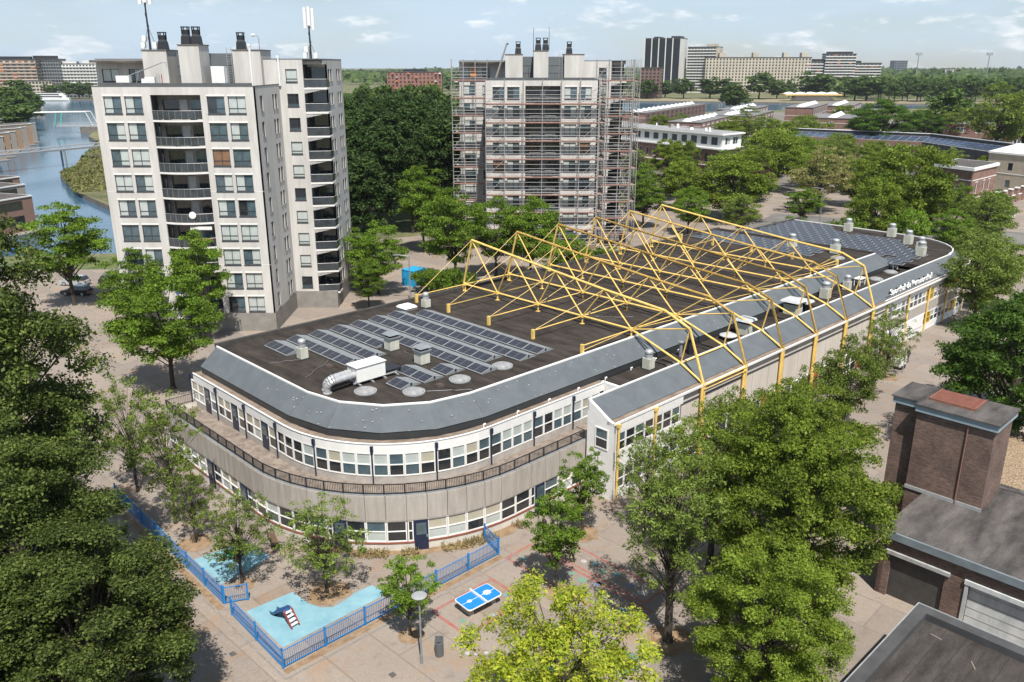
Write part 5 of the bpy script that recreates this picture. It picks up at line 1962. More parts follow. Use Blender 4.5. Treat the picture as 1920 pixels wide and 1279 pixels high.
# trees among the row houses and along the far bank
for lab, x, y, H, rx, kd in [('very dark round tree among the brick row houses', 142, 330, 21, 15, 'chest'), ('dark pointed tree at the river before the long beige slab', 164, 640, 19, 13, 'far'),
                         ('dark tree left of the row house with dormers', 178, 372, 15, 10, 'chest'), ('second dark tree left of the row house with dormers', 194, 376, 16, 11, 'dusk'),
                         ('tall loose green tree at the right edge beyond the long building', 172, 305, 28, 13, 'dusk'), ('dark tree at the right edge behind the loose one', 192, 322, 25, 12, 'chest'),
                         ('dark green tree behind the loose tree at the right edge', 196, 390, 23, 12, 'far'), ('pale green tree among the flats left of the row houses', 100, 372, 14, 10, 'dusk'),
                         ('green tree before the first brick row house', 106, 340, 13, 9, 'round'), ('green tree at the end of the first row house', 122, 352, 14, 10, 'dusk'),
                         ('bush-like green tree behind the flats', 88, 352, 12, 8, 'round'), ('green tree beside the scaffold at the flats', 60, 330, 12, 5, 'dusk')]:
    tree(kd, lab, x, y, H, rx)
for i, (px, D, H, rx) in enumerate([(1215, 900, 19, 14), (1250, 930, 18, 12), (1285, 900, 20, 14), (1335, 905, 22, 15), (1362, 900, 20, 13), (1382, 880, 17, 10), (1428, 890, 26, 19), (1462, 900, 19, 12), (1485, 910, 17, 9),
                                    (1530, 950, 27, 24), (1560, 960, 20, 12), (1590, 960, 22, 15), (1610, 850, 22, 17), (1632, 845, 24, 17), (1655, 880, 22, 16)]):
    tree(('far', 'far2')[i % 2], 'green tree along the far river bank before the tall slabs', (px - 960) / 1570 * D * .95, D, H, rx, None, 'trees along the far bank', 'bank_tree')
for i in range(26):
    px = 1660 + i * 13 + rtree.uniform(-4, 4)
    D = 830 + rtree.uniform(-15, 40)
    tree(('far', 'far2')[i % 2], 'green tree in the long clipped row beyond the river at the right', (px - 960) / 1570 * D * .95, D, rtree.uniform(19, 23), rtree.uniform(8, 11), None, 'tree row beyond the river', 'bank_tree')
for i, (px, D, H, rx) in enumerate([(12, 560, 20, 14), (36, 600, 17, 12), (4, 520, 19, 13), (50, 640, 13, 8), (120, 905, 17, 9), (140, 905, 17, 9), (158, 905, 16, 9), (85, 900, 15, 10), (22, 470, 17, 12), (5, 430, 16, 12), (28, 700, 22, 13)]):
    tree(('far', 'far2')[i % 2], 'green tree on the bank behind the canal houses at the left' if D < 800 else 'small green tree on the far quay behind the white boat', (px - 960) / 1570 * D * .95, D, H, rx, None, 'trees on the left bank' if D < 800 else 'quay trees', 'bank_tree')
for i in range(16):
    px = 650 + i * 12 + rtree.uniform(-4, 4)
    D = 300 + rtree.uniform(-10, 60)
    tree(('far', 'far2')[i % 2], 'dark green tree at the back of the wood between the towers', (px - 960) / 1570 * D * .95, D, rtree.uniform(23, 27), 8, None, 'back of the wood', 'wood_tree')
for i, (x, y, H, rx, kd) in enumerate([(52, 258, 12, 6, 'round'), (80, 262, 13, 7, 'dusk'), (92, 270, 12, 7, 'round'), (84, 240, 13, 7, 'honey'), (96, 250, 11, 6, 'dusk'), (60, 240, 11, 5.5, 'honey2'), (78, 222, 11, 5.5, 'round'), (92, 225, 10, 5, 'dusk'),
        (98, 290, 10, 7, 'round'), (112, 300, 10, 7, 'dusk'), (124, 292, 9, 6, 'round'), (104, 318, 10, 7, 'honey'), (90, 310, 10, 7, 'dusk'), (122, 272, 9, 6, 'honey'), (134, 285, 8, 5, 'round'), (110, 262, 10, 6, 'round'), (118, 244, 11, 6, 'dusk'),
        (100, 232, 11, 6, 'round'), (112, 222, 9, 5, 'honey'), (128, 250, 9, 5, 'round'), (90, 200, 10, 5, 'honey2'), (97, 182, 9, 4.5, 'honey'), (82, 190, 9, 4.5, 'dusk'), (45, 226, 11, 5, 'honey'), (34, 232, 12, 5, 'dusk'), (55, 196, 10, 5, 'honey'), (62, 178, 9, 4.5, 'honey2'),
        (36, 170, 10, 5, 'honey'), (46, 168, 9, 4.6, 'dusk'), (28, 178, 11, 5, 'honey2'), (40, 200, 12, 6, 'round'), (54, 214, 12, 6, 'dusk'), (86, 172, 11, 6, 'round'), (92, 164, 10, 5, 'dusk'), (100, 172, 9, 4.5, 'honey'), (78, 148, 9, 5, 'honey'), (84, 206, 12, 6.5, 'round'), (108, 282, 11, 7, 'dusk'), (120, 312, 10, 7, 'round'), (138, 268, 9, 5, 'dusk'), (134, 240, 9, 4.5, 'round'),
        (116, 400, 12, 8, 'dusk'), (132, 392, 12, 8, 'round'), (170, 408, 12, 8, 'dusk'), (128, 470, 13, 8, 'dusk'), (180, 470, 13, 8, 'round'), (84, 430, 11, 7, 'dusk'), (70, 410, 11, 7, 'round'), (205, 430, 14, 9, 'dusk'), (225, 410, 15, 9, 'chest'), (215, 340, 16, 9, 'chest'), (205, 322, 16, 8, 'dusk')]):
    tree(kd, dict(round='round bushy', dusk='olive', honey='broad feathery', honey2='slim feathery', chest='very dark').get(kd) + (' green tree in the streets before the brick row houses' if y < 340 else ' green tree in the gardens between the brick row houses'), x, y, H, rx, None, 'street trees at the right' if y < 340 else 'garden trees between the row houses', 'street_tree')
# distant woods along the horizon: one mass
rng = np.random.default_rng(5)
n = 52000
Dd = rng.uniform(1150, 4200, n) ** 1.0
lat = rng.uniform(-1, 1, n) * Dd * .72
top = 13 + 6 * np.sin(lat * .004 + Dd * .002) + rng.normal(size=n) * 2.5
Pz = np.clip(rng.random(n) ** .5 * top, .5, 24)
keep = ~((lat < -150) & (Dd < 1500))
P = np.stack([lat, Dd, Pz], 1)[keep]
N = rng.normal(size=(len(P), 3)) * .5 + np.array([0, -.5, .7])
fw = obj('far_wood', leaf_mesh('far_wood', P, N, 11.0, LM['far'], rng, .8))
tag(fw, 'distant wooded land along the horizon', 'woodland', None, 'stuff')
rng = np.random.default_rng(6)
n = 9000
lat = rng.uniform(330, 1200, n)
Dd = rng.uniform(880, 1150, n)
P = np.stack([lat, Dd, np.clip(rng.random(n) ** .5 * (19 + 3 * np.sin(lat * .03)), .5, 25)], 1)
fw = obj('park_wood', leaf_mesh('park_wood', P, rng.normal(size=(n, 3)) * .5 + np.array([0, -.4, .8]), 5.0, LM['far'], rng, .8))
tag(fw, 'dense park wood beyond the clipped tree row at the right', 'woodland', None, 'stuff')
# ------------------------------------------------------------------ buildings further off
def poly_body(parent, poly, z0, z1, m, name='wall'):
    return MB().prism(poly, z0, z1).build(name, m, parent)


def wall_run(parent, p, q_, z0, z1, cols, rows, m, **kw):
    ang = math.atan2(q_[1] - p[1], q_[0] - p[0])
    L = math.hypot(q_[0] - p[0], q_[1] - p[1])
    return grid_wall(parent, p[0], p[1], ang, L, z0, z1, cols(L) if callable(cols) else cols, rows, m, **kw)


def even(n, w, margin=1.0):
    def f(L):
        return [(margin + (L - 2 * margin) * (i + .5) / n - w / 2, margin + (L - 2 * margin) * (i + .5) / n + w / 2) for i in range(n)]
    return f


def inset(poly, d):
    cx = sum(p[0] for p in poly) / len(poly)
    cy = sum(p[1] for p in poly) / len(poly)
    out = []
    for x, y in poly:
        L = math.hypot(x - cx, y - cy)
        out.append((x - (x - cx) / L * d, y - (y - cy) / L * d))
    return out


def pale_pick():
    return [G_DARK, G_BLUE] if rt.random() < .6 else [G_BLUE, G_PALE]


# flats with a white top storey
t = thing('brick_flats', 'red brick flats with a white set-back top storey behind the trusses', 'apartment building', (0, 0, 0))
A, B, C = (28.6, 308.6), (63, 257), (70.5, 264)
A2, C2 = (41.0, 317), (47, 300)
poly_body(t, inset([A, B, C, C2, A2], .4), 0, 12.9, FRAME_DK, 'core')
wall_run(t, A, B, 0, 8.7, even(18, 1.5), [(1.0, 3.0), (4.8, 7.4)], BRICK_R, pick=pale_pick, frame=WHITE, mull=0, th=.14, sill=WHITEC)
wall_run(t, B, C, 0, 8.7, even(3, 1.5), [(1.0, 3.0), (4.8, 7.4)], BRICK_R, pick=pale_pick, frame=WHITE, mull=0, th=.14, sill=WHITEC)
wall_run(t, A, B, 9.15, 13, even(14, 2.6), [(10.0, 12.3)], WHITE, pick=pale_pick, frame=WHITE, th=.16)
wall_run(t, B, C, 9.15, 13, even(2, 2.8), [(10.0, 12.3)], WHITE, pick=pale_pick, frame=WHITE, th=.16)
dA, dB, dC = (27.8, 308.0), (62.8, 255.8), (71.7, 264)
MB().prism([dA, dB, dC, C2, A2], 8.7, 9.15).build('cornice', WHITE, t)
MB().prism([dA, dB, dC, C2, A2], 13.0, 13.4).build('roof_slab', WHITE, t)
MB().prism(inset([dA, dB, dC, C2, A2], 1.0), 13.4, 13.5).build('flat_roof', mat('pale_roof', (.26, .26, .26), .9, .12, .3), t)
MB().prism([(28.2, 308.3), (62.9, 256.4), (71.1, 264), C2, A2], 3.7, 3.95).build('string_course', WHITE, t)
rb = random.Random(2)
for k in range(12):
    f_ = .12 + .07 * k
    x, y = A2[0] + (B[0] - A2[0]) * f_ + rb.uniform(-2, 3), A2[1] + (B[1] - A2[1]) * f_ + rb.uniform(0, 3)
    MB().obox((x, y, 13.5), (rb.uniform(.4, 1.2),) * 2 + (rb.uniform(.5, 1.3),), 0, .8).build('roof_vent', rb.choice([METAL_D, WHITE, GREYROOF]), t)
# brick row houses
LIGHT = mat('roof_light', (.72, .74, .76), .35, .06, 1)


def row_block(label, px, py, w, L, h, ux=.45, uy=.89, n=9, gable_win=True, facade=WHITE):
    """terrace block: gable facing the camera side starting at (px, py), running back along (ux, uy)"""
    vx, vy = uy, -ux
    a = (px, py)
    b = (px + vx * w, py + vy * w)
    c = (b[0] + ux * L, b[1] + uy * L)
    d = (a[0] + ux * L, a[1] + uy * L)
    t = thing('row_houses', label, 'row houses', (0, 0, 0), 0, 'brick row houses by the river')
    poly_body(t, inset([a, b, c, d], .5), 0, h - .1, FRAME_DK, 'core')
    wall_run(t, a, b, 0, h, [(w * .5 - .9, w * .5 + .9)] if gable_win else [], [(h - 3.0, h - 1.3)], BRICK_F, pick=pale_pick, frame=WHITE, th=.22)
    wall_run(t, b, c, 0, h, even(n, L / n * .62, 0), [(1.0, 3.0), (3.9, 5.6), (6.3, h - .6)], BRICK_F, pick=lambda: [G_PALE, G_DARK], frame=WHITE, th=.35)
    MB().add([(d[0], d[1], 0), (a[0], a[1], 0), (a[0], a[1], h), (d[0], d[1], h)], [(0, 1, 2, 3)]).build('wall', BRICK_F, t)
    MB().prism(inset([a, b, c, d], -.3), h, h + .25).build('roof_edge', mat('row_roof', (.17, .165, .165), .9, .15, .4), t)
    for k in range(n):
        f_ = (k + .5) / n
        x, y = a[0] + ux * L * f_ + vx * w * .5, a[1] + uy * L * f_ + vy * w * .5
        MB().obox((x, y, h + .25), (3.4, 3.4, 1.5), .4, .12).build('roof_light', LIGHT, t)
    for z in (3.2, 6.1):
        MB().box(0, w, -.06, -.001, z, z + .16).build('string_course', WHITE, t).matrix_local = Matrix.Translation((a[0], a[1], 0)) @ Matrix.Rotation(math.atan2(vy, vx), 4, 'Z')
    return t


row_block('pinkish brick row house block at the left, nearest the scaffolding', 56, 468, 17, 125, 8.6, n=14)
row_block('brick row house block half hidden by the pale green tree', 98, 448, 26, 58, 8.4, n=7)
row_block('brick row house block with three white string courses at its end wall', 153, 486, 15, 62, 10.5, n=8, gable_win=False)
row_block('lower brick row house block behind the long solar roof', 146, 425, 21, 40, 8.4, n=5)
row_block('small brick row house block behind the white-topped flats', 72, 400, 16, 60, 8.0, n=7)
row_block('brick row house block beside the river at the middle', 118, 500, 18, 60, 8.6, n=7)
row_block('brick row house block half hidden by the very dark round tree', 190, 540, 20, 60, 9, n=6)
t = thing('row_houses', 'brick row house with two white dormers at the right edge', 'row houses', (0, 0, 0), 0, 'brick row houses by the river')
a, b = (181, 374), (238, 352)
poly_body(t, [(181.5, 375), (237.5, 353), (243, 366), (187, 388)], 0, 8.6, FRAME_DK, 'core')
wall_run(t, a, b, 0, 8.8, even(8, 3.0), [(1, 3.2), (5.4, 7.8)], BRICK_F, pick=pale_pick, frame=WHITE, th=.25)
MB().prism([(180.6, 374.4), (238, 351), (243.5, 366.5), (186, 389)], 8.8, 9.1).build('roof_edge', MATS['row_roof'], t)
for f_ in (.25, .5):
    MB().obox((181 + 57 * f_ + 3, 374 - 22 * f_ + 7, 9.1), (4.2, 4.2, 3.0), -.37, .1).build('dormer', LIGHT, t)
# long building with a solar roof
SOLF = mat('solar_far', (.05, .075, .14), .25, .4, .35, detail=3)
t = thing('long_building', 'long low brick building with a bent roof full of solar panels', 'building', (0, 0, 0))
segs = [((107, 333), (146, 305), (152, 312), (112, 340), BRICK_F), ((146, 305), (151.5, 262), (160.5, 264), (152, 312), mat('dark_cladding', (.055, .055, .065), .7, .2, .5))]
for si, (p, q_, r_, s_, m) in enumerate(segs):
    poly_body(t, inset([p, q_, r_, s_], .5), 0, 6.9, FRAME_DK, 'core')
    wall_run(t, p, q_, 0, 7.0, even(11, 1.3) if si == 0 else even(9, 2.0), [(1, 2.6), (4.4, 6.0)], m, pick=lambda: [G_PALE, G_BLUE] if rt.random() < .5 else [G_DARK], frame=WHITE if si == 0 else FRAME_DK, mull=0, th=.2)
    MB().add([(p[0], p[1], 7.0), (q_[0], q_[1], 7.0), (r_[0], r_[1], 8.3), (s_[0], s_[1], 8.3)], [(0, 1, 2, 3)]).build('roof', mat('zinc_roof', (.16, .17, .18), .5, .1, .5), t)
    MB().add([(r_[0], r_[1], 0), (s_[0], s_[1], 0), (s_[0], s_[1], 9.3), (r_[0], r_[1], 9.3)], [(0, 1, 2, 3)]).build('back_parapet', mat('dark_parapet', (.06, .055, .055), .8, .2, .5), t)
    MB().bar((r_[0], r_[1], 9.35), (s_[0], s_[1], 9.35), .5, .22).build('white_coping', WHITE, t)
    n = 16 if si == 0 else 15
    for k in range(n):
        for j in (0, 1, 2):
            f0, f1 = (k + .08) / n, (k + .92) / n
            g0, g1 = .12 + j * .27, .12 + j * .27 + .23

            def bl(f_, g_):
                x = (p[0] + (q_[0] - p[0]) * f_) * (1 - g_) + (s_[0] + (r_[0] - s_[0]) * f_) * g_
                y = (p[1] + (q_[1] - p[1]) * f_) * (1 - g_) + (s_[1] + (r_[1] - s_[1]) * f_) * g_
                return (x, y, 7.0 + 1.3 * g_ + .12)
            MB().quad(bl(f0, g0), bl(f1, g0), bl(f1, g1), bl(f0, g1)).build('solar_panel', SOLF, t)
# corner brick house and walls at the right
t = thing('corner_brick_house', 'dark brick corner house with white cornice and white string courses', 'house', (0, 0, 0))
K0, K1, K2, K3 = (100.5, 201.5), (104.5, 192), (116, 203), (111, 212)
poly_body(t, inset([K0, K1, K2, K3], .5), 0, 10.2, FRAME_DK, 'core')
wall_run(t, K0, K1, 0, 10.2, [(2.2, 3.4), (6, 7.2)], [(1.0, 3.0), (4.6, 6.6)], BRICK_D, pick=pale_pick, frame=WHITE, mull=0, th=.12)
wall_run(t, K1, K2, 0, 10.2, [(2.5, 3.9), (7.5, 8.7), (11, 12.2)], [(1.0, 3.2), (4.8, 7.4)], BRICK_R, pick=pale_pick, frame=WHITE, mull=0, th=.14, lintel=WHITE)
for z, e in ((3.7, .08), (7.9, .08)):
    MB().prism(inset([K0, K1, K2, K3], -e), z, z + .2).build('string_course', WHITE, t)
MB().prism(inset([K0, K1, K2, K3], -.5), 10.2, 10.9).build('cornice', WHITE, t)
MB().prism(inset([K0, K1, K2, K3], .4), 10.9, 10.95).build('flat_roof', GREYROOF, t)
t = thing('garden_wall', 'brick garden wall with white-capped pillars along the right street', 'wall', (116.2, 203.2, 0), math.atan2(14, 16))
MB().box(0, 26, -.15, .15, 0, 1.7).build('wall', BRICK_R, t)
MB().box(0, 26, -.2, .2, 1.7, 1.82).build('coping', WHITE, t)
for k in range(6):
    MB().box(3 + k * 4.2 - .5, 3 + k * 4.2 + .5, -.4, .4, 0, 3.4).build('pillar', BRICK_R, t)
    MB().box(3 + k * 4.2 - .6, 3 + k * 4.2 + .6, -.5, .5, 3.4, 3.65).build('pillar_cap', WHITE, t)
t = thing('brick_block', 'dark brick building with white string course at the right edge', 'building', (0, 0, 0))
a, b, c = (133, 238), (141, 222), (165, 240)
poly_body(t, inset([a, b, c, (155, 262)], .5), 0, 9.6, FRAME_DK, 'core')
wall_run(t, a, b, 0, 9.8, [(6, 7.4)], [(1, 3), (5.6, 7.6)], mat('beige_wall', (.42, .36, .28), .9, .1, .5), pick=pale_pick, mull=0)
wall_run(t, b, c, 0, 9.8, even(5, 2), [(1, 3), (5.8, 8.2)], BRICK_D, pick=pale_pick, frame=WHITE, th=.2)
MB().prism(inset([a, b, c, (155, 262)], -.3), 9.8, 10.3).build('cornice', WHITE, t)
MB().prism(inset([a, b, c, (155, 262)], -.08), 4.6, 4.8).build('string_course', WHITE, t)


# distant slabs and towers
def slab(label, x, y, w, d, h, rz, wall, floors, cols, win=G_DARK, frac=.55, vfrac=.5, side=None, balc=None, top=None, cat='apartment building', sidecols=4, accents=()):
    t = thing('high_rise', label, cat, (x, y, 0), rz)
    MB().box(-w / 2, w / 2, 0, d, 0, h).build('wall', wall, t)
    if side:
        MB().box(w / 2 + .02, w / 2 + .3, .2, d - .2, 0, h + .3).build('side_wall', side, t)
        MB().box(-w / 2 - .3, -w / 2 - .02, .2, d - .2, 0, h + .3).build('side_wall', side, t)
    fh = h / floors
    cw = w / cols
    rr = random.Random(int(x))
    for k in range(floors):
        mb = MB()
        for i in range(cols):
            mb.box(-w / 2 + cw * (i + .5 - frac / 2), -w / 2 + cw * (i + .5 + frac / 2), -.25, 0, fh * (k + .5 - vfrac / 2), fh * (k + .5 + vfrac / 2))
        mb.build('window_row', win, t)['kind'] = 'stuff'
        if not side:
            mb = MB()
            for i in range(sidecols):
                for s in (-1, 1):
                    x_ = s * w / 2
                    mb.box(min(x_, x_ + s * .25), max(x_, x_ + s * .25), d * (i + .25) / sidecols, d * (i + .75) / sidecols, fh * (k + .25), fh * (k + .75))
            mb.build('window_row', win, t)['kind'] = 'stuff'
        if balc:
            MB().box(-w / 2, w / 2, -1.4, 0, fh * k, fh * k + fh * .34).build('balcony_row', balc, t)
    for k in range(int(len(accents) and cols * 1.5)):
        i, j = rr.randrange(cols), rr.randrange(1, floors)
        MB().box(-w / 2 + cw * (i + .2), -w / 2 + cw * (i + .8), -1.7, -.2, fh * (j + .55), fh * (j + .9)).build('sun_blind', rr.choice(accents), t)
    if top:
        for (a0, a1, hh, m) in top:
            MB().box(-w / 2 + w * a0, -w / 2 + w * a1, d * .2, d * .8, h, h + hh).build('roof_house', m, t)
    MB().box(-w / 2 - .4, w / 2 + .4, -.4, d + .4, h, h + .8).build('roof_edge', GREYROOF, t)
    return t


PEACH = mat('peach_render', (.48, .385, .31), .85, .1, .05)
BEIGE = mat('beige_slab', (.47, .42, .34), .85, .1, .06)
WSLAB = mat('white_slab', (.66, .65, .62), .85, .06, .05)
GSLAB = mat('grey_slab', (.20, .205, .215), .8, .12, .05)
BLKG = mat('black_glass_wall', (.012, .016, .022), .3, .2, .05)
OR_ = mat('orange_blind', (.50, .20, .09), .8, .05)
o = slab('tall black glass office block with white ribs and blank white side', 186, 1098, 44, 38, 64, R(-24), BLKG, 17, 22, MATS['black_glass_wall'], .8, .7, side=WSLAB, top=[(.2, .35, 2.5, BLACK), (.7, .95, 3, BLACK)], cat='office building')
for k in range(5):
    MB().box(-22 + k * 8.8 - .55, -22 + k * 8.8 + .55, -1.2, -.2, 0, 64.5).build('white_rib', WSLAB, o)
slab('grey high-rise with balconies next to the black office block', 236, 1100, 36, 26, 54, R(-30), GSLAB, 16, 9, G_DARK, .6, .5, side=BEIGE, balc=WSLAB, top=[(.6, .9, 4, BEIGE)])
slab('very long beige slab of flats along the far bank', 303, 1085, 128, 16, 41.5, R(-3), BEIGE, 12, 32, G_DARK, .42, .5, top=[(.13, .19, 6, BEIGE), (.45, .5, 6, BEIGE), (.74, .78, 6, BEIGE), (.91, .97, 6, BEIGE)])
acc = [OR_, OR_, CLUT[1], CLUT[4]]
slab('white balconied flats with orange blinds, tall middle part', 400, 1075, 36, 18, 45.5, R(-6), GSLAB, 14, 8, G_DARK, .7, .5, balc=WSLAB, top=[(.1, .9, 3, BLACK)], accents=acc)
slab('white balconied flats with orange blinds, lower left part', 372, 1082, 22, 18, 37, R(-6), GSLAB, 11, 5, G_DARK, .7, .5, balc=WSLAB, accents=acc, top=[(.4, .9, 3, BLACK)])
slab('white balconied flats with orange blinds, lower right part', 434, 1080, 36, 18, 35, R(-6), GSLAB, 11, 8, G_DARK, .7, .5, balc=WSLAB, accents=acc, top=[(.1, .35, 3, BLACK)])
slab('small dark office tower alone on the horizon at the right', 1085, 2460, 36, 30, 44, 0, mat('blue_grey', (.12, .14, .17), .6, .1, .05), 10, 5, G_DARK, .7, .5, cat='office building')
slab('orange brick school with dark top storey beyond the wood', -100, 900, 56, 16, 26, R(2), mat('orange_brick', (.27, .125, .09), .85, .1, .05), 7, 14, G_DARK, .4, .45, balc=None, top=[(.3, .7, 3, BLACK)], cat='building', accents=[WSLAB, OR_])
slab('peach apartment block with balconies at the far left', -552, 965, 56, 16, 38, R(14), PEACH, 11, 9, G_DARK, .6, .45, balc=PEACH, accents=[OR_, CLUT[1]], top=[(.2, .9, 4, BLACK)])
slab('white flats stepping down next to the peach block', -536, 985, 16, 14, 30, R(14), WSLAB, 9, 3, G_DARK, .6, .5, balc=WSLAB)
slab('dark grey office building across the river at the left', -524, 990, 32, 25, 39, R(14), GSLAB, 11, 12, G_DARK, .8, .6, top=[(.1, .8, 4, BLACK)], cat='office building')
slab('white terraced flats across the river beside the canal tower', -488, 1000, 62, 20, 34, R(12), WSLAB, 10, 18, G_DARK, .6, .45, balc=WSLAB, top=[(.05, .4, 3, WSLAB), (.5, .8, 4, WSLAB)])
slab('low beige stone quay building across the river', -500, 925, 26, 14, 17, R(14), BEIGE, 5, 8, G_DARK, .7, .45, cat='building')
slab('low grey quay building across the river', -468, 930, 30, 14, 13, R(14), GSLAB, 4, 8, G_DARK, .7, .45, cat='building')
slab('brown brick block beside the black office at the far bank', 142, 900, 20, 14, 30, R(-20), BRICK_F, 9, 5, G_DARK, .6, .5)
slab('white flat far off at the right horizon', 990, 1980, 30, 12, 24, 0, WSLAB, 7, 5, G_DARK, .5, .5)
for k, x in enumerate((690, 810, 905)):
    t = thing('floodlight_mast', ['leftmost', 'middle', 'rightmost'][k] + ' of three floodlight masts on the right horizon', 'light mast', (x, 1500, 0), 0, 'stadium floodlight masts')
    MB().tube((0, 0, 0), (0, 0, 50), 1.0, .6, 6).build('mast', METAL_D, t)
    MB().box(-5, 5, -.6, .6, 49, 53).build('lamp_panel', METAL_D, t)
    MB().box(-4, 4, -.9, -.6, 49.5, 52.5).build('lamp_row', METAL, t)
# pavilion with scalloped white roof
t = thing('pavilion', 'white pavilion with scalloped roof on the far river bank', 'pavilion', (288, 836, 0))
MB().box(-16, 16, 0, 12, 0, 5.0).build('wall', mat('pavilion_wall', (.45, .43, .42), .8, .1, .1), t)
MB().box(-27, 27, -4, 16, 5.4, 6.6).build('eave', mat('pavilion_eave', (.62, .42, .16), .7, .1, .1), t)
for k in range(5):
    MB().lathe(-21 + k * 10.5, 6, [(5.6, 6.6), (4.6, 7.5), (2.6, 8.2), (.3, 8.5)], 8).build('roof_scallop', WSLAB, t)
MB().add([(-16, 0, 0), (-24, -1, 0), (-16, 0, 4)], [(0, 1, 2), (2, 1, 0)]).build('ramp', WSLAB, t)
MB().add([(16, 0, 0), (24, -1, 0), (16, 0, 4)], [(0, 1, 2), (2, 1, 0)]).build('ramp', WSLAB, t)
# ---- left: canal houses, bridges, boat
def canal_house(label, x, y, w, d, h, rz, m, m2):
    t = thing('canal_house', label, 'house', (x, y, 0), rz, 'wooden houses along the canal')
    MB().box(-w / 2, w / 2, -d / 2, d / 2, -1.2, h).build('wall', m, t)
    MB().box(-w / 2 - .15, w / 2 + .15, -d / 2 - .15, d / 2 + .15, h, h + .25).build('roof_edge', WSLAB, t)
    MB().box(-w / 2 + .3, w / 2 - .3, -d / 2 + .3, d / 2 - .3, h + .25, h + .3).build('flat_roof', GREYROOF, t)
    for k in range(2):
        MB().box(w / 2, w / 2 + .06, -d * .32, d * .32, .8 + k * h / 2, .8 + k * h / 2 + h * .28).build('window', G_DARK, t)
        MB().box(-w * .3, w * .3, -d / 2 - .06, -d / 2, .8 + k * h / 2, .8 + k * h / 2 + h * .25).build('window', G_DARK, t)
    MB().box(w * .05, w / 2 + .05, -d / 2 - .25, -d / 2, -.5, h - .2).build('cladding', m2, t)
    MB().box(-w / 2 - 1, w / 2 + 2.2, -d / 2 - .5, d / 2 + .5, -1.25, -.9).build('float', CONC_G, t)
    return t


CA = R(64)
for k in range(7):
    f_ = k / 6
    lab = ['first', 'second', 'third', 'fourth', 'fifth', 'sixth', 'last'][k] + ' wooden canal house counted from the footbridge'
    canal_house(lab, -193 - 30 * f_ - 5, 318 + 78 * f_, 8.5, 14, 7.4 + (k % 2) * .5, CA - math.pi / 2, WOOD if k % 2 else WOOD_G, WOOD_G if k % 3 else WOOD)
canal_house('brown timber canal house with white roof edge at the left margin', -112, 176, 13, 15, 6.2, CA - math.pi / 2 + .1, mat('brown_timber', (.25, .15, .11), .8, .15, 1, stretch=(6, 6, .4)), WOOD)
canal_house('timber canal house just behind the one at the left margin', -123, 196, 11, 13, 6.0, CA - math.pi / 2 + .1, WOOD_G, MATS['brown_timber'])
canal_house('low timber canal house at the left margin by the big tree', -134, 214, 11, 12, 5.6, CA - math.pi / 2 + .1, MATS['brown_timber'], WOOD)
t = thing('footbridge', 'grey steel footbridge crossing the canal', 'bridge', (0, 0, 0))
pa, pb = Vector((-187, 254, 4.3)), Vector((-147, 332, 4.3))
MB().bar(pa, pb, 2.6, .5).build('deck', METAL_D, t)
dv = (pb - pa).normalized()
nv = Vector((dv.y, -dv.x, 0))
for s in (-1.25, 1.25):
    o_ = nv * s
    MB().tube(pa + o_ + Vector((0, 0, 1.3)), pb + o_ + Vector((0, 0, 1.3)), .12, .12, 5).build('handrail', METAL, t)
    for k in range(24):
        a = pa.lerp(pb, k / 24) + o_
        b = pa.lerp(pb, (k + 1) / 24) + o_
        MB().tube(a, b + Vector((0, 0, 1.3)), .06, .06, 4).build('rail_diagonal', METAL, t)
for f_ in (.28, .66):
    p = pa.lerp(pb, f_)
    for s in (-1, 1):
        MB().tube((p.x + nv.x * s, p.y + nv.y * s, -3), (p.x + nv.x * s, p.y + nv.y * s, 4.1), .35, .35, 8).build('pier', METAL_D, t)
MB().box(0, 1, 0, 1, 0, .1)
t = thing('drawbridge', 'white drawbridge with green frame at the canal mouth', 'bridge', (-236, 458, 0))
MB().box(-6, 44, -3, 3, 2.0, 2.8).build('deck', METAL, t)
MB().box(8, 40, -3.4, 3.4, -2, 1.9).build('abutment', QUAY, t)
for s in (-3, 3):
    MB().tube((-5, s, 2.4), (-3.5, s, 9), .45, .4, 6).build('tower_leg', mat('bridge_green', (.12, .42, .36), .6, .1), t)
    MB().tube((-15, s, 9.2), (12, s, 9.6), .4, .3, 6).build('balance_beam', WSLAB, t)
    MB().tube((12, s, 9.6), (15, s, 2.6), .2, .2, 5).build('hanger', WSLAB, t)
for s in (-3.1, 3.1):
    MB().box(-6, 44, s - .08, s + .08, 3.7, 3.9).build('railing', METAL, t)
t = thing('round_pavilion', 'round pavilion with dark roof on the left bank', 'pavilion', (-320, 560, 0))
MB().lathe(0, 0, [(7, 0), (7, 9), (7.2, 9.1)], 14).build('wall', PEACH, t)
MB().lathe(0, 0, [(7.6, 9.1), (7.0, 10.6), (.5, 11.6)], 14).build('roof', METAL_D, t)
# paddle boat across the river
t = thing('river_boat', 'long white passenger boat moored across the river', 'boat', (-480, 880, -1.3), R(2))
hull = [(-34, 0), (-29, -4), (26, -4), (33, -2), (33, 2), (26, 4), (-29, 4)]
MB().prism(hull, 0, 3.0).build('hull', WSLAB, t)
MB().prism([(x * .9, y * .9) for x, y in hull], 3.0, 5.4).build('deckhouse', WSLAB, t)
MB().prism([(x * .78 + 2, y * .85) for x, y in hull], 5.4, 7.4).build('upper_deck', WSLAB, t)
MB().box(-24, 27, -3.75, -3.6, 3.7, 4.7).build('window_row', G_DARK, t)
MB().box(-20, 24, -3.6, -3.45, 5.9, 6.8).build('window_row', G_DARK, t)
MB().box(-34, 33, -4.1, -4.0, .1, .5).build('waterline', BLACK, t)
MB().tube((-14, 0, 7.2), (-14, 0, 11.5), 1.2, 1.2, 10).build('funnel', CLUT[1], t)
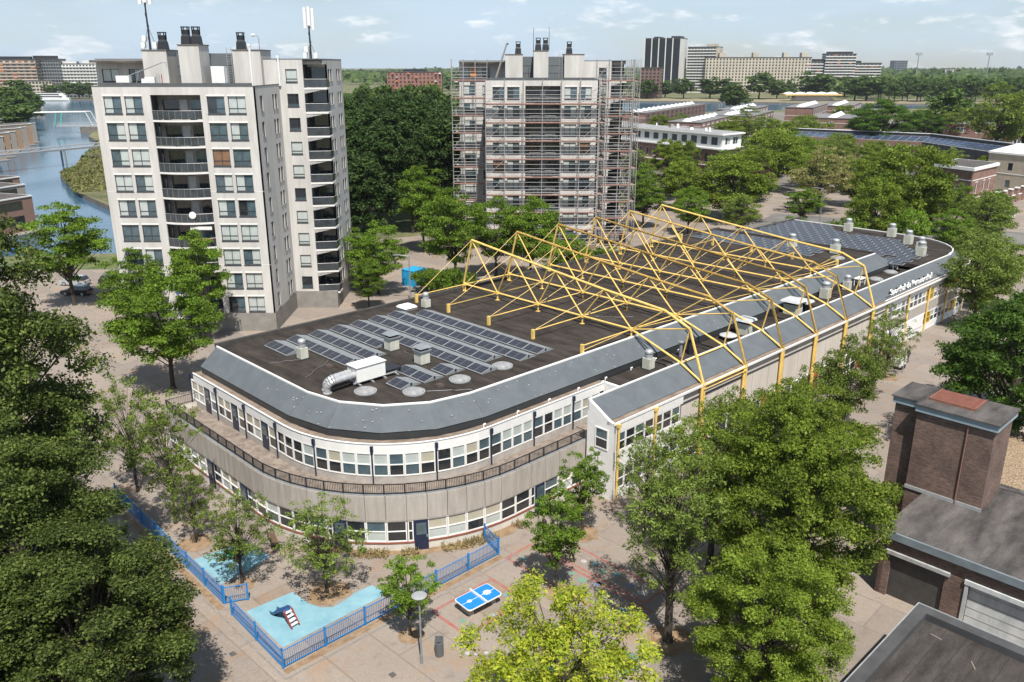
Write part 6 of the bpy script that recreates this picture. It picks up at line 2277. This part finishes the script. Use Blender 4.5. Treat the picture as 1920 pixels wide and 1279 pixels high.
MB().lathe(-14, -4.2, [(.1, 0), (.1, .1)], 6).build('paddle_mark', BLACK, t)
MB().box(-17, -11, -4.8, -4.0, .3, 4.5).build('paddle_box', WSLAB, t)
# ------------------------------------------------------------------ things on the plaza
def fence(label, pts, h=1.25, spacing=2.72):
    """blue bar fence through school-frame points"""
    t = thing('bar_fence', label, 'fence', S(*pts[0]), RS, 'blue bar fence round the play yard')
    o0 = pts[0]
    for (a, b) in zip(pts[:-1], pts[1:]):
        L = math.hypot(b[0] - a[0], b[1] - a[1])
        n = max(1, round(L / spacing))
        ang = math.atan2(b[1] - a[1], b[0] - a[0])
        w = L / n
        pm = MB()
        pm.bar((.04, 0, .12), (w - .04, 0, .12), .045, .045).bar((.04, 0, h - .05), (w - .04, 0, h - .05), .045, .045)
        nb = int(w / .125)
        for k in range(1, nb):
            x = w * k / nb
            pm.box(x - .011, x + .011, -.011, .011, .12, h - .05)
        pme = pm.mesh('fence_panel', BLUE)
        post = MB().box(-.05, .05, -.05, .05, 0, h + .08).box(-.06, .06, -.06, .06, h + .08, h + .11).mesh('post', BLUE)
        for k in range(n):
            x, y = a[0] + (b[0] - a[0]) * k / n - o0[0], a[1] + (b[1] - a[1]) * k / n - o0[1]
            obj('fence_panel', pme, t, (x, y, 0), ang)
            obj('post', post, t, (x, y, 0), ang)
        obj('post', post, t, (b[0] - o0[0], b[1] - o0[1], 0), ang)
    return t


fence('blue bar fence along the long left side of the play yard', [(18.85, 65.0), (18.65, 46.0)])
fence('blue bar fence round the corner by the slide', [(18.5, 44.5), (18.3, 37.8), (35.3, 37.8), (35.9, 39.9)])
g = thing('fence_gate', 'open blue bar gate between the two fence runs', 'gate', S(18.7, 45.9), RS + R(-27), 'blue bar fence round the play yard')
gm = MB()
for z in (.12, 1.2):
    gm.bar((0, 0, z), (1.45, 0, z), .045, .045)
for k in range(12):
    gm.box(k * .13 - .011, k * .13 + .011, -.011, .011, .12, 1.2)
gm.build('gate_leaf', BLUE, g)
MB().box(-.06, .06, -.06, .06, 0, 1.35).build('post', BLUE, g)
MB().box(1.38, 1.5, -.05, .05, 0, 1.3).build('post', BLUE, g)
# table tennis table
TBLUE = mat('table_blue', (.012, .20, .58), .45, .06, 2)
tt = thing('table_tennis_table', 'blue concrete table tennis table with white net inside a red square', 'table', S(30.25, 34.3), RS + R(-3))
rc = .22
pl = []
for cx_, cy_, a0 in ((1.37 - rc, .80 - rc, 0), (-1.37 + rc, .80 - rc, 90), (-1.37 + rc, -.80 + rc, 180), (1.37 - rc, -.80 + rc, 270)):
    for k in range(5):
        a = R(a0 + 22.5 * k)
        pl.append((cx_ + rc * math.cos(a), cy_ + rc * math.sin(a)))
MB().prism(pl, .68, .755).build('table_top', WHITE, tt)
MB().prism([(x * .972, y * .955) for x, y in pl], .755, .760).build('playing_field', TBLUE, tt)
MB().box(-1.3, -.05, -.015, .015, .760, .763).box(.05, 1.3, -.015, .015, .760, .763).build('centre_line', WHITE, tt)
MB().box(-.045, .045, -.86, .86, .763, .90).build('net', WHITE, tt)
st = MB()
for x, r in ((-.72, .2), (.70, .34)):
    pts = []
    for k in range(20):
        a = 2 * math.pi * k / 20
        q_ = r * (1 if k % 2 else .62)
        pts.append((x + q_ * math.cos(a), q_ * math.sin(a) * .85))
    st.prism(pts, .760, .7645)
st.build('splash_mark', WHITE, tt)
for x in (-.9, .9):
    MB().obox((x, 0, 0), (.28, 1.0, .68), 0, .85).build('leg', CONC, tt)
# slide
sl = thing('play_slide', 'small blue slide with red side boards and white steps on the light blue surface', 'slide', S(20.65, 41.4), RS + R(97))
sl.scale = (.84, .84, .84)
RB = mat('red_board', (.30, .055, .05), .5, .15, 3)
SB = mat('slide_blue', (.03, .09, .25), .4, .1, 3)
for y in (-.33, .33):
    MB().add([(-1.0, y - .03, 0), (-.85, y - .03, 0), (-.1, y - .03, 1.0), (-.1, y - .03, 1.25), (-.3, y - .03, 1.15), (-1.0, y + -.03, .15),
              (-1.0, y + .03, 0), (-.85, y + .03, 0), (-.1, y + .03, 1.0), (-.1, y + .03, 1.25), (-.3, y + .03, 1.15), (-1.0, y + .03, .15)],
             [(0, 1, 2, 3, 4, 5), (11, 10, 9, 8, 7, 6), (0, 6, 7, 1), (1, 7, 8, 2), (2, 8, 9, 3), (3, 9, 10, 4), (4, 10, 11, 5), (5, 11, 6, 0)]).build('side_board', RB, sl)
for k in range(4):
    MB().box(-.88 + k * .22, -.66 + k * .22, -.3, .3, .2 + k * .24, .25 + k * .24).build('step', WHITE, sl)
sec = [(-.34, .26), (-.28, .02), (0, -.04), (.28, .02), (.34, .26)]
runp = [(-.05, 1.0), (.3, .95), (.9, .5), (1.35, .2), (1.75, .14)]
tr_ = MB()
L_ = [[(x, y, z + dz) for y, dz in sec] for x, z in runp]
for a, b in zip(L_[:-1], L_[1:]):
    tr_.strip(a, b)
    tr_.strip([(x, y, z - .03) for x, y, z in b], [(x, y, z - .03) for x, y, z in a])
tr_.build('chute', SB, sl)
MB().box(1.3, 1.4, -.1, .1, 0, .2).build('foot', BLACK, sl)
# street lamp and litter bin
lp = thing('street_lamp', 'slim grey street lamp with a flat round head beside the small round tree', 'street lamp', S(24.3, 32.6))
MB().tube((0, 0, 0), (0, 0, 4.5), .065, .045, 10).build('pole', METAL_D, lp)
MB().tube((0, 0, 0), (0, 0, .6), .085, .085, 10).build('base', METAL_D, lp)
MB().lathe(0, 0, [(.08, 4.35), (.12, 4.5), (.40, 4.56), (.44, 4.62), (.30, 4.68), (.08, 4.70)], 20).build('lamp_head', mat('lamp_grey', (.30, .31, .31), .4, .08, 3), lp)
bn = thing('litter_bin', 'dark grey cylindrical litter bin with a slanted open top', 'litter bin', S(25.5, 32.45))
MB().lathe(0, 0, [(.24, 0), (.26, .05), (.26, .92), (.24, .95)], 16).build('body', mat('bin_grey', (.10, .105, .11), .5, .1, 3), bn)
MB().lathe(0, 0, [(.2, .95), (.2, .955)], 16).build('opening', BLACK, bn)
MB().add([(-.26, -.1, .95), (.26, -.1, .95), (.24, .26, 1.14), (-.24, .26, 1.14)], [(0, 1, 2, 3), (3, 2, 1, 0)]).build('lid', MATS['bin_grey'], bn)
# benches by the wall
def bench(label, u, v, rz, L=1.9):
    t = thing('bench', label, 'bench', S(u, v), RS + rz)
    for k in range(4):
        MB().box(-L / 2, L / 2, -.2 + k * .12, -.1 + k * .12, .42, .46).build('slat', mat('bench_wood', (.13, .08, .05), .8, .2, 4), t)
    for k in range(2):
        MB().box(-L / 2, L / 2, .3, .34, .6 + k * .14, .7 + k * .14).build('back_slat', MATS['bench_wood'], t)
    for x in (-L / 2 + .25, L / 2 - .25):
        MB().box(x - .05, x + .05, -.2, .34, 0, .42).build('leg', BLACK, t)
        MB().box(x - .03, x + .03, .28, .33, .42, .86).build('back_post', BLACK, t)


bench('long wooden bench on the plaza beside the school\'s left corner', 27.3, 76.6, R(3), 2.6)
bench('wooden bench under the curved wall behind the thin-leaved tree', 26.3, 47.2, R(60))
bench('second wooden bench under the curved wall, farther left', 24.6, 50.2, R(72))
# sprung rider behind the tree on the second pad
rdr = thing('spring_rider', 'green spring rider on the second blue play surface', 'spring rider', S(21.6, 50.4), RS)
MB().path([(math.cos(k * .9) * .13, math.sin(k * .9) * .13, k * .022) for k in range(22)], .025, 5).build('spring', BLACK, rdr)
MB().prism([(-.5, -.03), (-.3, -.05), (.5, -.05), (.5, .05), (-.3, .05)], .48, .62).build('seat', mat('rider_green', (.03, .32, .11), .5, .1), rdr)
for y in (-.17, .17):
    MB().add([(-.5, y, .35), (.5, y, .4), (.62, y, .95), (.3, y, .9), (.1, y, .65), (-.45, y, .75)], [(0, 1, 2, 3, 4, 5), (5, 4, 3, 2, 1, 0)]).build('side_shape', MATS['rider_green'], rdr)
MB().tube((.35, -.3, .8), (.35, .3, .8), .025, .025, 6).build('handle', BLACK, rdr)
# dry weeds along the curved wall
rng = np.random.default_rng(12)
n = 2600
ang = rng.uniform(R(208), R(271), n)
rad = rng.uniform(13.9, 14.9, n) + rng.normal(size=n) * .1
pu, pv = CU + rad * np.cos(ang), CV + rad * np.sin(ang)
keep = np.sin(ang * 31) + np.sin(ang * 13 + 1) > -.4
X = pu * CS - pv * SN
Y = pu * SN + pv * CS
P = np.stack([X, Y, rng.random(n) * .32 + .03], 1)[keep]
wd = obj('dry_weeds', leaf_mesh('dry_weeds', P, rng.normal(size=(len(P), 3)) + np.array([0, 0, .2]), .2, leaf_mat('leaf_dry', (.16, .12, .05), (.30, .23, .11), (.14, .17, .05), .2), rng, .3))
tag(wd, 'dry weeds and grass tufts along the foot of the curved wall', 'weeds', None, 'stuff')

# reeds and rough tufts on the canal promontory
rng = np.random.default_rng(31)
gp = [(-118, 228.5), (-131, 250), (-143, 270), (-146, 286), (-160, 319), (-186, 389), (-160, 400), (-110, 300), (-80, 215), (-98, 209)]
pts_ = []
while len(pts_) < 9000:
    i = rng.integers(0, 6)
    f_ = rng.random()
    ex, ey = gp[i][0] + (gp[i + 1][0] - gp[i][0]) * f_, gp[i][1] + (gp[i + 1][1] - gp[i][1]) * f_
    d_ = rng.random() ** 1.7 * 26
    L2 = math.hypot(gp[i + 1][0] - gp[i][0], gp[i + 1][1] - gp[i][1])
    nx, ny = (gp[i + 1][1] - gp[i][1]) / L2, -(gp[i + 1][0] - gp[i][0]) / L2
    pts_.append((ex + nx * (d_ - .6), ey + ny * (d_ - .6), rng.random() * (1.0 if d_ < 3 else .45) + .05))
P = np.array(pts_)
rd_ = obj('bank_grass', leaf_mesh('bank_grass', P, rng.normal(size=(len(P), 3)) + np.array([0, 0, .4]), 1.0, leaf_mat('leaf_reed', (.07, .085, .022), (.12, .13, .045), (.20, .165, .075), .2), rng, .35))
tag(rd_, 'rough grass and reeds on the canal promontory', 'grass', None, 'stuff')

# ------------------------------------------------------------------ cars
CARM = {}


def car(label, x, y, rz, col, L=4.4, W=1.8, H=1.5, group='parked cars', estate=True):
    key = tuple(col)
    if key not in CARM:
        CARM[key] = mat('car_paint_%d' % len(CARM), col, .25, .04, 2, coat=.8)
    t = thing('parked_car', label, 'car', (x, y, 0), rz, group)
    hl = L / 2
    prof = [(-hl, .35), (-hl + .05, .75), (-hl + .12, .92), (hl - 1.15, .95), (hl - .25, .78), (hl, .6), (hl, .3), (hl - .2, .22), (-hl + .2, .22)]
    cab = [(-hl + .18, .92), (-hl + (.5 if estate else .95), H - .06), (-hl + .9, H), (hl - 2.0, H - .02), (hl - 1.15, .95)]

    def loft(pr, w0, w1):
        mb = MB()
        n = len(pr)
        zmin, zmax = min(p[1] for p in pr), max(p[1] for p in pr)
        vs = []
        for s in (-1, 1):
            for px_, pz_ in pr:
                f_ = (pz_ - zmin) / (zmax - zmin)
                vs.append((px_, s * (w0 + (w1 - w0) * f_), pz_))
        fs = [tuple(range(n)), tuple(range(2 * n - 1, n - 1, -1))] + [(i + n, (i + 1) % n + n, (i + 1) % n, i) for i in range(n)]
        return mb.add(vs, fs)
    loft(prof, W / 2 - .06, W / 2 - .02).build('body', CARM[key], t)
    loft(cab, W / 2 - .06, W / 2 - .22).build('cabin', G_DARK, t)
    MB().box(-hl + .75, hl - 2.05, -W / 2 + .26, W / 2 - .26, H - .03, H + .015).build('roof_panel', CARM[key], t)
    for px_ in (-hl + .45, -.1, hl - 1.55):
        for s in (-1, 1):
            MB().bar((px_ + .0, s * (W / 2 - .07), .94), (px_ + (.25 if px_ < -1 else (0 if px_ < .5 else -.45)), s * (W / 2 - .205), H - .05), .07, .05).build('pillar', CARM[key], t)
    for px_ in (-hl + .8, hl - .85):
        for s in (-1, 1):
            w_ = MB().tube((px_, s * (W / 2 - .2), .32), (px_, s * (W / 2), .32), .32, .32, 14).build('wheel', BLACK, t)
            MB().tube((px_, s * (W / 2), .32), (px_, s * (W / 2 + .012), .32), .2, .2, 10).build('rim', METAL, w_)
    for s in (-1, 1):
        MB().box(hl - .12, hl + .01, s * (W / 2 - .35) - .18, s * (W / 2 - .35) + .18, .58, .72).build('headlight', DISH, t)
        MB().box(-hl - .01, -hl + .06, s * (W / 2 - .3) - .15, s * (W / 2 - .3) + .15, .68, .84).build('tail_light', CLUT[1], t)
    return t


car('silver estate car parked by the canal lawn', -69.0, 128.5, R(172), (.42, .43, .44))
car('dark grey hatchback parked by the canal lawn', -63.2, 129.4, R(4), (.05, .05, .052))
car('black car parked in front of the silver estate', -65.8, 122.6, R(172), (.012, .013, .016))
car('white car driving along the right street', 113.5, 190.0, R(60), (.72, .72, .72))
car('dark car at the kerb of the right street', 84.5, 139.0, R(60), (.03, .03, .035))
car('white van-like car by the street trees', 68, 205, R(70), (.7, .7, .7))
car('red car half hidden behind the brownish tree', 74.5, 182, R(60), (.35, .02, .02))
car('grey car behind the round tree', 56, 205, R(60), (.2, .2, .21))
# blue container
bc = thing('blue_container', 'bright blue corrugated storage container behind the back parapet', 'container', S(78.6, 103.4), RS + R(12))
MB().box(-1.5, 1.5, -1.2, 1.2, 0, 2.45).build('box', mat('container_blue', (.02, .33, .62), .5, .08, 2), bc)
cm = MB()
for k in range(12):
    cm.box(-1.45 + k * .25, -1.33 + k * .25, -1.25, -1.2, .1, 2.35)
cm.build('ribs', MATS['container_blue'], bc)
MB().box(-1.55, 1.55, -1.25, 1.25, 2.45, 2.52).build('roof', MATS['container_blue'], bc)
# street lamps and poles further off
for k, (x, y, h, lab) in enumerate([(94.0, 189.5, 11.0, 'tall white street lamp before the dark corner house'), (66.5, 180.0, 8.0, 'dark street lamp under the brownish tree'), (-14.8, 118, 7.0, 'thin lamp post near the blue container')]):
    t = thing('street_lamp', lab, 'street lamp', (x, y, 0))
    MB().tube((0, 0, 0), (0, 0, h), .12, .07, 8).build('pole', DISH if k == 0 else METAL_D, t)
    MB().tube((0, 0, h - .1), (-1.6, 0, h + .15), .06, .05, 6).build('arm', DISH if k == 0 else METAL_D, t)
    MB().box(-2.2, -1.4, -.15, .15, h + .08, h + .2).build('lamp_head', METAL_D, t)
# bicycle racks behind the far roof
t = thing('bicycle_rack', 'row of steel bicycle racks behind the far school roof', 'bicycle rack', (50, 148.5, 0), R(-8))
for k in range(12):
    MB().path([(k * .8, -.4, 0), (k * .8, -.4, .8), (k * .8, .4, .8), (k * .8, .4, 0)], .04, 5).build('hoop', METAL_D, t)
t = thing('glass_shelter', 'pale blue curved shelter behind the hall roof', 'shelter', (42.5, 146, 0), R(30))
arc = [(-2.2 + 4.4 * k / 8, 0, 2.6 * math.sin(math.pi * (k + .6) / 9.2)) for k in range(9)]
MB().strip([(x, -3, z) for x, y, z in arc], [(x, 3, z) for x, y, z in arc]).build('canopy', glass('shelter_glass', (.22, .34, .40)), t)
for y in (-3, 0, 3):
    MB().path([(x, y, z - .04) for x, _, z in arc], .05, 5).build('hoop', METAL, t)

# ------------------------------------------------------------------ brick sheds at the right
sh = thing('brick_shed', 'low brown brick shed with grey felt roof and two garage doors', 'shed', S(54, 10), RS)
OS = (54, 10, 0)
def sb(mb, name, m, smooth=False):
    return mb.build(name, m, sh, OS, smooth)


w_ = MB()
for z0, z1, segs_ in ((0, 3.35, [(-6, 8.0), (12.0, 13.4), (16.7, 17.4)]), (3.35, 4.35, [(-6, 17.4)])):
    for a, b in segs_:
        w_.box(50.2, 50.5, a, b, z0, z1)
sb(w_, 'front_wall', BRICK_D)
sb(MB().box(50.2, 62, 17.1, 17.4, 0, 4.35).box(61.7, 62, -6, 17.1, 0, 4.35), 'side_wall', BRICK_D)
sb(MB().box(50.05, 62.2, -6, 17.5, 4.35, 4.7), 'flat_roof', GREYROOF)
sb(MB().box(49.9, 50.05, -6, 17.6, 4.28, 4.78), 'roof_trim', mat('shed_trim', (.17, .20, .22), .6, .15, 1))
WG = mat('weathered_white', (.40, .43, .44), .7, col2=(.62, .63, .62), scale=1.2, detail=8, stretch=(1, 1, .4))
sb(MB().box(50.42, 50.5, 8.0, 12.0, 0, 3.1), 'garage_door', WG)
for k in range(5):
    sb(MB().box(50.405, 50.42, 8.0, 12.0, .6 * k + .25, .6 * k + .27), 'door_joint', METAL_D)
sb(MB().box(50.05, 50.35, 7.8, 12.25, 3.1, 3.4), 'door_lintel', WG)
sb(MB().box(50.1, 50.45, 7.8, 8.0, 0, 3.1).box(50.1, 50.45, 12.0, 12.2, 0, 3.1), 'door_frame', WG)
sb(MB().box(50.4, 50.48, 13.4, 16.7, 0, 3.15), 'dark_door', mat('dark_door', (.055, .052, .05), .6, .3, 1.0, detail=8))
sb(MB().box(50.02, 50.42, 13.1, 17.0, 3.15, 3.4), 'door_lintel', mat('rusty_lintel', (.30, .28, .27), .8, col2=(.42, .44, .44), scale=2))
st_ = thing('brick_tower_shed', 'tall brown brick stack with flat roof and rust-red hatch', 'tower', S(58.6, 17.1), RS)
OT = (58.6, 17.1, 0)


def tb(mb, name, m):
    return mb.build(name, m, st_, OT)


tb(MB().box(56.8, 60.4, 13.8, 18.7, 0, 10.55), 'wall', BRICK_D)
tb(MB().box(57.35, 60.4, 18.7, 20.4, 0, 10.55), 'recessed_wall', BRICK_D)
tb(MB().box(56.6, 60.55, 13.6, 18.8, 10.55, 11.0).box(57.15, 60.55, 18.8, 20.55, 10.55, 11.0), 'roof_fascia', mat('fascia_blue', (.26, .33, .37), .6, .12, 1))
tb(MB().box(56.5, 60.65, 13.5, 18.85, 11.0, 11.1).box(57.05, 60.65, 18.85, 20.65, 11.0, 11.1), 'flat_roof', GREYROOF)
tb(MB().box(58.0, 60.35, 15.6, 18.4, 11.1, 11.2), 'rust_hatch', mat('rust_red', (.13, .042, .028), .85, col2=(.19, .068, .045), scale=2.5))
tb(MB().box(57.93, 58.0, 15.6, 18.4, 11.1, 11.26).box(58.0, 60.35, 15.53, 15.6, 11.1, 11.26).box(58.0, 60.35, 18.4, 18.47, 11.1, 11.26), 'hatch_frame', mat('rust_frame', (.24, .10, .065), .8, .2))
tb(MB().tube((56.72, 15.4, 4.75), (56.72, 15.4, 10.5), .04, .04, 6), 'conductor_pipe', mat('pipe_brown', (.22, .12, .09), .7, .1))
tb(MB().box(56.72, 56.8, 13.75, 18.75, 4.7, 4.95), 'flashing', METAL)
gr = thing('gravel_roof_shed', 'low shed with pebble-covered roof behind the brick tower', 'shed', S(67, 12), RS)
MB().box(-5.5, 7, -8, 5.0, 0, 4.3).build('wall', BRICK_D, gr)
MB().box(-5.3, 6.8, -7.8, 4.8, 4.3, 4.42).build('pebble_roof', mat('pebbles', (.11, .072, .045), .95, col2=(.42, .31, .20), scale=9, detail=3, bump=.8, bscale=14), gr)
MB().box(-5.6, -5.3, -8.1, 5.1, 4.3, 4.75).box(-5.3, 7, 4.8, 5.1, 4.3, 4.75).build('parapet', GREYROOF, gr)
nr = thing('near_flat_roof_shed', 'near shed with dark felt roof and raised grey edge in the bottom right corner', 'shed', S(40, 8), RS)
ON = (40, 8, 0)
MB().box(30, 44.8, -6, 12.9, 0, 3.3).build('wall', BRICK_D, nr, ON)
MB().box(30, 44.3, -6, 12.4, 3.3, 3.42).build('flat_roof', mat('old_felt', (.032, .028, .026), .95, spec=.15, col2=(.082, .072, .066), scale=.6, detail=10, fine=.14, bscale=9, stretch=(.5, 1.6, 1)), nr, ON)
MB().box(44.3, 44.95, -6, 13.05, 3.3, 3.85).box(30, 44.3, 12.4, 13.05, 3.3, 3.85).build('raised_edge', mat('edge_felt', (.06, .06, .062), .85, .2, 1), nr, ON)
MB().box(44.95, 45.0, -6, 13.1, 3.5, 3.9).box(30, 44.95, 13.05, 13.1, 3.5, 3.9).build('edge_trim', METAL, nr, ON)
fs2 = MB()
for k in range(9):
    fs2.box(30, 44.2, 11.2 - k * 1.05, 11.24 - k * 1.05, 3.42, 3.43)
fs2.build('felt_seam', felt, nr, ON)
for k, (u, v, a) in enumerate([(42.2, 9.2, .6), (43.2, 11.4, 1.4)]):
    o = MB().box(-.32, .32, -.012, .012, 0, .02).box(-.28, .3, -.04, -.022, 0, .015).build('stick', mat('pale_stick', (.3, .26, .2), .8, .1))
    o.location = S(u, v, 3.43)
    o.rotation_euler = (0, 0, RS + a)
    tag(o, ['pair of pale sticks lying on the near felt roof', 'short pale stick near the corner of the felt roof'][k], 'stick')
t = thing('steel_grating', 'steel grating at the side of the near shed under the dense tree', 'grating', S(38.6, 13.9), RS)
for k in range(9):
    MB().box(-.7, .7, k * .14 - .55, k * .14 - .51, .9, .94).build('bar', METAL, t)
for x in (-.7, .7):
    MB().box(x - .03, x + .03, -.6, .65, 0, .94).build('side_frame', METAL, t)

# ------------------------------------------------------------------ people near the hall
SKIN = mat('skin', (.42, .26, .19), .6, .05)
HAIR = mat('hair', (.03, .02, .015), .7, .1)


def person(label, x, y, rz, top, legs, sit=False, k=0):
    V = dict(pel=(0, 0, .95), chest=(0, 0, 1.25), neck=(0, 0, 1.48), head=(.02, 0, 1.60), crown=(.0, 0, 1.74),
             shl=(0, .19, 1.40), ell=(-.03, .26, 1.13), hal=(.08, .25, .90), shr=(0, -.19, 1.40), elr=(.0, -.26, 1.13), har=(.14, -.23, .92),
             hpl=(0, .1, .92), knl=(.12, .11, .50), anl=(.02, .11, .08), tol=(.18, .12, .04), hpr=(0, -.1, .92), knr=(-.02, -.11, .50), anr=(-.2, -.11, .1), tor=(-.05, -.12, .04))
    rad = dict(pel=.15, chest=.16, neck=.06, head=.095, crown=.06, shl=.075, ell=.05, hal=.035, shr=.075, elr=.05, har=.035, hpl=.1, knl=.065, anl=.045, tol=.04, hpr=.1, knr=.065, anr=.045, tor=.04)
    E_ = [('pel', 'chest'), ('chest', 'neck'), ('neck', 'head'), ('head', 'crown'), ('chest', 'shl'), ('shl', 'ell'), ('ell', 'hal'), ('chest', 'shr'), ('shr', 'elr'), ('elr', 'har'),
          ('pel', 'hpl'), ('hpl', 'knl'), ('knl', 'anl'), ('anl', 'tol'), ('pel', 'hpr'), ('hpr', 'knr'), ('knr', 'anr'), ('anr', 'tor')]
    names = list(V)
    me = bpy.data.meshes.new('body')
    me.from_pydata([V[n_] for n_ in names], [(names.index(a), names.index(b)) for a, b in E_], [])
    o = bpy.data.objects.new('person_src', me)
    COL.objects.link(o)
    md = o.modifiers.new('skin', 'SKIN')
    for i, n_ in enumerate(names):
        me.skin_vertices[0].data[i].radius = (rad[n_], rad[n_])
    me.skin_vertices[0].data[0].use_root = True
    o.modifiers.new('sub', 'SUBSURF').levels = 2
    bpy.context.view_layer.update()
    d_ = bpy.context.evaluated_depsgraph_get()
    m2 = bpy.data.meshes.new_from_object(o.evaluated_get(d_))
    bpy.data.objects.remove(o)
    m2.materials.clear()
    for mm in (legs, top, SKIN, HAIR, BLACK):
        m2.materials.append(mm)
    for p in m2.polygons:
        c = p.center
        p.material_index = 4 if c.z < .09 else (0 if c.z < .93 and abs(c.y) < .2 else (3 if c.z > 1.69 or (c.z > 1.58 and c.x < -.03) else (2 if c.z > 1.47 or (abs(c.y) > .2 and c.z < 1.05) else 1)))
    b = obj('person', m2, None, (x, y, 0), rz)
    tag(b, label, 'person', 'walkers by the hall')
    return b


pw = S(97.3, 34.0)
person('person in dark grey clothes walking past the hall', pw.x, pw.y, RS + 2.6, mat('cloth_grey', (.10, .10, .115), .9, .1), mat('cloth_dark', (.06, .06, .07), .9, .1))
pw = S(95.3, 33.7)
person('person in a white jacket and blue trousers standing at the hand cart', pw.x, pw.y, RS + .4, mat('cloth_white', (.72, .72, .72), .9, .05), mat('cloth_blue', (.08, .2, .4), .9, .1))
pc_ = thing('hand_cart', 'white and red hand cart beside the walkers under the airy tree', 'cart', S(94.6, 33.9), RS)
MB().box(-.7, .7, -.4, .4, .35, 1.15).build('box', WHITE, pc_)
MB().box(-.72, .2, -.42, .42, 1.15, 1.22).build('lid', CLUT[0], pc_)
MB().box(.72, .9, -.35, .35, .4, .9).build('front_board', CLUT[1], pc_)
for x in (-.4, .4):
    for s in (-.45, .45):
        MB().tube((x, s - .04, .25), (x, s + .04, .25), .25, .25, 12).build('wheel', BLACK, pc_)
MB().tube((-.7, -.3, .9), (-1.2, -.3, 1.05), .025, .025, 5).tube((-.7, .3, .9), (-1.2, .3, 1.05), .025, .025, 5).tube((-1.2, -.3, 1.05), (-1.2, .3, 1.05), .025, .025, 5).build('push_bar', METAL, pc_)
t = thing('notice_pole', 'thin pole with small sign beside the walkers', 'pole', S(93.4, 33.0), RS)
MB().tube((0, 0, 0), (0, 0, 3.2), .05, .05, 6).build('pole', METAL_D, t)
MB().box(-.25, .25, -.07, -.05, 2.6, 3.2).build('sign_plate', METAL_D, t)

# ------------------------------------------------------------------ air
HZ = bpy.data.materials.new('haze_air')
HZ.use_nodes = True
_nt = HZ.node_tree
_nt.nodes.remove(_nt.nodes['Principled BSDF'])
_v = _nt.nodes.new('ShaderNodeVolumePrincipled')
_v.inputs['Color'].default_value = (.86, .92, 1.0, 1)
_v.inputs['Density'].default_value = .00006
_v.inputs['Anisotropy'].default_value = .2
_nt.links.new(_v.outputs['Volume'], _nt.nodes['Material Output'].inputs['Volume'])
hz_ = MB().box(-5000, 5000, -60, 5000, -4, 90).build('haze', HZ)
tag(hz_, 'thin summer haze over the whole scene', 'haze', None, 'stuff')
